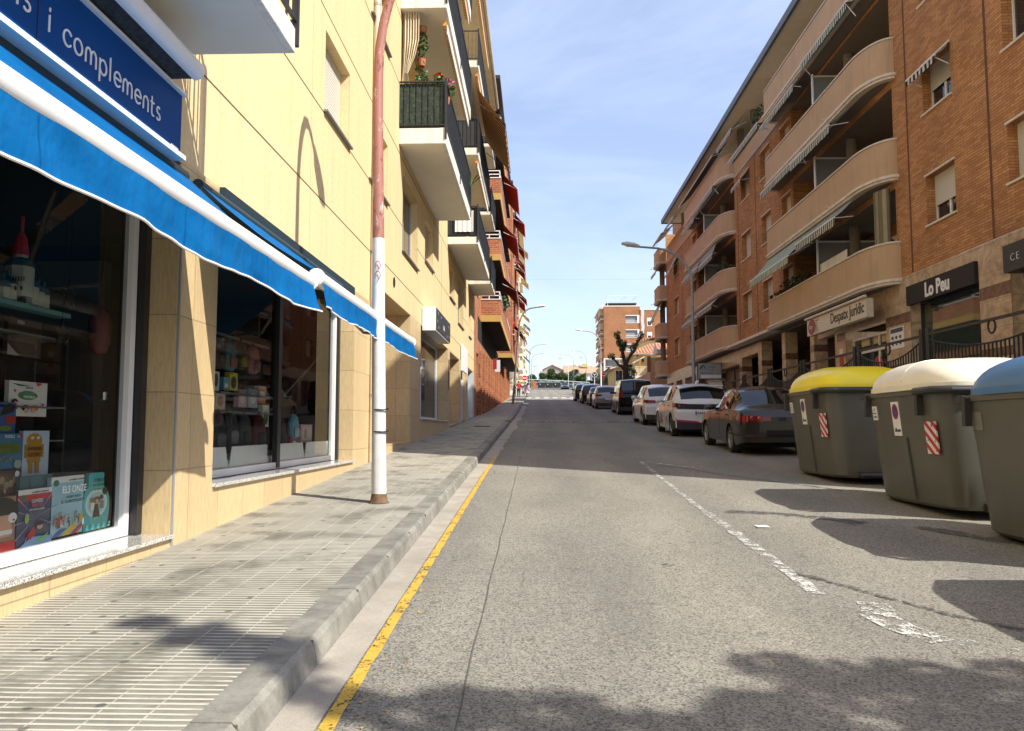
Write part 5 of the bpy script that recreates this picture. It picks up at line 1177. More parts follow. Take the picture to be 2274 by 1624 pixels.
# attic storey: plaster parapet, recessed wall, roof slab and its posts
q = MB()
for (a, b) in ((YN, 21.98), (32.82, 39.88), (50.72, 60.95)): q.box(XR - .01, XR + .11, a, b, 14.0, 15.14)
q.build('attic_parapet', M_plast, ra); q = MB()
for (a, b) in ((YN, 21.98), (32.82, 39.88), (50.72, 60.95)): q.box(XR - .04, XR + .12, a, b, 13.90, 13.998)
q.box(XR - .03, XR + .13, 50.72, 60.95, 15.141, 15.18); q.build('trim_band', pbr('pinkish_band', (.52, .40, .34), .8, var=.06), ra)
q = MB(); q.face((XR + .12, YN, 14.05), (XR + 1.9, YN, 14.05), (XR + 1.9, YE, 14.05), (XR + .12, YE, 14.05)); q.build('terrace_floor', M_concrete, ra)
q = MB(); xwall(q, XR + 1.9, -1, YN, 30, 14.05, RT, [(10 + 4 * i, 12 + 4 * i, 14.4, 16.0, .2) for i in range(5)]); xwall(q, XR + 1.9, -1, 30, 50, 14.05, RT, [(31, 34, 14.2, 16.2, .3), (36, 38, 14.2, 16.2, .3), (42, 45, 14.2, 16.2, .3)]); q.build('attic_wall', pbr('pale_attic_render', (.42, .36, .29), .9), ra)
q = MB()
for y in (24.5, 33.6, 37.0, 39.5, 46, 51.6, 55.2): q.box(XR + .15, XR + .42, y, y + .3, 14.9, RT)
q.build('roof_post', M_soffit, ra)
rf = MB(); rf.box(XR - .75, 24, YN - .2, 58.0, RT, RT + .16); rf.build('roof', pbr('pale_roof_soffit', (.72, .64, .48), .9, var=.05), ra)
rf = MB(); rf.box(XR - .86, XR - .752, YN - .3, 58.1, RT - .06, RT + .24); rf.box(XR - .752, 24, 58.001, 58.1, RT - .06, RT + .24); rf.build('roof_edge', pbr('grey_zinc', (.12, .12, .13), .5, .3), ra)
MB().box(12.2, 24, 61.52, 71, 3, 20.3).build('shade_caster_block', M_brickR, ra)  # added hidden block, casts extra shade across the road beyond the gable
rf = MB(); rf.hexa([(XR - .8, YN - .2, RT + .165), (24, YN - .2, RT + .165), (24, 58, RT + .165), (XR - .8, 58, RT + .165), (XR + 4, YN - .2, RT + 1.4), (24, YN - .2, RT + 1.4), (24, 58, RT + 1.4), (XR + 4, 58, RT + 1.4)]); rf.build('roof', M_iron, ra)
awning(ra, XR - .1, XR - .85, 37.0, 40.0, RT - .1, RT - .95, M_gw, .2); awning(ra, XR - .1, XR - .95, 40.6, 50.4, RT - .2, RT - 1.0, M_canvas, .02); awning(ra, XR - .1, XR - .95, 52.3, 56.3, RT - .1, RT - 1.0, M_gw, .2); awning(ra, XR - .1, XR - 1.1, 56.6, 60.8, RT - .3, RT - 1.1, M_gw, .2)
# ground floor: brown marble, band of darker stone, openings, recessed porch with pillars
gs = MB(); xwall(gs, XR - .02, -1, YN, 26.8, .5, 5.46, [(18.2, 21.55, 2.0, 5.12, .35), (13.0, 17.0, 2.0, 5.12, .35), (8.3, 11.5, 2.0, 5.12, .35), (23.05, 26.1, 2.0, 4.45, .3)])
gs.box(XR - .02, XR + 3, 26.8, 27.0, .5, 4.55); gs.box(XR - .02, XR + .25, 26.95, 28.6, 4.5, 5.29)
gs.build('stone_base', M_marble, ra)
M_dband = pbr('dark_red_marble', (.14, .075, .055), .25, var=.5, vs=7)
q = MB(); 
for (a, b) in ((17.0, 18.2), (21.55, 23.05), (26.1, 26.8), (11.5, 13.0)): q.box(XR - .026, XR - .019, a + .002, b - .002, 4.20, 4.48); q.box(XR - .026, XR - .019, a + .002, b - .002, 2.9, 3.1)
q.build('dark_band', M_dband, ra)
def rshop(a, b, z0, z1, X, ms, fm, pane=None, hz=()):
    f = MB(); t = .07
    f.box(X - .02, X + .05, a, b, z0, z0 + t); f.box(X - .02, X + .05, a, b, z1 - t, z1); f.box(X - .022, X + .05, a, a + t, z0, z1); f.box(X - .022, X + .05, b - t, b, z0, z1)
    for m in ms: f.box(X - .018, X + .05, m - .035, m + .035, z0 + t, z1 - t)
    for z in hz: f.box(X - .016, X + .05, a + t, b - t, z - .04, z + .04)
    o = f.build('window', fm, ra); p = MB(); p.face((X + .02, a + t, z0 + t), (X + .02, a + t, z1 - t), (X + .02, b - t, z1 - t), (X + .02, b - t, z0 + t)); p.build('pane', pane or M_pane, o); return o
M_greeng = pbr('greenish_shop_glass', (.035, .05, .042), .03, var=0, spec=1.0)
rshop(18.25, 21.5, 2.0, 4.7, XR + .25, (), M_black, M_greeng); rshop(13.05, 16.95, 2.0, 5.0, XR + .25, (15,), M_black, M_greeng); rshop(8.3, 11.5, 2.0, 5.1, XR + .25, (), M_black, M_greeng)
o = rshop(23.1, 26.05, 2.0, 4.2, XR + .22, (24.1,), M_white, M_greeng, (3.72,))
q = MB(); q.lathe([(0, 0), (.42, 0), (.42, .004)], (0, 0, 0), 28, 'x'); 
for i in range(len(q.v)): q.v[i] = (XR + .214 + q.v[i][0] * .5, 24.2 + q.v[i][1], 3.0 + q.v[i][2] * 1.25)
q.build('red_emblem', pbr('red_vinyl', (.42, .02, .015), .4), o)
q = MB(); q.text('mmp', .36, MXn(24.62, 2.72, XR + .208), .001, sx=.8, shear=.25); q.build('lettering', pbr('pinkish_white', (.7, .55, .55), .5, var=0), o)
MB().box(XR + .1, XR + .2, 26.12, 26.78, 2.0, 4.2).build('door', M_trim, ra)
# signs
sg2 = thing('shop_sign', 'black fascia sign lettered Lo Peu in white above the dark green shop window', 'sign', (XR - .1, 19.9, 4.9))
MB().box(XR - .10, XR + .02, 18.22, 21.58, 4.62, 5.13).build('panel', pbr('black_brown_panel', (.009, .006, .004), .65), sg2)
q = MB(); q.text('Lo Peu', .50, MXn(20.55, 4.70, XR - .105), .006, .016, .88); 
q.build('lettering', M_white, sg2)
sg3 = thing('shop_sign', 'black box sign lettered CE, cut by the right edge of the photo', 'sign', (XR - .4, 16, 4.8))
MB().box(XR - .42, XR - .03, 13.2, 16.55, 4.52, 5.08).build('panel', M_black, sg3); q = MB(); q.text('CE', .22, MXn(16.3, 4.72, XR - .425), .003, -.006, 1.1, spacing=1.25); q.build('lettering', M_white, sg3)
sg4 = thing('shop_sign', 'cream box sign lettered Despatx Juridic with a dark red oval emblem, under the first balcony', 'sign', (XR - .55, 25, 4.7))
MB().box(XR - .62, XR - .42, 22.9, 27.9, 4.52, 5.06).build('panel', pbr('cream_lightbox', (.62, .57, .45), .3, var=.05), sg4)
MB().tube([(XR - .66, 22.85, 5.11), (XR - .66, 27.95, 5.11)], .045, 10).build('awning_roll', M_trim, sg4, smooth=True)
q = MB(); q.text('Despatx Jurídic', .46, MXn(25.7, 4.68, XR - .625), .003, .007, .93); q.build('lettering', M_black, sg4)
q = MB(); q.lathe([(0, 0), (.27, 0), (.27, .004)], (0, 0, 0), 24, 'x'); q.v = [(XR - .627, 27.42 + b * 1.35, 4.79 + c * .95) for a, b, c in q.v]; q.build('emblem', pbr('dark_red_vinyl', (.22, .012, .02), .4), sg4)
q = MB(); q.text('mmp', .22, MXn(27.68, 4.74, XR - .631), .001, .004, sx=.72, shear=.25)
for i, t_ in enumerate(('Informes', 'Civil', 'Penal', 'Laboral', 'Familia')): pass
q.build('lettering', MATS['pinkish_white'], sg4)
q = MB(); 
for i, t_ in enumerate(('Mercantil', 'Civil', 'Penal', 'Família', 'Laboral')): q.text(t_, .075, MXn(27.05, 4.94 - .085 * i, XR - .625), .001)
q.build('small_print', pbr('brown_ink', (.2, .12, .08), .5, var=0), sg4)
sg5 = thing('notice_sign', 'white and blue notice with pictograms on the marble pier left of the Lo Peu shop', 'sign', (XR - .03, 22.3, 4))
MB().box(XR - .035, XR - .024, 21.95, 22.8, 3.55, 4.15).build('plate', M_white, sg5)
q = MB(); q.box(XR - .038, XR - .0355, 22.0, 22.75, 4.0, 4.12)
for i in range(3):
    for k_ in range(2): q.box(XR - .038, XR - .0355, 22.1 + .24 * i, 22.2 + .24 * i, 3.65 + .17 * k_, 3.74 + .17 * k_); q.box(XR - .038, XR - .0355, 22.12 + .24 * i, 22.24 + .24 * i, 3.69 + .17 * k_, 3.72 + .17 * k_)
q.build('pictogram', pbr('navy_ink', (.05, .07, .12), .5, var=0), sg5)
sg6 = thing('notice_sign', 'small white sign above a red one on the marble pillar beside the office door', 'sign', (XR - .03, 26.4, 3.7))
MB().box(XR - .035, XR - .024, 26.3, 26.6, 3.75, 3.95).build('plate', M_white, sg6); MB().box(XR - .035, XR - .024, 26.3, 26.6, 3.4, 3.7).build('red_plate', MATS['red_sign'], sg6)
# porch beyond the shops: deep dark recess, pillars, ledge
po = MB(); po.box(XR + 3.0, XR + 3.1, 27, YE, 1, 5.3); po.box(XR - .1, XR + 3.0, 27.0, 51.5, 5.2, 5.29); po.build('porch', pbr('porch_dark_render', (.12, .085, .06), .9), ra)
MB().box(XP + .05, XR - .1, 32.82, 39.88, 5.295, 5.42).build('ledge', M_trim, ra)
MB().box(XR - .02, XR + .1, 27.0, 51.2, 5.30, 5.47).build('ledge', M_trim, ra)
for (a, b) in ((28.9, 29.3), (32.2, 32.65), (35.6, 36.15), (39.0, 39.5), (44.0, 44.9), (49.4, 50.2)):
    o = MB().box(XR - .06, XR + .42, a, b, 1.5, 5.2).build('pillar', M_marble, ra); MB().box(XR - .066, XR + .426, a - .006, b + .006, 4.1, 4.35).build('dark_band', M_dband, o)
q = MB(); q.box(XR - .05, XR + .5, 36.15, 39.0, 4.75, 5.2); q.box(XR - .05, XR + .5, 39.5, 44.0, 4.5, 5.2); q.box(XR - .05, XR + .5, 44.9, 49.4, 4.6, 5.2); q.box(XR - .05, XR + .4, 50.2, YE, 4.7, 5.46)
for (a, b) in ((54, 55), (57.5, 58.5), (61, 61.5)): q.box(XR - .05, XR + .4, a, b, 2, 4.7)
q.build('stone_lintel', M_marble, ra)
for (a, b, z) in ((39.6, 41.7, 4.4), (42.1, 43.9, 4.4), (45.0, 49.3, 4.5), (50.3, 53.9, 4.6), (55, 57.5, 4.6), (58.5, 61, 4.6)): MB().box(XR + .3, XR + .34, a, b, 1.8, z).build('shop_shutter', M_shutd, ra)
# hanging sign of the pet groomer
hs_ = thing('hanging_sign', 'grey framed hanging sign with a black curled emblem, on a bracket beside the lamp post', 'sign', (XR - .5, 43.5, 4.4))
MB().box(XR - 1.35, XR - .1, 43.2, 43.3, 4.0, 4.85).build('board', pbr('grey_sign', (.35, .36, .37), .4), hs_); q = MB()
for (a, b, c, d) in ((-1.38, -.07, 3.97, 4.0), (-1.38, -.07, 4.85, 4.88), (-1.38, -1.35, 4.0, 4.85), (-.1, -.07, 4.0, 4.85)): q.box(XR + a, XR + b, 43.18, 43.32, c, d)
q.tube([(XR - .1, 43.25, 4.7), (XR + .1, 43.25, 4.7)], .03, 6); q.tube([(XR - .1, 43.25, 4.15), (XR + .1, 43.25, 4.15)], .03, 6); q.build('sign_frame', M_black, hs_)
q = MB(); q.tube([(XR - 1.1 + .12 * cos(a * .5) * (1 + a * .02), 43.19, 4.62 + .11 * sin(a * .8)) for a in range(0, 14)], .02, 6); q.text('PERRUQUERIA', .11, MY(XR - 1.22, 4.28, 43.195), .002); q.text('CANINA', .11, MY(XR - .85, 4.6, 43.195), .002); q.text('I FELINA', .09, MY(XR - .85, 4.45, 43.195), .002); q.build('lettering', M_black, hs_)
MB().box(XR - 1.2, XR - .09, 43.188, 43.199, 4.05, 4.22).build('white_strip', M_white, hs_)
# ---- raised terrace in front with black railings
tr_ = MB(); zt = 2.34; tr_.box(8.4, XR - .03, YN, 40.5, .2, zt); o = tr_.build('terrace', M_marble); tag(o, 'raised marble terrace wall in front of the right hand shops', 'terrace')
def rail(label, y0, y1, X=8.42, z=zt, h=1.05, emb=True):
    t = thing('railing', label, 'railing', (X, y0, z), 'black railings along the raised terrace'); m = MB(); r = MB()
    m.box(X - .03, X + .03, y0, y1, z + h - .05, z + h)
    n = int((y1 - y0) / .13); ym = (y0 + y1) / 2
    low = lambda y: z + h - .12 - .33 * (1 - ((y - ym) / ((y1 - y0) / 2)) ** 2)
    pts = [(X, y0 + (y1 - y0) * i / 16, low(y0 + (y1 - y0) * i / 16)) for i in range(17)]; m.tube(pts, .018, 6)
    m.box(X - .015, X + .015, y0, y1, z + .1, z + .125); m.build('rail', M_iron, t)
    for i in range(1, n): y = y0 + (y1 - y0) * i / n; r.box(X - .012, X + .012, y - .012, y + .012, z + .126, low(y))
    r.build('balusters', M_iron, t)
    if emb: e = MB(); rows = []; e.tube([(X, ym + .12 * cos(a), z + h - .15 + .13 * sin(a)) for a in [2 * pi * k / 14 for k in range(15)]], .02, 6); e.build('ring_ornament', M_iron, t)
    for y in (y0, y1):
        q = MB(); q.lathe([(0, 0), (.055, 0), (.055, h + .12), (0, h + .12)], (X, y, z), 10); q.build('post', M_iron, t)
rail('black railing segment with a ring, nearest the camera above the bins', 12.6, 17.4); rail('black railing segment cut by the right edge of the photo', 8.0, 12.4); rail('black railing segment in front of the red emblem window', 17.7, 21.1); rail('black railing segment just left of the red emblem window', 21.4, 25.4, emb=False); rail('black railing segment directly behind the yellow bin', 25.7, 29.0); rail('black railing segment behind the dark sedan roof', 29.3, 32.6); rail('black railing segment lowest along the porch pillars, by the stone cabinet', 32.9, 36.4)

ub = thing('utility_cabinet', 'pale stone utility cabinet at the far end of the terrace railing', 'cabinet', (8.7, 39.2, 1.9)); MB().box(8.4, 9.0, 38.9, 39.6, 1.9, 3.6).build('cabinet_body', M_trim, ub); MB().box(8.36, 9.04, 38.86, 39.64, 3.601, 3.68).build('cap', M_concrete, ub)
# plants, air conditioners, curtain on the right-hand balconies
for i, (y, L_) in enumerate(((31.6, 0), (30.9, 0), (30.2, 0), (29.5, 0), (28.8, 0))): potplant((XP + .3, y, LV[L_] + 1.02), ['small red-potted succulent at the left end of the lowest near balcony', 'terracotta potted shrub second from the left on the lowest near balcony', 'terracotta potted shrub third from the left on the lowest near balcony', 'white-potted shrub fourth from the left on the lowest near balcony', 'terracotta potted shrub just left of the divider on the lowest near balcony'][i], .35 + .25 * (i % 3 > 0), .3, M_leafd, seed=20 + i, pot=M_terra if i != 3 else M_white, grp='potted shrubs on the lowest near balcony')
for i, (y, L_, r_) in enumerate(((48.3, 0, .5), (46.5, 0, .6), (45.6, 0, .5), (41.8, 1, .5), (45.8, 2, .25))): potplant((XP + .35, y, LV[L_] + .98), ['bushy plant at the left end of the lowest far balcony', 'tall dark bush in the middle of the lowest far balcony', 'dark bush beside the grey divider of the lowest far balcony', 'yucca beside the air conditioner on the second far balcony', 'small pink flowering plant on the third far balcony'][i], .8 if r_ > .3 else .3, r_, M_leafd, seed=40 + i, n=260, flower=M_pink if i == 4 else None)
for (a, L_) in ((23.6, 1), (41.5, 1), (41.2, 0), (24.2, 0)): 
    o = MB().box(XR + .9, XR + 1.25, a, a + .85, LV[L_] + 1.3, LV[L_] + 1.9).build('air_conditioner', M_trim, ra, bevel=.01)
    q = MB(); q.lathe([(0, 0), (.24, 0), (.24, -.01)], (XR + .894, a + .35, LV[L_] + 1.6), 16, 'x'); q.build('fan_grille', M_dark, o)
cu = MB()
_pl = plan(22.0, 32.8, XR, XP, -.16)[2:8]
rows = [[(interp(list(zip(range(6), [p[0] for p in _pl])), i / 8) + .03 * sin(i * 1.15), interp(list(zip(range(6), [p[1] for p in _pl])), i / 8) + .04 * sin(i * 1.3), z_) for z_ in (LV[0] + 1.1, LV[0] + 1.8, LV[0] + 2.75)] for i in range(34)]; cu.grid(rows); cu.build('curtain', stripes('olive_curtain', (.20, .16, .09), (.36, .31, .2), .3, .6, 1), ra, smooth='full')
q = MB(); q.box(XP + .16, XP + .18, 24.6, 26.9, LV[0] + 1.15, LV[0] + 1.55); q.build('lattice_screen', M_whited, ra)
for i, y in enumerate((36.0, 44.5)): 
    m = MB(); leafcloud(m, (XR + .25, y, 15.5), (.3, .8, .6), 260, .08, 77 + i); o = m.build('terrace_shrub', M_leafd); tag(o, ['dark shrub on the roof terrace beside a post', 'low dark shrub along the far roof terrace rail'][i], 'shrub')
# ================================================================== VEHICLES
M_tyre = pbr('tyre_rubber', (.022, .022, .022), .8, var=.2); M_rim = pbr('alloy_rim', (.45, .45, .45), .3, .7, var=.05)
M_tail = pbr('tail_light_red', (.20, .005, .006), .12, var=.2, vs=9, coat=.5); M_taild = pbr('dark_tail_light', (.06, .006, .008), .1, var=.2, coat=.5); M_plas = pbr('black_trim_plastic', (.02, .02, .021), .5)
M_head = pbr('headlight_lens', (.5, .52, .55), .08, var=0, coat=.6); M_plate = pbr('plate_white', (.7, .7, .68), .4, var=0); M_ind = pbr('amber_lens', (.5, .15, .02), .2, var=0)
def carpaint(name, col, metal=.3): return pbr(name, col, .25, metal, var=.02, coat=.7 if col[0] > .1 else .4, spec=.35 if col[0] > .01 else .15)
def make_car(name, label, loc, paint, spec, cat='car', rz=0, group='cars parked along the right kerb', tail=None, plate=None, face=0):
    """front towards +Y; origin at the ground under the middle of the car"""
    Lc, W, H, wb, fo = spec['L'], spec['W'], spec['H'], spec['wb'], spec['fo']; rw = spec.get('rw', .31); zb0 = spec.get('belt', .93)
    top = spec['top']; hw = W / 2
    t = thing(name, label, cat, loc, group, rz); ORG[t] = Vector((0, 0, 0))
    sw = [fo, fo + wb]; R = rw + .055
    ss = set(Lc * i / 46 for i in range(47))
    for a in sw:
        for k in range(11): ss.add(a - R + 2 * R * k / 10)
        ss.add(a - R - .004); ss.add(a + R + .004)
    for a, b in top: ss.add(a)
    for a in spec['glass']: ss.add(a)
    ss = sorted(x for x in ss if 0 <= x <= Lc); s2 = [ss[0]]
    for x in ss[1:]:
        if x - s2[-1] > .006: s2.append(x)
    ss = s2
    belt = spec.get('beltc') or [(0, .55), (.12, .70), (fo + .3, .86), (fo + .9, zb0), (Lc - .25, zb0 + .04), (Lc, zb0 - .02)]
    def wid(s):
        e0, e1 = spec.get('rf', .55), spec.get('rr', .38); f = 1
        if s < e0: f = .80 + .20 * sqrt(max(0, 1 - (1 - s / e0) ** 2))
        if s > Lc - e1: f = .90 + .10 * sqrt(max(0, 1 - (1 - (Lc - s) / e1) ** 2))
        return hw * f
    def shp(z, zb): u = z / zb; return .955 + .045 * sin(min(1, max(0, (u - .12) / .62)) * pi / 2) - .05 * max(0, u - .72) / .28 * .6
    def zbot(s):
        b = .20 + .06 * max(0, 1 - s / .35) + .08 * max(0, 1 - (Lc - s) / .5)
        for a in sw:
            if abs(s - a) < R: b = max(b, rw + sqrt(R * R - (s - a) ** 2) * 1.0)
        return b
    NB, NG, NR = 7, 5, 4
    def section(s):
        zt = interp(top, s); zb = min(interp(belt, s), zt - .015); w_ = wid(s); z0 = zbot(s); pts = []
        for i in range(NB + 1):
            z = lerp(z0, zb, i / NB); pts.append((w_ * shp(z, zb), z))
        gh_ = zt - zb; up = min(1, gh_ / .35); wt = w_ * shp(zb, zb)
        we = lerp(wt * .80, wt * spec.get('tumble', .78), up)
        for j in range(1, NG + 1):
            u = j / NG
            u2 = (0, .06, .5, .88, .97, 1)[j]
            zz = zb + (gh_ - .055 * up - .01) * u2; yy = lerp(wt, we, u2 ** 1.15)
            if up < .3: zz = zb + gh_ * .8 * sin(u * pi / 2); yy = lerp(wt, we, u)
            pts.append((yy, zz))
        for k in range(1, NR + 1):
            u = k / NR; pts.append((we * (1 - u), lerp(pts[NB + NG][1], zt, sin(u * pi / 2))))
        return pts
    secs = [section(s) for s in ss]; np_ = NB + NG + NR + 1
    g = spec['glass']   # windscreen base, roof front, roof rear, rear screen base, side start, side end, (pillars)
    body, gl = MB(), MB()
    Y = lambda s: Lc / 2 - s
    zr0, zr1 = spec.get('rearglass', (None, None))
    for i in range(len(ss) - 1):
        sm = (ss[i] + ss[i + 1]) / 2
        for j in range(np_ - 1):
            isg = False
            if NB + 1 <= j < NB + 4 and g[4] < sm < g[5] and interp(top, sm) - interp(belt, sm) > .17:
                isg = not any(abs(sm - p) < .035 for p in spec['pillars'])
                lim = spec.get('slope_in', .0)
            if j >= NB + NG and (g[0] < sm < g[1] - .03 or g[2] + .03 < sm < g[3]): isg = True
            m = gl if isg else body
            for sg in (1, -1):
                a, b, c, d = secs[i][j], secs[i + 1][j], secs[i + 1][j + 1], secs[i][j + 1]
                k = .002 * (0 if isg else 1); 
                P = [(sg * (a[0]), Y(ss[i]), a[1]), (sg * b[0], Y(ss[i + 1]), b[1]), (sg * c[0], Y(ss[i + 1]), c[1]), (sg * d[0], Y(ss[i]), d[1])]
                if sg < 0: P.reverse()
                m.face(*P)
    for i, fl in ((0, 1), (-1, -1)):      # nose and tail faces
        P = secs[i]; yy = Y(ss[i])
        for j in range(np_ - 1):
            a, b = P[j], P[j + 1]; q = [(-a[0], yy, a[1]), (a[0], yy, a[1]), (b[0], yy, b[1]), (-b[0], yy, b[1])]
            if fl > 0: q.reverse()
            body.face(*q)
    o = body.build('body', paint, t, smooth=True)
    gl.build('car_window', M_carglass, t, smooth=True)
    ub = MB(); ub.box(-hw * .80, hw * .80, -Lc / 2 + .3, Lc / 2 - .3, .16, .62); ub.build('underbody', M_dark, t)
    for sx in (-1, 1):
        for a in sw:
            yc = Y(a); q = MB(); xo = sx * (hw - .025); xi = sx * (hw - .22)
            pr = [(rw * .62, xo), (rw * .66, xo + sx * .004), (rw * .93, xo + sx * .004), (rw, xo - sx * .03), (rw, xi), (rw * .6, xi)]
            q.lathe([(r_, h_) for r_, h_ in pr], (0, yc, rw), 24, 'x'); wo = q.build('wheel', M_tyre, t, smooth=True)
            q = MB(); q.lathe([(0, xo - sx * .02), (.045, xo - sx * .012), (rw * .2, xo - sx * .03)], (0, yc, rw), 20, 'x'); q.lathe([(rw * .54, xo - sx * .03), (rw * .56, xo - sx * .002), (rw * .64, xo + sx * .001)], (0, yc, rw), 24, 'x')
            for k in range(spec.get('spokes', 7)):
                an = 2 * pi * k / spec.get('spokes', 7); c, s_ = cos(an), sin(an); wd = spec.get('spw', .035)
                P = [(r_, v) for r_, v in ((.03, -wd), (rw * .56, -wd * .8), (rw * .56, wd * .8), (.03, wd))]
                q.face(*[(xo - sx * .012, yc + r_ * c - v * s_, rw + r_ * s_ + v * c) for r_, v in P])
            q.build('rim', M_rim, wo, smooth=False)
            q = MB(); q.lathe([(0, xo - sx * .05), (rw * .6, xo - sx * .05)], (0, yc, rw), 20, 'x'); q.build('brake_disc', M_dark, wo)
        # mirror, handles, sills
        q = MB(); ym = Y(g[4] + .12); zm = interp(belt, g[4] + .2) + .06; rows = []
        for (u, s_) in ((0, .3), (.25, .85), (.7, 1), (1, .7)): rows.append([(sx * (hw * .93 + .22 * u), ym - .02 + .07 * s_ * cos(a), zm + .02 + .075 * s_ * sin(a)) for a in [2 * pi * k / 10 for k in range(10)]])
        q.grid(rows, closed=True, cap=True); q.build('mirror', spec.get('mirm') or paint, t, smooth=True)
        for hs_y in spec['handles']:
            q = MB(); zz = zb0 - .10; xw = hw * shp(zz, zb0); q.box(sx * (xw - .002), sx * (xw + .022), Y(hs_y) - .08, Y(hs_y) + .08, zz, zz + .028); q.build('door_handle', spec.get('hanm') or M_plas, t, bevel=.006)
    sm_ = MB()       # door gaps as narrow dark strips following the flank
    for gp in spec['gaps']:
        for sx in (-1, 1):
            rows = []
            for i in range(9):
                z = lerp(.27, interp(belt, gp) - .01, i / 8); x = wid(gp) * shp(z, interp(belt, gp)) + .0025; rows.append([(sx * x, Y(gp) - .006, z), (sx * x, Y(gp) + .006, z)])
            sm_.grid(rows)
    sm_.build('door_gap', M_dark, t)
    def wrap(z0, z1, s0, xin, name, mat, off=.012, sides=(1, -1), n=6, end='rear', z2=None, z3=None):
        """a lamp or panel wrapped round the corner: from s0 on the flank to x = xin on the tail"""
        for sx in sides:
            q = MB(); path = []
            if end == 'rear':
                for i in range(n + 1): s = lerp(s0, Lc, i / n); path.append((wid(s) * 1.0, s, 0))
                for i in range(1, n + 1): path.append((lerp(wid(Lc), xin, i / n), Lc, 1))
            else:
                for i in range(n + 1): s = lerp(s0, 0, i / n); path.append((wid(s), s, 0))
                for i in range(1, n + 1): path.append((lerp(wid(0), xin, i / n), 0, 1))
            rows = []
            for k, (x, s, fl) in enumerate(path):
                u = k / (len(path) - 1); za = lerp(z0, z2 if z2 is not None else z0, u); zb_ = lerp(z1, z3 if z3 is not None else z1, u); row = []
                for z in (za, (za + zb_) / 2, zb_):
                    f_ = shp(min(z, interp(belt, s)), interp(belt, s)); zt_ = interp(top, s)
                    row.append((sx * (x * (f_ if not fl else f_) + (off if not fl else off * .4)), Y(s) - (off if fl else 0) * (1 if end == 'rear' else -1), z))
                rows.append(row)
            q.grid(rows); q.build(name, mat, t, smooth='full')
    if tail: tail(t, wrap, Y, Lc, hw)
    if plate:
        yy = -Lc / 2 - .02; q = MB(); q.box(-.26, .26, yy - .012, yy, plate[0], plate[0] + .11); o = q.build('number_plate', M_plate, t)
        q = MB(); q.box(-.26, -.215, yy - .0145, yy - .0125, plate[0] + .001, plate[0] + .109); q.build('plate_band', pbr('plate_blue', (.02, .07, .35), .4, var=0) if 'plate_blue' not in MATS else MATS['plate_blue'], o)
        if plate[1]:
            q = MB(); q.text(plate[1], .11, Matrix(((1, 0, 0, -.20), (0, 0, -1, yy - .0135), (0, 1, 0, plate[0] + .018), (0, 0, 0, 1))), .001, .001); q.build('plate_number', M_black, o)
    return t
def put(x, y): return (x, y, G(y))
def slope_car(t, y):  t.rotation_euler.x = math.atan((G(y + 1) - G(y - 1)) / 2)
SEDAN = dict(L=4.28, W=1.70, H=1.44, wb=2.46, fo=.82, belt=.90, rw=.295, top=[(0, .58), (.10, .70), (.4, .80), (1.15, .93), (1.75, 1.28), (2.1, 1.40), (2.6, 1.44), (3.0, 1.42), (3.25, 1.36), (3.82, 1.04), (4.1, .995), (4.22, .95), (4.28, .80)],
    beltc=[(0, .50), (.1, .62), (.5, .74), (1.15, .86), (2.2, .89), (3.6, .93), (4.15, .93), (4.28, .78)], glass=[1.22, 2.02, 3.1, 3.78, 1.52, 3.52], pillars=[2.32, 3.08], handles=(2.12, 2.98), gaps=(1.38, 2.34, 3.2), tumble=.74, rr=.45, spokes=9, spw=.03)
def tail_sedan(t, wrap, Y, Lc, hw):
    wrap(.73, .80, Lc - .36, .24, 'tail_light', M_tail, .012, z2=.72, z3=.80); wrap(.70, .84, Lc - .20, .42, 'tail_light', M_tail, .014, z2=.70, z3=.82); wrap(.40, .44, Lc - 1.0, .0, 'bumper_strip', M_plas, .008)
    q = MB()
    for sx in (-1, 1):
        for x in (.62, .47): q.lathe([(0, -.028), (.032, -.028), (.045, -.02)], (sx * x, -Lc / 2, .775), 14, 'y')
    q.build('lamp_reflector', pbr('lamp_chrome', (.45, .15, .14), .15, .8, var=0), t)
    q = MB(); q.box(-.6, -.45, -Lc / 2 - .012, -Lc / 2 + .02, .33, .36); q.box(.45, .6, -Lc / 2 - .012, -Lc / 2 + .02, .33, .36); q.build('fog_light', M_tail, t)
    q = MB(); q.box(-.32, .32, -Lc / 2 - .008, -Lc / 2 + .02, .39, .53); q.build('plate_recess', M_dark, t)
    q = MB(); q.box(-.08, .08, -Lc / 2 - .012, -Lc / 2 + .02, .72, .80); q.build('boot_handle', M_plas, t)
    q = MB(); q.tube([(0, -.95, 1.40), (0, -1.05, 1.58)], [.012, .004], 6); q.build('aerial', M_plas, t)
c = make_car('parked_car', 'dark grey metallic four-door sedan parked directly behind the yellow bin', put(5.02, 18.75), carpaint('dark_grey_paint', (.042, .038, .028), .35), SEDAN, tail=tail_sedan); slope_car(c, 18.75)
HATCH = dict(L=4.0, W=1.72, H=1.56, wb=2.53, fo=.78, belt=.98, rw=.33, top=[(0, .60), (.08, .76), (.35, .88), (.95, 1.02), (1.6, 1.38), (1.95, 1.50), (2.5, 1.56), (3.1, 1.55), (3.45, 1.50), (3.62, 1.42), (3.88, 1.10), (3.96, 1.0), (4.0, .72)],
    beltc=[(0, .52), (.1, .66), (.5, .80), (1.0, .92), (2.2, .97), (3.4, 1.04), (3.85, 1.02), (4.0, .70)], glass=[1.0, 1.88, 3.5, 3.87, 1.35, 3.42], pillars=[2.25, 3.05], handles=(2.1, 2.85), gaps=(1.22, 2.27, 3.12), tumble=.78, rr=.5, spokes=10, spw=.028)
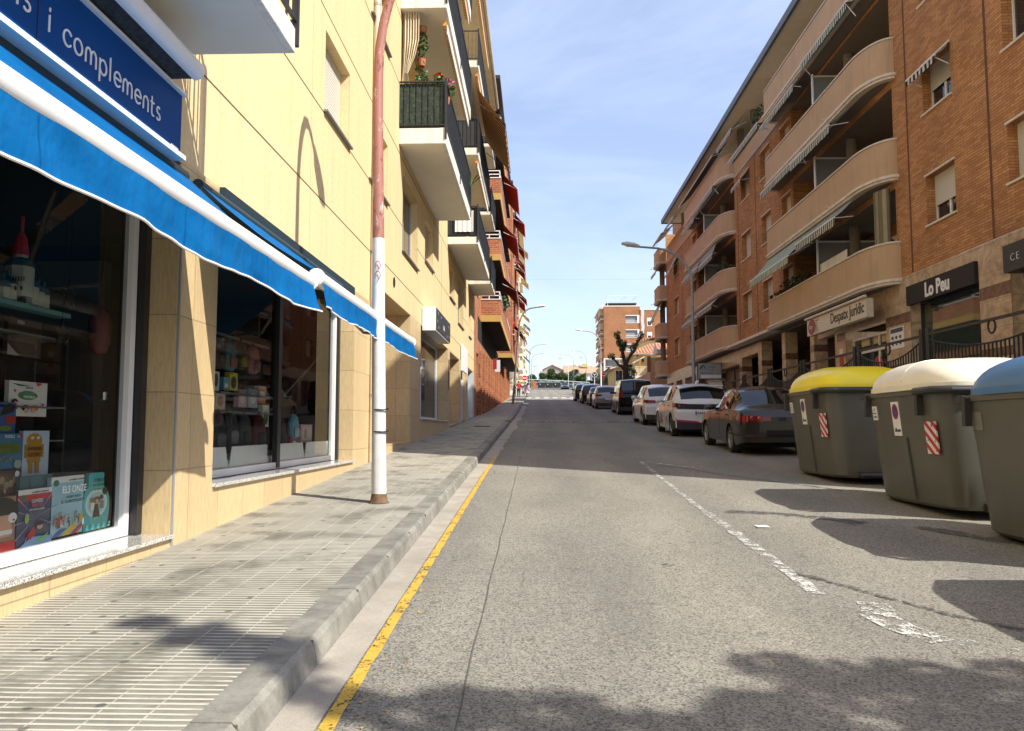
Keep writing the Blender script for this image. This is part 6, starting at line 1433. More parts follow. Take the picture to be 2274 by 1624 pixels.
def tail_hatch(t, wrap, Y, Lc, hw):
    wrap(.86, 1.0, Lc - .42, .50, 'tail_light', M_taild, .014, z2=.86, z3=.96); wrap(.84, .97, Lc - .02, .0, 'black_tail_panel', M_plas, .010, z2=.80, z3=.95)
    wrap(.22, .50, Lc - .75, .0, 'bumper_lower', M_plas, .008, z2=.22, z3=.42); wrap(.50, .56, Lc - .02, .15, 'pink_bumper_trim', pbr('magenta_vinyl', (.50, .01, .16), .4, var=0) if 'magenta_vinyl' not in MATS else MATS['magenta_vinyl'], .012, z2=.42, z3=.46)
    q = MB(); q.box(-.62, .62, -Lc / 2 + .28, -Lc / 2 + .50, 1.475, 1.50); q.build('roof_spoiler', t and MATS['white_car_paint'], t, bevel=.008)
    q = MB(); q.lathe([(.05, 0), (.035, .05), (0, .10)], (0, -.9, 1.555), 8); q.build('aerial_fin', MATS['white_car_paint'], t, smooth=True)
    for sx, col in ((-1, 0), (1, 0)):
        for k, (yy, c_, r_) in enumerate(((.50, (.45, .02, .12), .16), (.32, (.25, .12, .2), .12), (1.12, (.12, .28, .35), .13), (-.60, (.12, .28, .35), .11))):
            q = MB(); x = sx * (hw * .998 + .003 + .0006 * k); q.face(*[(x, yy + r_ * .9 * cos(a), .48 + r_ * 1.2 * sin(a)) for a in [2 * pi * i / 16 for i in range(16)]]); q.build('door_decal', MATS.get('decal%d' % k) or pbr('decal%d' % k, c_, .4, var=0), t)
whitep = carpaint('white_car_paint', (.68, .68, .67), .0)
c = make_car('parked_car', 'white hatchback with black rear band, coloured door decals and plate starting 844', put(4.82, 25.3), whitep, HATCH, tail=tail_hatch, plate=(.64, '8444 LWH')); slope_car(c, 25.3)
SUV = dict(L=4.25, W=1.78, H=1.60, wb=2.6, fo=.82, belt=1.0, rw=.34, top=[(0, .66), (.08, .84), (.4, .95), (1.0, 1.06), (1.65, 1.42), (1.95, 1.54), (2.6, 1.60), (3.4, 1.58), (3.75, 1.52), (3.9, 1.42), (4.12, 1.10), (4.2, 1.0), (4.25, .72)],
    beltc=[(0, .58), (.1, .72), (.5, .86), (1.1, .97), (2.2, 1.0), (3.6, 1.06), (4.1, 1.02), (4.25, .70)], glass=[1.05, 1.9, 3.78, 4.10, 1.4, 3.75], pillars=[2.35, 3.2], handles=(2.2, 3.0), gaps=(1.28, 2.37, 3.25), tumble=.80, rr=.45, spokes=6, spw=.04)
def tail_suv(t, wrap, Y, Lc, hw):
    wrap(.88, 1.0, Lc - .38, .42, 'tail_light', M_tail, .014, z2=.88, z3=.97); wrap(.22, .46, Lc - .6, .0, 'bumper_lower', M_plas, .008, z2=.22, z3=.40)
c = make_car('parked_car', 'white crossover parked between the decorated hatchback and the black van', put(5.0, 33.0), whitep, SUV, tail=tail_suv, plate=(.62, '2907 KDT')); slope_car(c, 33.0)
VAN = dict(L=4.9, W=1.92, H=1.98, wb=3.1, fo=.88, belt=1.12, rw=.34, top=[(0, .70), (.08, .95), (.45, 1.10), (.85, 1.22), (1.5, 1.72), (1.9, 1.90), (2.6, 1.97), (4.2, 1.98), (4.62, 1.94), (4.72, 1.85), (4.84, 1.15), (4.9, 1.0), (4.9, .98)],
    beltc=[(0, .60), (.1, .82), (.5, .98), (.9, 1.10), (4.8, 1.14), (4.9, .9)], glass=[.9, 1.82, 4.66, 4.80, 1.2, 4.5], pillars=[2.15, 3.3], handles=(2.0, 3.1), gaps=(1.1, 2.17, 3.35), tumble=.86, rr=.25, spokes=5, spw=.05)
def tail_van(t, wrap, Y, Lc, hw):
    wrap(.95, 1.38, Lc - .06, hw - .22, 'tail_light', M_tail, .014); wrap(.24, .45, Lc - .3, .0, 'bumper', M_plas, .012)
    q = MB(); q.box(-.72, .72, -Lc / 2 - .004, -Lc / 2 + .3, 1.22, 1.24); q.build('rear_trim', M_plas, t)
blackp = carpaint('black_paint', (.006, .006, .006), .0)
c = make_car('van', 'tall black van towering over the parked cars', put(5.45, 46.6), blackp, VAN, 'van', tail=tail_van, plate=(.80, '0818 JBK'), group=None); slope_car(c, 46.6)
more = [('silver grey car just beyond the black van, only its side showing', 4.75, 55.5, 'silver_paint', (.30, .28, .26), HATCH, tail_suv), ('dark maroon car with red tail lights two places beyond the black van', 4.75, 61.5, 'maroon_paint', (.035, .012, .010), SEDAN, tail_sedan), ('dark estate car with a pale roof three places beyond the van', 4.55, 67.5, 'dark_blue_paint', (.012, .012, .014), SUV, tail_suv), ('dark compact car parked last before the crossing', 4.35, 75.0, 'graphite_paint', (.02, .02, .018), SUV, tail_suv)]
for (lab, x, y, pn, pc, sp_, tf) in more: c = make_car('parked_car', lab, put(x, y), carpaint(pn, pc), sp_, tail=tf, plate=(.62, '')); slope_car(c, y)
def tail_front(t, wrap, Y, Lc, hw):
    wrap(.56, .68, .35, .45, 'headlight', M_head, .012, end='front'); q = MB(); q.box(-.4, .4, Lc / 2, Lc / 2 + .015, .42, .55); q.build('grille', M_plas, t)
for (lab, x, y, pn, pc, sp_, rz) in (('grey car facing the camera beyond the crossing, left of the red car', 5.6, 98.0, 'mid_grey_paint', (.13, .13, .13), HATCH, pi), ('red car facing the camera, half hidden behind the dark parked cars', 6.6, 92.5, 'red_paint', (.40, .03, .02), HATCH, pi), ('grey hatchback facing the camera behind the other grey car', 5.9, 112.0, 'light_grey_paint', (.2, .2, .2), SUV, pi), ('dark blue car facing the camera at the top of the street beside the far bins', 5.9, 168.0, 'navy_paint', (.05, .07, .09), SEDAN, pi)):
    c = make_car('parked_car', lab, put(x, y), carpaint(pn, pc), sp_, tail=tail_front, rz=rz, group='cars beyond the crossing'); 

# ================================================================== BINS
M_bin = pbr('dark_grey_bin_plastic', (.098, .096, .076), .38, var=.10, vs=1.6, bmp=.12, bs=9, streak=.25, dirt=(.05, .048, .04))
def add_scuffs(m):
    nt = m.node_tree; b = nt.nodes['Principled BSDF']; src = b.inputs['Base Color'].links[0].from_socket
    f = ramp(nt, noi(nt, objco(nt, (3, 3, 1.2)), 14, 8, .85, 2.5), .66, .70); g_ = ramp(nt, noi(nt, objco(nt), 1.3, 3), .50, .62)
    c = mixc(nt, mth(nt, 'MULTIPLY', mth(nt, 'MULTIPLY', f, g_), .6), src, (.32, .31, .28)); nt.links.new(c, b.inputs['Base Color'])
add_scuffs(M_bin)
M_lidy = pbr('yellow_lid', (.82, .68, .015), .30, var=.05, vs=2); M_lidw = pbr('cream_lid', (.80, .75, .60), .32, var=.05, vs=2, streak=.15); M_lidb = pbr('blue_lid', (.06, .17, .36), .36, var=.05, vs=2)
M_lidg = pbr('grey_green_lid', (.12, .16, .14), .4)
M_rimb = pbr('black_rubber_rim', (.03, .03, .03), .45, var=.1)
M_haz = None
def m_haz():
    m, nt, b = newmat('red_white_hazard'); sp = N(nt, 'ShaderNodeSeparateXYZ'); nt.links.new(objco(nt), sp.inputs[0])
    f = mth(nt, 'FRACT', mth(nt, 'ADD', mth(nt, 'DIVIDE', mth(nt, 'ADD', sp.outputs[2], mth(nt, 'MULTIPLY', mth(nt, 'SUBTRACT', sp.outputs[0], sp.outputs[1]), .8)), .125), 50))
    c = mixc(nt, mth(nt, 'GREATER_THAN', f, .5), (.72, .7, .68), (.50, .02, .02))
    c = mixc(nt, ramp(nt, noi(nt, objco(nt), 22, 5, .7), .60, .63), c, (.06, .06, .055)); nt.links.new(c, b.inputs['Base Color']); b.inputs['Roughness'].default_value = .35; return m
M_haz = m_haz()
def sq(a, n): c, s = cos(a), sin(a); return (abs(c) ** (2 / n) * (1 if c >= 0 else -1), abs(s) ** (2 / n) * (1 if s >= 0 else -1))
def make_bin(label, x, y, lid, big=True, group='large street recycling bins', L_=1.98, D_=1.42, rz=0, hz=True, logo=True):
    t = thing('recycling_bin', label, 'bin', (x, y, G(y)), group, rz); ORG[t] = Vector((0, 0, 0))
    n = 44; body = MB(); rows = []
    for (z, u, e) in ((.06, .80, 5), (.10, .845, 6), (.5, .885, 7), (.95, .935, 7), (1.30, .975, 8), (1.36, .98, 8), (1.37, 1.0, 8), (1.43, 1.0, 8)):
        rows.append([(D_ / 2 * u * sq(2 * pi * k / n, e)[0] + (1 - u) * .15, L_ / 2 * (1 - (1 - u) * .45) * sq(2 * pi * k / n, e)[1], z) for k in range(n)])
    body.grid(rows, closed=True, cap=True); body.build('body', M_bin, t, smooth=True)
    ld = MB(); rows = []
    for i in range(12):
        p = i / 11 * pi / 2; u = cos(p) ** .55; zz = 1.435 + .37 * sin(p) ** .85
        rows.append([(D_ / 2 * 1.01 * u * sq(2 * pi * k / n, 4.5)[0], L_ / 2 * 1.01 * u * sq(2 * pi * k / n, 4.5)[1], zz + (.012 * cos(4 * 2 * pi * k / n) if 2 < i < 9 else 0)) for k in range(n)])
    rows.insert(0, [(a * 1.015, b * 1.015, 1.425) for a, b, c_ in rows[0]]); rows.insert(1, [(a * 1.015, b * 1.015, 1.49) for a, b, c_ in rows[1]])
    ld.grid(rows, closed=True, cap=True); lo = ld.build('lid', lid, t, smooth=True)
    for yy, nm in ((-.12, 'lid_seam'),):
        def lz(x): u = min(1, abs(x) / (D_ / 2 * 1.01)); p_ = math.acos(min(1, u ** (1 / .55))) if u < 1 else 0; return 1.435 + .37 * sin(p_) ** .85
        q = MB(); q.tube([(x, yy + .05 * cos(x * 3), lz(x) + .004) for x in [-D_ / 2 * .995 + D_ * .99 * i / 24 for i in range(25)]], .013, 6); q.build(nm, lid, t, smooth=True)
    q = MB()
    for sy_ in (-1, 1): q.tube([(-.25, sy_ * L_ / 2 * .93, .10), (.25, sy_ * L_ / 2 * .93, .10)], .05, 8)
    q.build('foot_rail', M_rimb, t, smooth=True)
    r = MB()     # thick black bar round the near end, and the hinge arms
    r.tube([(-D_ / 2 - .03, -L_ / 2 + .45, 1.40), (-D_ / 2 - .035, -L_ / 2 + .1, 1.40), (-D_ / 2 + .10, -L_ / 2 - .05, 1.40), (D_ / 2 - .12, -L_ / 2 - .05, 1.40), (D_ / 2, -L_ / 2 + .05, 1.40)], .045, 10)
    r.tube([(-D_ / 2 - .02, L_ / 2 - .12, 1.39), (-D_ / 2 + .05, L_ / 2 + .03, 1.39), (0, L_ / 2 + .04, 1.39)], .045, 10)
    for yy in (L_ / 2 - .22, -L_ / 2 + .42): r.box(-D_ / 2 - .045, -D_ / 2 + .02, yy - .03, yy + .03, 1.12, 1.40)
    r.build('rim_bar', M_rimb, t, smooth=True)
    g = MB(); fx = lambda z, yy=0: -D_ / 2 * interp([(.10, .845), (.5, .885), (.95, .935), (1.30, .975)], z) + (1 - interp([(.10, .845), (.5, .885), (.95, .935), (1.30, .975)], z)) * .15
    pts = [(fx(z) - .004, -.12 - .06 * (1 - z) ** 2, z) for z in (.12, .3, .5, .7, .86)]; g.tube(pts, .016, 6); g.build('rib', M_rimb, t)
    def plate(y0, y1, z0, z1, mat, nm, d=.006, dx=0):
        m = MB(); m.hexa([(fx(z0) - d, y0, z0), (fx(z0) + .01, y0, z0), (fx(z0) + .01, y1, z0), (fx(z0) - d, y1, z0), (fx(z1) - d, y0, z1), (fx(z1) + .01, y0, z1), (fx(z1) + .01, y1, z1), (fx(z1) - d, y1, z1)]); return m.build(nm, mat, t)
    if logo:
        o = plate(.60, .72, 1.08, 1.26, M_white if logo == 1 else MATS['faded_sticker'], 'sticker')
        if logo == 1: q = MB(); k = len(q.v); q.text('sorigué', .034, MXn(.705, 1.115, 0), .0005, .0008); 
        if logo == 1: q.v = [(fx(1.12) - .0085, b, c_) for a, b, c_ in q.v]; q.build('sticker_text', pbr('teal_ink', (.02, .18, .25), .5, var=0) if 'teal_ink' not in MATS else MATS['teal_ink'], o)
        if logo == 1: q = MB(); q.box(fx(1.2) - .0095, fx(1.2) - .006, .65, .67, 1.20, 1.235); q.box(fx(1.18) - .0095, fx(1.18) - .006, .62, .70, 1.165, 1.175); q.build('sticker_crest', M_black, o)
        y0 = .02
        if logo == 1:
            o = plate(y0 - .02, y0 + .17, .88, 1.30, M_white, 'no_parking_sticker'); 
            for (r1, mat, dd, nm) in ((.078, MATS['red_sign'], .008, 'ring'), (.058, pbr('sign_blue', (.02, .06, .28), .4, var=0) if 'sign_blue' not in MATS else MATS['sign_blue'], .010, 'disc')):
                q = MB(); q.face(*[(fx(1.18 + r1 * sin(a)) - dd, y0 + .075 - r1 * cos(a), 1.18 + r1 * 1.25 * sin(a)) for a in [2 * pi * i / 20 for i in range(20)]]); q.build(nm, mat, o)
            q = MB(); q.face(*[(fx(zz) - .012, yy, zz) for yy, zz in ((y0 + .12, 1.245), (y0 + .135, 1.23), (y0 + .03, 1.115), (y0 + .015, 1.13))]); q.build('slash', MATS['red_sign'], o)
            q = MB(); q.hexa([(fx(.95) - .009, y0 + .0, .93), (fx(.95) - .006, y0, .93), (fx(.95) - .006, y0 + .07, .93), (fx(.95) - .009, y0 + .07, .93), (fx(.95) - .009, y0 + .0, .96), (fx(.95) - .006, y0, .96), (fx(.95) - .006, y0 + .07, .96), (fx(.95) - .009, y0 + .07, .96)])
            q.hexa([(fx(.95) - .009, y0 + .08, .93), (fx(.95) - .006, y0 + .08, .93), (fx(.95) - .006, y0 + .14, .93), (fx(.95) - .009, y0 + .14, .93), (fx(.95) - .009, y0 + .10, .99), (fx(.95) - .006, y0 + .10, .99), (fx(.95) - .006, y0 + .12, .99), (fx(.95) - .009, y0 + .12, .99)]); q.build('tow_truck_symbol', M_black, o)
    if hz: plate(-.80, -.56, .68, 1.05, M_haz, 'hazard_sticker', .006)
    t.scale = (1, 1, .935)
    return t
pbr('faded_sticker', (.17, .165, .14), .5)
make_bin('dark grey street bin with bright yellow domed lid, farthest of the three by the kerb', 4.83, 12.55, M_lidy)
make_bin('dark grey street bin with cream white domed lid, between the yellow and the blue one', 4.86, 9.40, M_lidw)
make_bin('dark grey street bin nearest the camera, outside the right edge, shown only by its shadow', 4.62, 4.12, M_lidg, hz=False, logo=0)
make_bin('dark grey street bin with blue domed lid, cut off by the right edge', 4.74, 6.86, M_lidb, hz=False, logo=2)
M_bind = pbr('black_bin_plastic', (.03, .032, .03), .4);
for lab, x, y in (('dark far bin with grey lid nearest the orange box, at the top of the street', 1.2, 199.5), ('dark far bin in the middle of the far row of three', 3.1, 200.0), ('dark far bin at the right end of the far row of three', 5.0, 200.3)):
    t = thing('street_bin', lab, 'bin', (x, y, G(y)), 'row of dark bins at the top of the street'); ORG[t] = Vector((0, 0, 0)); m = MB()
    m.hexa([(-.80, -.6, .08), (.80, -.6, .08), (.80, .6, .08), (-.80, .6, .08), (-.95, -.7, 1.3), (.95, -.7, 1.3), (.95, .7, 1.3), (-.95, .7, 1.3)]); m.build('body', M_bind, t, bevel=.05); m = MB(); m.hexa([(-.96, -.72, 1.302), (.96, -.72, 1.302), (.96, .72, 1.302), (-.96, .72, 1.302), (-.8, -.45, 1.72), (.8, -.45, 1.72), (.8, .6, 1.72), (-.8, .6, 1.72)]); m.build('lid', M_lidg, t, bevel=.05); m = MB(); m.box(-.4, -.25, -.69, -.66, .8, 1.0); m.build('sticker', M_white, t)
t = MB(); t.box(-1.05, -.10, 199, 199.8, G(199), G(199) + 1.75); o = t.build('container', pbr('orange_box_paint', (.50, .13, .03), .6), bevel=.02); tag(o, 'orange upright clothes container left of the far bins', 'container')
tag(MB().box(-.05, .25, 199.2, 199.5, G(199), G(199) + .75).build('bollard', M_white, bevel=.04), 'short white bollard between the orange container and the far bins', 'bollard')

# ================================================================== LAMP POSTS
def lamp_post(label, x, y, h, arm, d, r0=.075, mat=M_galv, group='street lamps', lean=(0, 0), base=PAV, col2=None, headm=M_lens, split=None, rise=.9, hd=1, custom=None, tiltu=.16):
    t = thing('street_lamp', label, 'street lamp', (x, y, G(y) + base), group); ORG[t] = Vector((0, 0, 0))
    path = [(lean[0] * s / h, lean[1] * s / h, s) for s in [0, .9, h * .35, h * .55, h * .72]]
    bx, bz = lean[0] * .8, h * .78; n = 9
    for i in range(n + 1):
        a = i / n * RAD(78); path.append((bx + d * arm * .62 * (1 - cos(a)) / (1 - cos(RAD(78))), lean[1] * .8, bz + (h - bz) * sin(a) / sin(RAD(78)) * .93))
    path.append((bx + d * arm, lean[1] * .8, h * .995 + .0))
    if custom: path = [(x_, 0, z_) for x_, z_ in custom]; lean = (0, 0)
    zs = [p[2] for p in path]; rr = [lerp(r0, r0 * .52, z / h) for z in zs]
    if split:
        lo = [p for p in path if p[2] < split]; hi = [p for p in path if p[2] >= split]; xm = (lo[-1][0] + (hi[0][0] - lo[-1][0]) * (split - lo[-1][2]) / (hi[0][2] - lo[-1][2]), lo[-1][1], split)
        MB().tube(lo + [xm], [lerp(r0, r0 * .52, p[2] / h) for p in lo + [xm]], 18).build('post', mat, t, smooth=True); MB().tube([xm] + hi, [lerp(r0, r0 * .52, p[2] / h) for p in [xm] + hi], 18).build('arm', col2, t, smooth=True)
    else: MB().tube(path, rr, 14).build('post', mat, t, smooth=True)
    hx, hz_ = path[-1][0], path[-1][2]; q = MB(); rows = []
    for (u, w_, a, b) in ((-.08, .05, .05, .05), (0, .07, .07, .05), (.18, .13, .10, .06), (.45, .15, .10, .05), (.66, .09, .06, .03), (.70, .03, .02, .01)):
        cx = hx + d * u * hd; cz = hz_ + .02 + u * tiltu; w_ *= 1.25; a *= 1.3; b *= 1.3; rows.append([(cx, w_ * cos(p) + lean[1] * .8, cz + (a if sin(p) > 0 else b) * sin(p)) for p in [2 * pi * k / 14 for k in range(14)]])
    q.grid(rows, closed=True, cap=True); o = q.build('lamp_head', headm, t, smooth=True)
    q = MB(); q.lathe([(0, -.0), (.11, .0), (.10, -.02), (0, -.035)], (hx + d * .40, lean[1] * .8, hz_ + .035), 14); q.build('lens', pbr('lamp_glass', (.5, .48, .4), .1, var=0) if 'lamp_glass' not in MATS else MATS['lamp_glass'], o)
    return t
def m_rust():
    m, nt, b = newmat('flaking_red_primer'); oc = objco(nt); n = noi(nt, objco(nt, (1.5, 1.5, .45)), 9, 7, .75)
    c = ramp(nt, n, .36, .44, (.62, .50, .45), (.33, .135, .10)); c = mixc(nt, ramp(nt, noi(nt, objco(nt, (1, 1, .4)), 16, 6, .75), .56, .62), c, (.16, .035, .03))
    nt.links.new(c, b.inputs['Base Color']); b.inputs['Roughness'].default_value = .6; bump(nt, b, n, .4, .004); return m
M_rust = m_rust()
t = lamp_post('tall street lamp beside the shop, flaking red paint above and dirty white below', -1.72, 8.77, 7.35, 2.35, 1, .082, M_lampw, None, col2=M_rust, split=2.92, custom=[(0, 0), (-.015, 1), (-.03, 2), (-.04, 2.7), (-.05, 3.2), (-.07, 4.4), (-.07, 4.8), (-.06, 5.1), (-.02, 5.4), (.04, 5.65), (.13, 5.92), (.30, 6.28), (.52, 6.55), (.80, 6.74), (1.07, 6.85)], tiltu=.3)
q = MB()
for z in (1.02, .78): q.tube([(.083 * cos(a) + .008, .083 * sin(a), z + .01 * sin(a)) for a in [2 * pi * k / 20 for k in range(21)]], .009, 6)
q.build('strap', M_black, t)
q = MB()       # dirt and rust collar at the foot
q.lathe([(.12, 0), (.098, .02), (.088, .06), (.0845, .10)], (0, 0, 0), 16); q.build('rust_collar', m_conc('rusty_foot', (.08, .04, .02), (.25, .14, .07), 20, .4), t, smooth=True)
q = MB(); 
def on_post(u, z): a = u / .082 - pi / 2 - .05; return (.0835 * cos(a) - .035, .0835 * sin(a) - .006, z)
for cc, zz in ((-1, 2.60), (-1, 2.49)):
    q.tube([on_post(.010 + .028 * cos(RAD(a)) * -cc * -1, zz + .048 * sin(RAD(a))) for a in range(-60, 250, 20)] if zz > 2.5 else [on_post(.010 + .028 * cos(RAD(a)), zz + .048 * sin(RAD(a))) for a in range(-70, 240, 20)], .0045, 5)
q.build('graffiti', MATS['red_sign'], t)
lamp_post('grey galvanised street lamp rising behind the decorated hatchback on the right', 6.55, 33.6, 7.35, 2.25, -1, .085, M_galv)
lamp_post('slim leaning street lamp against the red brick building on the left', -1.8, 60.5, 7.4, 1.35, 1, .10, pbr('rusty_grey_paint', (.22, .19, .17), .6, var=.2, vs=4, streak=.4, dirt=(.25, .08, .04)), lean=(.6, 0), headm=M_white)
lamp_post('street lamp with reddish upper pole beside the round black arrow sign', 7.05, 88, 7.3, 2.1, -1, .08, M_white, col2=pbr('pinkish_primer', (.45, .25, .20), .6), split=3.6)
lamp_post('distant lamp before the far cream block on the left, taller of the far pair', -1.15, 128, 7.6, 2.2, 1, .08)
lamp_post('most distant lamp on the left, shorter of the far pair', -1.1, 172, 7.6, 2.2, 1, .08)
lamp_post('distant lamp on the right with its arm reaching left above the white houses', 9.3, 150, 7.4, 2.2, -1, .08)
lamp_post('far street lamp at the head of the street beside the bare white pole', 8.6, 186, 7.8, 2.6, -1, .08)
tag(MB().tube([(7.6, 192, G(192)), (7.6, 192, G(192) + 6)], .05, 8).build('pole', M_white), 'thin bare white pole in front of the row of green trees', 'pole')

# ================================================================== TRAFFIC SIGNS
def disc(mb, c, r, y): mb.face(*[(c[0] + r * cos(a), y, c[2] + r * sin(a)) for a in [2 * pi * k / 28 for k in range(28)]])
def noentry(label, x, y, zc, r=.32, zb=None):
    t = thing('traffic_sign', label, 'traffic sign', (x, y, G(y) + PAV), 'no entry signs'); b = G(y)
    MB().tube([(x, y + .05, b), (x, y + .05, zc + r)], .03, 8).build('post', M_galv, t)
    q = MB(); q.lathe([(0, 0), (r, 0), (r, .02), (0, .02)], (x, y - .02, zc), 28, 'y'); q.build('plate', M_white, t)
    q = MB(); disc(q, (x, 0, zc), r * .94, y - .024); q.build('red_disc', pbr('sign_red', (.62, .015, .02), .4, var=0) if 'sign_red' not in MATS else MATS['sign_red'], t)
    q = MB(); q.face((x - r * .68, y - .028, zc - r * .16), (x + r * .68, y - .028, zc - r * .16), (x + r * .68, y - .028, zc + r * .16), (x - r * .68, y - .028, zc + r * .16)); q.build('white_bar', M_white, t)
noentry('no entry sign on the left pavement, above the man in red', -1.42, 95, G(95) + 2.2, .33); noentry('no entry sign on the right, half hidden by the lamp post', 7.7, 93, G(93) + 2.45, .30)
t = thing('traffic_sign', 'round black sign with two white curved arrows, beside the right lamp post', 'traffic sign', (6.35, 88, G(88))); x, y, zc = 6.35, 88, G(88) + 2.55
MB().tube([(x, y + .05, G(88)), (x, y + .05, zc)], .035, 8).build('post', M_white, t); q = MB(); q.lathe([(0, 0), (.33, 0), (.33, .02), (0, .02)], (x, y - .02, zc), 28, 'y'); q.build('plate', M_white, t)
q = MB(); disc(q, (x, 0, zc), .285, y - .024); q.build('black_disc', M_black, t); q = MB()
q.box(x - .025, x + .025, y - .030, y - .027, zc - .2, zc + .03)
for sx in (-1, 1): q.grid([[(x + sx * u, y - .029, zc + v), (x + sx * u, y - .029, zc + v + .05)] for u, v in ((.0, -.02), (.06, .03), (.13, .03))]); q.face((x + sx * .12, y - .029, zc + .0), (x + sx * .20, y - .029, zc + .055), (x + sx * .12, y - .029, zc + .12))
q.build('arrows', M_white, t)
tag(MB().lathe([(0, 0), (.28, 0), (.28, .03), (0, .03)], (9.6, 120, G(120) + 2.3), 20, 'y').tube([(9.6, 120.06, G(120)), (9.6, 120.06, G(120) + 2.5)], .03, 6).build('traffic_sign', M_iron), 'back of a small dark round sign right of the far trees', 'traffic sign')
# ================================================================== PEOPLE
M_skin = pbr('skin', (.45, .25, .17), .6, var=.05); M_hair = pbr('dark_hair', (.03, .022, .018), .7, var=.2); M_hairg = pbr('grey_brown_hair', (.16, .12, .09), .7, var=.2)
def person(label, x, y, rz, top, trou, H=1.72, sleeve=True, hair=M_hair, stride=.28, arms=(.12, .12), longhair=False, skirt=None, lean=0):
    """one continuous skinned body (feet at the origin, facing +Y), clothing and hair as children"""
    t = thing('person', label, 'person', (x, y, G(y) + PAV), None, rz); ORG[t] = Vector((0, 0, 0)); k = H / 1.72
    J = {'pel': (0, 0, .93, .135), 'waist': (0, 0, 1.08, .12), 'chest': (0, .01 + lean, 1.28, .145), 'neck': (0, lean, 1.46, .055), 'head0': (0, .01 + lean, 1.54, .075), 'head': (0, .02 + lean, 1.63, .095), 'crown': (0, .01 + lean, 1.70, .06),
         'shL': (-.16, lean, 1.40, .062), 'elL': (-.25 - arms[0] * .3, -.03 + lean, 1.13, .045), 'wrL': (-.28 - arms[0], .08, .90, .032), 'haL': (-.28 - arms[0], .11, .80, .035), 'shR': (.16, lean, 1.40, .062), 'elR': (.25 + arms[1] * .3, -.03 + lean, 1.13, .045), 'wrR': (.28 + arms[1], -.02, .90, .032), 'haR': (.28 + arms[1], .0, .80, .035),
         'hiL': (-.09, 0, .86, .10), 'knL': (-.10, stride * .5, .49, .065), 'anL': (-.10, stride * .85, .09, .042), 'toL': (-.10, stride * .85 + .15, .035, .035), 'hiR': (.09, 0, .86, .10), 'knR': (.10, -stride * .15, .48, .065), 'anR': (.10, -stride, .12, .042), 'toR': (.10, -stride + .14, .035, .035)}
    E = [('pel', 'waist'), ('waist', 'chest'), ('chest', 'neck'), ('neck', 'head0'), ('head0', 'head'), ('head', 'crown')] + [e for s in 'LR' for e in (('chest', 'sh' + s), ('sh' + s, 'el' + s), ('el' + s, 'wr' + s), ('wr' + s, 'ha' + s), ('pel', 'hi' + s), ('hi' + s, 'kn' + s), ('kn' + s, 'an' + s), ('an' + s, 'to' + s))]
    def skin(names, edges, infl, nm, mat):
        me = bpy.data.meshes.new(nm); idx = {n: i for i, n in enumerate(names)}
        me.from_pydata([tuple(c * k for c in J[n][:3]) for n in names], [(idx[a], idx[b]) for a, b in edges], []); o = bpy.data.objects.new(nm, me); C.objects.link(o)
        o.modifiers.new('skin', 'SKIN'); sub = o.modifiers.new('sub', 'SUBSURF'); sub.levels = 1; sub.render_levels = 1; me.skin_vertices[0].data[0].use_root = True
        for i, n in enumerate(names): r = (J[n][3] + infl) * k; me.skin_vertices[0].data[i].radius = (r * (1.25 if n in ('chest', 'waist', 'pel') else 1), r * (.85 if n in ('chest', 'waist', 'pel') else 1))
        dg = bpy.context.evaluated_depsgraph_get(); m2 = bpy.data.meshes.new_from_object(o.evaluated_get(dg)); bpy.data.objects.remove(o); m2.materials.clear(); m2.materials.append(mat)
        m2.polygons.foreach_set('use_smooth', [True] * len(m2.polygons)); o = bpy.data.objects.new(nm, m2); C.objects.link(o); o.parent = t; return o
    skin(list(J), E, 0, 'body', M_skin)
    n = ['waist', 'pel', 'chest', 'shL', 'shR'] + (['elL', 'elR', 'wrL', 'wrR'] if sleeve else ['elL', 'elR']); skin(n, [e for e in E if e[0] in n and e[1] in n], .022, 'shirt', top)
    n = ['pel', 'hiL', 'knL', 'anL', 'hiR', 'knR', 'anR']; skin(n, [e for e in E if e[0] in n and e[1] in n], .016, 'trousers', trou)
    for s in 'LR': a = J['an' + s]; b = J['to' + s]; q = MB(); q.tube([(a[0] * k, (a[1] - .06) * k, .05 * k), (b[0] * k, b[1] * k, .045 * k), (b[0] * k, (b[1] + .04) * k, .035 * k)], [.05 * k, .048 * k, .03 * k], 8); q.build('shoe', M_plas, t, smooth=True)
    q = MB(); hz_ = J['head']; q.lathe([(.0, .12), (.07, .10), (.105, .03), (.105, -.03), (.085, -.07 if not longhair else -.30), (.06, -.075 if not longhair else -.32)], (0, hz_[1] * k - .018, hz_[2] * k + .0), 12); q.build('hair', hair, t, smooth=True)
    f = MB(); fy = hz_[1] * k + .085 * k
    for sx in (-1, 1): f.lathe([(0, .0), (.012, .0)], (sx * .035 * k, fy + .012, hz_[2] * k), 8, 'y'); f.lathe([(.02, -.02), (.022, .02)], (sx * .1 * k, hz_[1] * k, hz_[2] * k - .01), 6, 'x')
    f.box(-.025, .025, fy + .0, fy + .012, hz_[2] * k - .055, hz_[2] * k - .048); f.hexa([(-.012, fy, hz_[2] * k - .03), (.012, fy, hz_[2] * k - .03), (.01, fy + .035, hz_[2] * k - .03), (-.01, fy + .035, hz_[2] * k - .03), (-.006, fy, hz_[2] * k + .01), (.006, fy, hz_[2] * k + .01), (.005, fy + .012, hz_[2] * k + .01), (-.005, fy + .012, hz_[2] * k + .01)]); f.build('face_features', M_hair, t)
    h = MB()
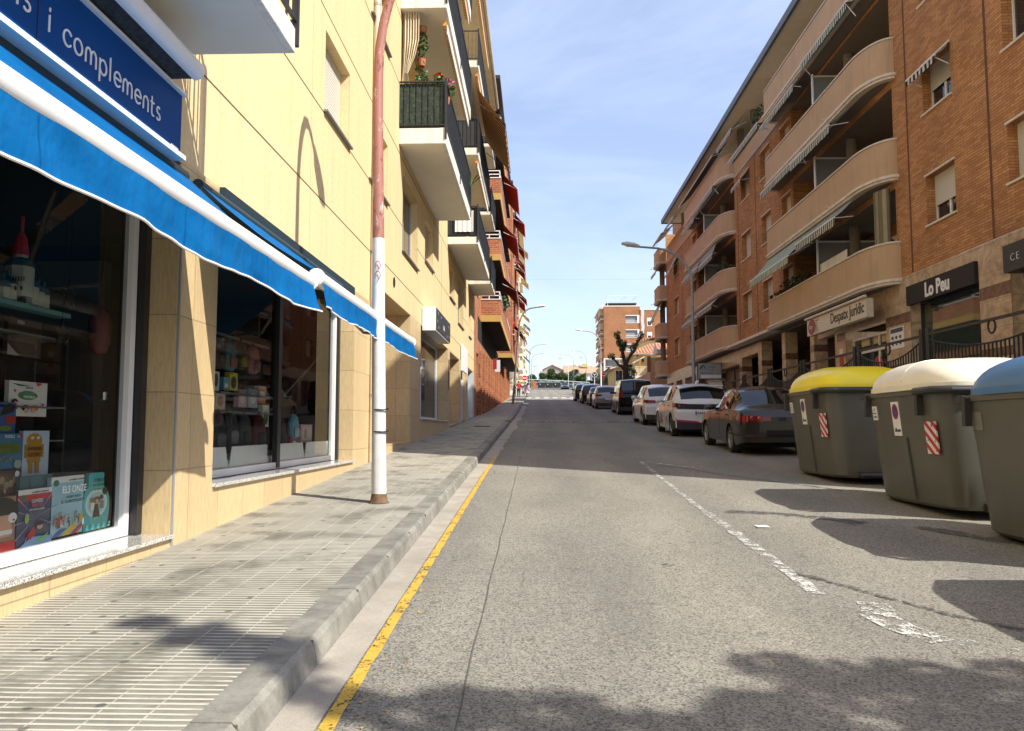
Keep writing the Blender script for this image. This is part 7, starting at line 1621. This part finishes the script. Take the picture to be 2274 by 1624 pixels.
    for s, sx in (('L', -1), ('R', 1)):
        c = Vector(J['ha' + s][:3]) * k
        for i, (dx, ln) in enumerate(((-.024, .065), (-.008, .075), (.008, .07), (.023, .055))): h.tube([(c.x, c.y + dx, c.z - .01), (c.x - sx * .006, c.y + dx * 1.1, c.z - .03 - ln * .5), (c.x - sx * .02, c.y + dx * 1.1, c.z - .03 - ln)], [.009, .008, .006], 6)
        h.tube([(c.x, c.y + .02, c.z + .01), (c.x - sx * .01, c.y + .05, c.z - .02), (c.x - sx * .015, c.y + .055, c.z - .045)], [.011, .009, .007], 6)
    h.build('hand', M_skin, t, smooth=True)
    if skirt: q = MB(); q.lathe([(.15, 1.0 * k), (.20, .8 * k), (.26, .50 * k)], (0, 0, 0), 14); q.build('skirt', skirt, t, smooth='full')
    return t
M_redsh = pbr('red_jumper', (.45, .015, .02), .8); M_trous = pbr('dark_trousers', (.03, .028, .03), .8); M_wsh = pbr('white_shirt', (.7, .7, .72), .8); M_jeans = pbr('blue_jeans', (.05, .09, .18), .8); M_pinkd = pbr('pale_pink_dress', (.62, .42, .52), .8)
person('man in a red jumper and dark trousers walking away with a black bag', -1.95, 87.0, 0, M_redsh, M_trous, 1.74, hair=M_hairg, arms=(.06, .16))
bg_ = thing('shopping_bag', 'black bag carried by the man in the red jumper', 'bag', (-1.5, 87.0, G(87) + PAV + .45)); MB().box(-1.57, -1.38, 86.88, 87.12, G(87) + PAV + .30, G(87) + PAV + .62).build('bag_body', M_plas, bg_, bevel=.02); MB().tube([(-1.55, 87, G(87) + PAV + .62), (-1.49, 87, G(87) + PAV + .80), (-1.42, 87, G(87) + PAV + .62)], .008, 5).build('handle', M_plas, bg_)
person('person in a white top and blue jeans walking just left of the man in red', -2.42, 88.2, .1, M_wsh, M_jeans, 1.45, arms=(.05, .02))
person('woman with long black hair in a pale pink dress at the kerb', -1.02, 85.6, -.9, M_pinkd, M_skin, 1.50, longhair=True, skirt=M_pinkd, stride=.15, arms=(.03, .03), lean=.08)
person('person in dark clothes standing behind the no entry sign post', -1.35, 97.5, .3, M_trous, M_trous, 1.6, stride=.1)

# ================================================================== TREES
M_bark = pbr('dark_plane_bark', (.045, .034, .026), .9, var=.4, vs=6, bmp=.6, bs=14)
pt = thing('pollarded_tree', 'pollarded plane tree with knobbly dark limbs and tufts of new leaves beside the van', 'tree', (8.4, 76, G(76))); ORG[pt] = Vector((0, 0, 0))
tk = MB(); limbs = [([(0, 0, 0), (-.02, 0, 1.3), (.03, 0, 2.3), (.0, 0, 3.0), (.06, 0, 3.5)], [.31, .26, .29, .24, .26]), ([(.05, 0, 3.4), (-.10, .1, 3.9), (-.22, .1, 4.5), (-.30, .1, 5.0), (-.5, .1, 5.5), (-.68, .1, 5.95), (-.80, .1, 6.35)], [.22, .17, .19, .16, .16, .10, .05]), ([(-.28, .1, 4.8), (-.05, .1, 5.2), (.02, .1, 5.6)], [.18, .15, .09]), ([(.06, 0, 3.5), (.35, -.1, 4.0), (.58, -.1, 4.45), (.85, -.1, 4.7), (.95, -.1, 5.2), (1.2, -.1, 5.6), (1.45, -.1, 5.9), (1.5, -.1, 6.3)], [.20, .15, .17, .15, .15, .09, .08, .04]), ([(0, 0, 2.9), (-.35, 0, 3.25), (-.6, 0, 3.35), (-.95, 0, 3.8), (-1.3, 0, 4.15)], [.22, .14, .14, .08, .06])]
for P, R_ in limbs:
    pp, rr = [], []
    for i in range(len(P) - 1):
        for q in range(3): t_ = q / 3; pp.append(Vector(P[i]).lerp(Vector(P[i + 1]), t_)); rr.append(lerp(R_[i], R_[i + 1], t_) * (1 + .22 * noise.noise(Vector((i * 1.7, q * .9, R_[0] * 30)))))
    pp.append(Vector(P[-1])); rr.append(R_[-1]); tk.tube(pp, rr, 10)
tk.build('trunk', M_bark, pt, smooth=True)
cr = MB(); 
for i, (c, r, n) in enumerate((((-.72, 0, 6.2), (.34, .3, .42), 170), ((-.5, 0, 5.5), (.36, .3, .42), 170), ((-.28, 0, 5.0), (.32, .3, .4), 130), ((.0, 0, 5.35), (.28, .3, .45), 130), ((1.5, 0, 6.2), (.30, .3, .42), 150), ((1.25, 0, 5.75), (.24, .2, .2), 60), ((.75, 0, 4.95), (.34, .3, .36), 140), ((1.0, 0, 5.3), (.25, .3, .25), 60), ((-1.3, 0, 4.2), (.36, .3, .32), 110), ((-1.15, 0, 4.0), (.2, .2, .16), 30), ((.45, 0, 2.6), (.62, .4, .7), 420), ((.4, 0, 1.95), (.42, .4, .4), 140), ((-.65, 0, 2.1), (.24, .2, .4), 80), ((-.3, 0, 4.2), (.25, .2, .2), 50), ((1.1, 0, 4.3), (.12, .2, .12), 20))): leafcloud(cr, c, r, n, .095, 100 + i)
cr.build('crown', M_tree2, pt)
def tree(label, x, y, lumps, n, s, h0, mat=M_tree, name='street_tree', grp=None, tr_=.12, z0=None, seed=0):
    t = thing(name, label, 'tree', (x, y, G(y) if z0 is None else z0), grp); ORG[t] = Vector((0, 0, 0)); q = MB(); q.tube([(0, 0, 0), (.03, 0, h0 * .5), (0, .02, h0)], [tr_, tr_ * .8, tr_ * .6], 8)
    for i, (c, r) in enumerate(lumps): q.tube([(0, 0, h0 * .8), (c[0] * .5, c[1] * .5, (h0 + c[2]) / 2), c], [tr_ * .55, tr_ * .35, tr_ * .12], 6)
    q.build('trunk', M_bark, t, smooth=True); cr = MB()
    for i, (c, r) in enumerate(lumps): leafcloud(cr, c, r, int(n * r[0] * r[2]), s, seed * 31 + i)
    cr.build('crown', mat, t); return t
rd = random.Random(5)
dl = ['leftmost', 'second from the left', 'third from the left', 'fourth from the left', 'middle', 'fifth from the right', 'third from the right', 'second from the right', 'rightmost']
for i, (px, ph) in enumerate(((-1.0, 4.4), (1.6, 4.9), (4.3, 6.1), (7.0, 5.4), (9.4, 4.6), (11.2, 6.0), (13.6, 5.1), (15.9, 4.4), (17.8, 5.4))):
    lm = []
    for k in range(9): a = rd.uniform(0, 6.28); r_ = rd.uniform(.3, 1.3); zz = rd.uniform(1.4, ph - .5); lm.append(((r_ * cos(a) * 1.3, r_ * sin(a), zz), (rd.uniform(.8, 1.2), .9, rd.uniform(.6, .95))))
    lm.append(((0, 0, ph - .4), (.5, .5, .6)))
    tree('dense green roadside tree behind the white fence, %s of the row' % dl[i], px, 222 + rd.uniform(-1, 1), lm, 520, .17, 2.0, M_tree, grp='row of green trees behind the white fence', seed=i + 3, z0=G(222))
for i, (x, y, lab) in enumerate(((9.9, 118, 'grey-green olive bush right of the black arrow sign'), (12.3, 112, 'small bright green tree between the brown tower and the yellow villa'), (11.5, 122, 'dark olive bush right of the right hand no entry sign'))):
    lm = [((rd.uniform(-.9, .9), rd.uniform(-.5, .5), rd.uniform(1.0, 2.6)), (.8, .7, .65)) for k in range(7)]; tree(lab, x, y, lm, 500, .12, 1.2, (M_olive, M_tree, M_olive)[i], 'bush' if i != 1 else 'small_tree', seed=50 + i)
# street tree just behind the camera on the right, whose crown throws the leaf shadow on the road
sh_t = Vector((SD.x, SD.y, 0)) / math.tan(SUN_EL)
def over(x, y, z): p = Vector((x, y, 0)) - sh_t * z; return (p.x, p.y, z)
t = thing('street_tree', 'plane tree behind the camera, shown only by its leaf shadow on the road', 'tree', (6.9, -1.6, G(-1.6) + PAV)); ORG[t] = Vector((6.9, -1.6, 0))
cr = MB(); tk = MB(); TK = Vector((6.9, -1.6, 0)); base = Vector((6.9, -1.6, 4.4))
tk.tube([(6.9, -1.6, 0), (6.95, -1.6, 2.5), (6.9, -1.6, 4.6)], [.2, .16, .15], 12)
for i, (x, y, z, r, n) in enumerate(((1.5, 3.5, 6.2, .55, 560), (2.2, 3.4, 6.0, .62, 760), (2.9, 3.3, 6.0, .7, 800), (3.6, 3.2, 6.0, .8, 800), (1.9, 2.8, 6.4, .8, 900), (2.7, 2.6, 6.4, .9, 900), (1.05, 4.15, 6.6, .2, 90), (1.35, 4.0, 6.6, .22, 110), (1.7, 4.05, 6.3, .22, 120), (2.2, 4.0, 6.2, .25, 160), (3.0, 3.95, 6.0, .3, 200), (3.6, 4.0, 5.8, .35, 220), (.85, 3.55, 6.6, .25, 150), (.95, 3.05, 6.6, .45, 340), (.4, 3.25, 6.7, .33, 220), (-.05, 3.5, 6.8, .28, 150), (-.45, 3.62, 6.8, .22, 110), (-.3, 3.1, 6.8, .4, 220), (.3, 2.8, 6.8, .5, 300), (2.6, 2.0, 6.2, 1.0, 700), (1.2, 2.3, 6.5, .9, 700), (-.9, 3.6, 7.6, .17, 90), (-1.25, 3.78, 7.6, .17, 90), (-1.6, 4.0, 7.6, .2, 130), (-1.95, 4.22, 7.6, .17, 100), (-2.3, 4.42, 7.6, .12, 50), (-1.3, 4.05, 7.6, .10, 30), (4.3, 3.6, 5.5, .7, 450))):
    c = over(x, y, z); leafcloud(cr, c, (r * 1.05, r, r * .55), n, .075, 300 + i); tk.tube([base, base.lerp(Vector(c), .5) + Vector((0, 0, .3)), c], [.06, .035, .012], 6)
cr.build('crown', M_tree2, t); tk.build('trunk', M_bark, t, smooth=True)

# ================================================================== FAR BUILDINGS
# brown brick tower on the right
tw = thing('apartment_tower', 'square brown brick apartment tower with a roof terrace frame, behind the pollarded tree', 'building', (17, 165, G(163)))
Z0 = G(163) - 1; ZT = 26.2; ty = 163; x0, x1, x2 = 13.75, 21.1, 25.5
def ywall(mb, Y, x0, x1, z0, z1, holes, depth=.3):
    xs = sorted(set([x0, x1] + [h[0] for h in holes] + [h[1] for h in holes])); zs = sorted(set([z0, z1] + [h[2] for h in holes] + [h[3] for h in holes]))
    for i in range(len(xs) - 1):
        for j in range(len(zs) - 1):
            cx, cz = (xs[i] + xs[i + 1]) / 2, (zs[j] + zs[j + 1]) / 2
            if any(h[0] < cx < h[1] and h[2] < cz < h[3] for h in holes): continue
            mb.face((xs[i], Y, zs[j]), (xs[i + 1], Y, zs[j]), (xs[i + 1], Y, zs[j + 1]), (xs[i], Y, zs[j + 1]))
    for a, b, c, d in [h[:4] for h in holes]:
        mb.face((a, Y, c), (a, Y, d), (a, Y + depth, d), (a, Y + depth, c)); mb.face((b, Y, c), (b, Y + depth, c), (b, Y + depth, d), (b, Y, d)); mb.face((a, Y, d), (b, Y, d), (b, Y + depth, d), (a, Y + depth, d)); mb.face((a, Y, c), (a, Y + depth, c), (b, Y + depth, c), (b, Y, c))
hw_ = [(18.2, 21.05, 22.9 - 2.95 * f, 24.3 - 2.95 * f) for f in range(4)] + [(14.2, 17.2, 13.6, 15.2)]
q = MB(); ywall(q, ty, x0, x1, Z0, ZT, hw_); q.face((x0, ty, Z0), (x0, ty, ZT), (x0, ty + 16, ZT), (x0, ty + 16, Z0)); q.face((x0, ty, ZT), (x1, ty, ZT), (x1, ty + 16, ZT), (x0, ty + 16, ZT)); q.face((x1, ty, ZT), (x1, ty, Z0), (x1, ty + 1, Z0), (x1, ty + 1, ZT))
hv = [(22.7, 23.6, 22.4 - 2.95 * f, 23.9 - 2.95 * f) for f in range(4)]; ywall(q, ty + 1, x1, x2, Z0, ZT - .6, hv); q.face((x1, ty + 1, ZT - .6), (x2, ty + 1, ZT - .6), (x2, ty + 16, ZT - .6), (x1, ty + 16, ZT - .6)); q.build('wall', M_brickR2, tw)
for h in hw_:
    f = MB(); f.box(h[0] - .05, h[1] + .05, ty - .04, ty + .1, h[3], h[3] + .14); f.box(h[0] - .05, h[1] + .05, ty - .04, ty + .1, h[2] - .1, h[2]); f.box(h[1] - .5, h[1], ty - .03, ty + .1, h[2], h[3]); f.box(h[0], h[1] - .5, ty + .0, ty + .05, h[2] + .28, h[2] + .36); f.build('window', M_white, tw)
    f = MB(); f.face((h[0], ty + .28, h[2]), (h[1], ty + .28, h[2]), (h[1], ty + .28, h[3]), (h[0], ty + .28, h[3])); f.build('loggia_glass', M_greypl, tw)
for h in hv:
    f = MB(); f.box(h[0] - .06, h[1] + .06, ty + .97, ty + 1.05, h[2] - .08, h[3] + .12); f.build('window', M_white, tw); f = MB(); f.box(h[0] + .08, h[1] - .08, ty + .955, ty + .968, h[2] + .1, h[3] - .6); f.build('pane', M_pane, tw)
for f in range(6):
    z = ZT - 2.6 - 2.95 * f
    for (a, b, pj) in ((ty + 1.0, ty + 6.5, .7), (ty + 8.5, ty + 13.5, .7)):
        o = MB().box(x0 - pj, x0 - .002, a, b, z, z + .2).build('balcony', M_trim, tw); q = MB(); q.box(x0 - pj, x0 - .01, a, a + .1, z + .9, z + 2.3); q.box(x0 - pj, x0 - pj + .08, a + .1, b, z + .9, z + 2.3) if f % 1 == 0 else None; q.build('parapet', M_plast, o)
        q = MB(); q.box(x0 - pj, x0 - .01, a - .02, a, z + .2, z + .28); q.box(x0 - pj, x0 - .01, a - .02, a, z + .55, z + .6); q.build('railing', M_white, o)
    q = MB(); q.box(x0 - .04, x0 - .001, ty + 6.7, ty + 8.2, z + .5, z + 2.0); q.build('window', M_pane, tw)
q = MB(); q.box(x0 - .9, x1 + .05, ty - .05, ty + .12, ZT, ZT + .22); q.box(x1 + .05, x2, ty + .9, ty + 1.1, ZT - .6, ZT - .45); q.box(x0 - .9, x0, ty + .12, ty + 15, ZT - .4, ZT - .2); q.build('coping', M_trim, tw)
fr = MB(); r_ = .05
for a, b in (((14.6, ty + .5), (20.8, ty + .5)), ((14.0, ty + 6), (20.2, ty + 6))): fr.tube([(a[0], a[1], ZT + .2), (a[0], a[1], ZT + 2.3), (b[0], b[1], ZT + 2.3), (b[0], b[1], ZT + .2)], r_, 6)
for x in (14.6, 18.6, 20.8): fr.tube([(x, ty + .5, ZT + 2.3), (x - .6, ty + 6, ZT + 2.3)], r_ * .7, 6)
fr.build('terrace_frame', M_white, tw)
MB().box(14.3, 20.5, ty + .6, ty + 5, ZT + .55, ZT + .85).build('folded_awning', M_canvas, tw)
f = MB(); f.box(13.6, 18.8, ty - .8, ty - .05, 15.35, 15.5); f.box(13.6, 13.9, ty - .8, ty - .7, 12.9, 15.35); f.box(13.6, 16, ty - .8, ty - .7, 12.8, 12.95); f.box(14, 15.8, ty - .8, ty - .7, 13.05, 13.4); f.build('porch_frame', M_white, tw)
# wind-blown white sheet on the tower corner
q = MB(); q.grid([[(21.3 + .25 * sin(v * 3) + .3 * u, ty - .3, 26 - v * 1.35) for v in [i / 4 * 1.0 * 4 for i in range(5)]] for u in (0, 1, 2)]); o = q.build('hanging_sheet', pbr('pale_translucent_sheet', (.5, .54, .53), .6)); tag(o, 'pale plastic sheet hanging down the corner of the brown tower', 'sheet')

# yellow villa with tiled roofs
def m_tiles2():
    m, nt, b = newmat('terracotta_roof_tiles'); sp = N(nt, 'ShaderNodeSeparateXYZ'); nt.links.new(objco(nt), sp.inputs[0])
    f = mth(nt, 'FRACT', mth(nt, 'ADD', mth(nt, 'DIVIDE', sp.outputs[0], .36), 50)); k = mth(nt, 'SINE', mth(nt, 'MULTIPLY', f, pi))
    c = ramp(nt, noi(nt, objco(nt), 3, 5), .3, .7, (.40, .15, .07), (.58, .27, .14)); c = mixc(nt, ramp(nt, k, .1, .35, (1, 1, 1), (0, 0, 0)), c, (.12, .04, .02))
    nt.links.new(c, b.inputs['Base Color']); b.inputs['Roughness'].default_value = .85; bump(nt, b, k, 1, .08); return m
M_roof = m_tiles2(); M_vil = pbr('yellow_villa_render', (.66, .53, .28), .9, var=.05)
vl = thing('villa', 'two-storey yellow villa with terracotta hip roof and a flagged balcony', 'building', (11.5, 92, G(88)))
vz = 9.75
q = MB(); q.box(11.0, 16.4, 90, 100, 4, vz); q.box(8.9, 11.0, 92.5, 100, 4, 8.45); q.box(12.9, 16, 88.6, 90, 4, 8.9) ; q.build('wall', M_vil, vl)
q = MB(); ap = vz + 1.5
q.grid([[(10.3, 89.2, vz), (17.0, 89.2, vz)], [(13.2, 93.5, ap), (17.0, 93.5, ap)]]); q.face((10.3, 89.2, vz), (13.2, 93.5, ap), (13.2, 97, ap), (10.3, 101, vz)); q.face((17, 93.5, ap), (13.2, 93.5, ap), (13.2, 97, ap), (17, 97, ap)); o = q.build('roof', M_roof, vl)
MB().box(10.35, 17, 89.25, 101, vz - .14, vz - .002).build('eaves', M_trim, o)
q = MB(); q.grid([[(8.3, 91.8, 8.35), (11.3, 91.8, 9.0)], [(8.3, 101, 8.35), (11.3, 101, 9.0)]]); q.box(8.25, 8.4, 91.75, 101, 8.2, 8.34); o = q.build('roof', M_roof, vl); MB().hexa([(8.4, 91.85, 8.15), (11.2, 91.85, 8.8), (11.2, 101, 8.8), (8.4, 101, 8.15), (8.4, 91.85, 8.33), (11.2, 91.85, 8.98), (11.2, 101, 8.98), (8.4, 101, 8.33)]).build('eaves', M_trim, o)
q = MB(); q.hexa([(10.6, 88.4, 8.5), (11.9, 88.4, 9.2), (11.9, 90, 9.2), (10.6, 90, 8.5), (10.6, 88.4, 8.62), (11.9, 88.4, 9.32), (11.9, 90, 9.32), (10.6, 90, 8.62)]); q.build('canopy', M_trim, vl)
o = MB().box(10.4, 13.0, 88.3, 90, 6.85, 7.15).build('balcony', M_trim, vl); q = MB()
for x in [10.45 + .13 * i for i in range(20)]: q.box(x, x + .025, 88.35, 88.38, 7.151, 8.0)
q.box(10.42, 12.98, 88.33, 88.39, 8.0, 8.05)
for y_ in (88.8, 89.3, 89.8): q.box(10.42, 10.45, y_, y_ + .03, 7.15, 8.0)
q.build('railing', M_galv, o)
q = MB(); q.box(9.05, 9.9, 92.44, 92.5, 6.3, 8.1); q.build('window', M_white, vl); q = MB(); q.box(9.12, 9.46, 92.41, 92.438, 6.4, 8.0); q.box(9.5, 9.84, 92.41, 92.438, 6.4, 8.0); q.build('pane', M_pane, vl)
MB().box(12.85, 12.95, 89.94, 90.0, 7.2, 9.0).build('door', M_trim, vl); MB().lathe([(.0, 0), (.09, .05), (.12, .3), (.05, .4), (0, .42)], (11.9, 89.85, 8.75), 8).build('wall_lantern', M_iron, vl)
q = MB(); q.box(12.95, 13.35, 88.5, 88.6, 5, 9.0); q.build('chimney', M_brickR2, vl)
fg = thing('flag', 'red and yellow striped flag hanging on the villa balcony', 'flag', (11.3, 88.2, 8.0)); q = MB(); q.tube([(11.3, 88.3, 7.5), (11.3, 88.2, 9.1)], .02, 6); q.build('pole', M_galv, fg); q = MB(); q.grid([[(11.3 + .02 * sin(i), 88.18, 9.0 - i * .13), (11.40 + .03 * sin(i * 1.4), 88.18, 8.95 - i * .14)] for i in range(8)]); q.build('cloth', stripes('red_yellow_stripe', (.6, .05, .02), (.72, .55, .05), .06, .5, 0), fg)
fg = thing('flag', 'dark drooping flag at the right end of the villa balcony', 'flag', (12.6, 88.2, 8.2)); MB().tube([(12.4, 88.3, 8.9), (12.8, 88.1, 7.9)], .025, 6).build('pole', M_iron, fg); q = MB(); q.grid([[(12.42 + i * .05, 88.15, 8.85 - i * .13), (12.52 + i * .05, 88.15, 8.45 - i * .12)] for i in range(8)]); q.build('cloth', M_trous, fg)
up = thing('villa_annex', 'yellow gable roof edge rising behind the villa roof', 'building', (15.5, 108, 8)); MB().box(13.8, 18, 108, 114, 5, 13.2).build('wall', M_vil, up); MB().hexa([(13.0, 107.4, 12.7), (18, 107.4, 14.2), (18, 114, 14.2), (13, 114, 12.7), (13, 107.4, 12.9), (18, 107.4, 14.4), (18, 114, 14.4), (13, 114, 12.9)]).build('roof', M_roof, up)
pa = thing('parasol', 'closed white parasol on the terrace right of the villa', 'parasol', (11.4, 74, 6.6)); MB().tube([(10.95, 74, 5.8), (10.95, 74, 9.3)], .03, 6).build('pole', M_white, pa); MB().lathe([(.02, 1.15), (.14, .7), (.26, .0), (.2, -.02)], (10.95, 74, 8.1), 9).build('canopy', M_white, pa)
tw2 = thing('terrace_house', 'low brick and cream terrace house between the villa and the brick block', 'building', (11, 72, 3.4)); MB().box(9.9, 16, 70, 80, 3, 6.3).build('wall', M_plast, tw2); q = MB(); q.box(10.2, 16, 71.9, 72.1, 6.3, 7.6); q.build('cream_wall', M_vil, tw2); MB().box(10.2, 16, 71.85, 72.15, 7.601, 7.7).build('coping', M_trim, tw2); MB().box(9.9, 10.19, 71.7, 72, 6.301, 7.8).build('brick_post', M_brickR2, tw2); q = MB(); q.box(10.6, 13, 70.4, 71.8, 7.9, 8.3); q.build('awning', M_whited, tw2)

# white row houses at the top of the street
def house(label, x0, x1, y0, y1, zb, ze, zr, wall, side, left_gable=True, group='white row houses with orange tiled roofs'):
    t = thing('row_house', label, 'house', ((x0 + x1) / 2, y0, zb), group); xm = (y0 + y1) / 2; q = MB()
    q.box(x0, x1, y0, y1, zb, ze); 
    for x in (x0, x1): q.face((x, y0, ze), (x, xm, zr), (x, y1, ze))
    q.build('wall', wall, t); q = MB(); q.hexa([(x0 - .3, y0 - .5, ze - .15), (x1 + .3, y0 - .5, ze - .15), (x1 + .3, xm, zr), (x0 - .3, xm, zr), (x0 - .3, y0 - .5, ze + .1), (x1 + .3, y0 - .5, ze + .1), (x1 + .3, xm, zr + .25), (x0 - .3, xm, zr + .25)])
    q.hexa([(x0 - .3, xm, zr), (x1 + .3, xm, zr), (x1 + .3, y1 + .5, ze - .15), (x0 - .3, y1 + .5, ze - .15), (x0 - .3, xm, zr + .25), (x1 + .3, xm, zr + .25), (x1 + .3, y1 + .5, ze + .1), (x0 - .3, y1 + .5, ze + .1)]); o = q.build('roof', M_rooff, t)
    for xc in (x0 + .8, x1 - .8): MB().box(xc - .4, xc + .4, xm - .4, xm + .4, zr - .3, zr + 1.0).box(xc - .25, xc + .25, xm - .25, xm + .25, zr + 1.0, zr + 1.5).build('chimney', M_whited, o)
    for i in range(2):
        xw = lerp(x0, x1, .3 + .4 * i); f = MB().box(xw - .7, xw + .7, y0 - .04, y0, ze - 1.9, ze - .7).build('window', M_greypl, t)
    return t
M_rooff = pbr('faded_orange_roof', (.44, .28, .17), .9, var=.15, vs=.8); M_wh_h = pbr('white_house_render', (.78, .77, .74), .9, var=.03); M_beige = pbr('beige_gable_render', (.36, .31, .25), .9, var=.05)
# gable-fronted house first: its beige end wall faces the street
t = thing('row_house', 'row house with a beige gable end facing the street, leftmost of the group', 'house', (8, 262, 11), 'white row houses with orange tiled roofs'); zb = 10; q = MB(); zz = 20.5
q.face((2.2, 260, zb), (8.3, 260, zb), (8.3, 260, zz - .2), (5.1, 260, zz + 1.4), (2.2, 260, zz)); q.build('gable_wall', M_beige, t)
q = MB(); q.face((2.2, 260, zb), (2.2, 260, zz), (2.2, 270, zz), (2.2, 270, zb)); q.box(6.0, 8.2, 259.8, 260, 15.5, 18.5); q.build('wall', M_wh_h, t)
q = MB(); q.hexa([(1.9, 259.6, zz - .1), (5.1, 259.6, zz + 1.4), (5.1, 270, zz + 1.4), (1.9, 270, zz - .1), (1.9, 259.6, zz + .08), (5.1, 259.6, zz + 1.6), (5.1, 270, zz + 1.6), (1.9, 270, zz + .08)]); q.hexa([(5.1, 259.6, zz + 1.4), (8.9, 259.6, zz - .4), (8.9, 270, zz - .4), (5.1, 270, zz + 1.4), (5.1, 259.6, zz + 1.6), (8.9, 259.6, zz - .2), (8.9, 270, zz - .2), (5.1, 270, zz + 1.6)]); o = q.build('roof', M_rooff, t)
for xc in (4.2, 7.0): MB().box(xc, xc + .6, 263, 263.6, zz + .8, zz + 2.3).build('chimney', M_whited, o)
q = MB(); q.box(.6, 1.6, 262, 263, zz - 3, zz + .2); q.build('chimney', M_whited, t)
house('white row house with orange roof, second of the group behind the trees', 9.0, 14.0, 259, 269, 10, 19.4, 21.9, M_wh_h, M_wh_h)
house('white row house with orange roof, third of the group behind the lamp', 14.1, 19.4, 258, 268, 10, 19.0, 21.5, M_wh_h, M_wh_h)
house('white row house with orange roof, rightmost beside the brown tower', 19.5, 26, 257, 267, 10, 18.4, 20.9, M_wh_h, M_wh_h)
house('low pale house with a flat roofline at the far left behind the trees', -8, 1.5, 275, 285, 10, 15.8, 16.6, M_wh_h, M_wh_h)
for i, (x, z) in enumerate(((7.7, 24.6), (14.6, 24.9), (-.6, 22.0))):
    q = MB(); q.tube([(x, 262, 17), (x, 262, z)], .04, 5)
    for k_ in range(4): q.tube([(x - .8 + k_ * .12, 262, z - .1 - k_ * .25), (x + .8 - k_ * .12, 262, z - .1 - k_ * .25)], .03, 5)
    q.tube([(x - .9, 262, z - .3), (x + .9, 262, z - .1)], .03, 5); tag(q.build('television_aerial', M_galv), ['television aerial above the beige gable house', 'television aerial above the white row houses beside the lamp', 'television aerial at the far left above the trees'][i], 'aerial')
tk_ = thing('roof_tarpaulin', 'yellow tarpaulin bundle on the white row house roof', 'tarpaulin', (15.8, 262, 21)); MB().hexa([(15.0, 261, 21.2), (16.7, 261, 21.2), (16.7, 262, 21.2), (15.0, 262, 21.2), (14.9, 261, 22.6), (16.6, 261, 22.4), (16.4, 262, 22.5), (15.1, 262, 22.7)]).build('tarpaulin', pbr('yellow_tarpaulin', (.6, .42, .1), .7), tk_, bevel=.1)
# white fence with green mesh at the head of the street
fn = thing('fence', 'white tubular fence with green mesh running behind the far bins', 'fence', (8, 206, G(206))); q = MB(); g_ = MB()
P = [(-3, 207.5, G(206) + 2.35), (2, 207, G(206) + 2.15), (8, 206.5, G(206) + 1.8), (13.5, 206, G(206) + 1.4)]
q.tube(P, .07, 6); q.tube([(a, b, c - .75) for a, b, c in P], .03, 5)
for i in range(9): x = -3 + i * 2.06; z = interp([(p[0], p[2]) for p in P], x); y = interp([(p[0], p[1]) for p in P], x); q.tube([(x, y, G(206)), (x, y, z)], .06, 6)
q.build('rail', M_white, fn); g_.grid([[(a, b + .1, G(206) - .2) for a, b, c in P], [(a, b + .1, c - .1) for a, b, c in P]]); g_.build('mesh_panel', pbr('green_mesh', (.05, .09, .06), .8), fn)
tag(MB().box(-3.2, 14, 208, 208.3, G(206) - .5, G(206) + .6).build('low_wall', M_concrete), 'low concrete wall at the top of the street below the fence', 'wall')
# overhead wires
for i, (z0, z1, sag) in enumerate(((33.5, 33.3, .3), (20.6, 20.4, .35), (19.2, 19.0, .3))):
    q = MB(); Y_ = 170 if i == 0 else 245; q.tube([(-12 + 45 * k / 20, Y_, z0 + (z1 - z0) * k / 20 - sag * sin(pi * k / 20)) for k in range(21)], .022 if i else .018, 4); o = q.build('overhead_wire', pbr('wire_grey', (.3, .3, .32), .6, var=0) if 'wire_grey' not in MATS else MATS['wire_grey']); tag(o, ['high overhead wire crossing the sky to the brown tower', 'upper of two overhead wires above the white houses', 'lower of two overhead wires above the white houses'][i], 'wire', 'overhead wires')

# made-up apartment block behind the camera, added to darken reflections and sky fill
bb = thing('apartment_building', 'made-up cream apartment block behind the camera, added to darken reflections', 'building', (10, -52, 0)); hb = [(-2 + 5 * i, 0.2 + 5 * i, 2.2 + 3 * f, 3.9 + 3 * f) for i in range(8) for f in range(4)]
q = MB(); q.cm = 0
for f_ in range(1): q.box(-12, 40, -60, -50, -4, 14.5)
q.build('wall', MATS['pale_attic_render'], bb)
for h in hb: MB().box(h[0], h[1], -49.99, -49.95, h[2], h[3]).build('window', M_pane, bb)
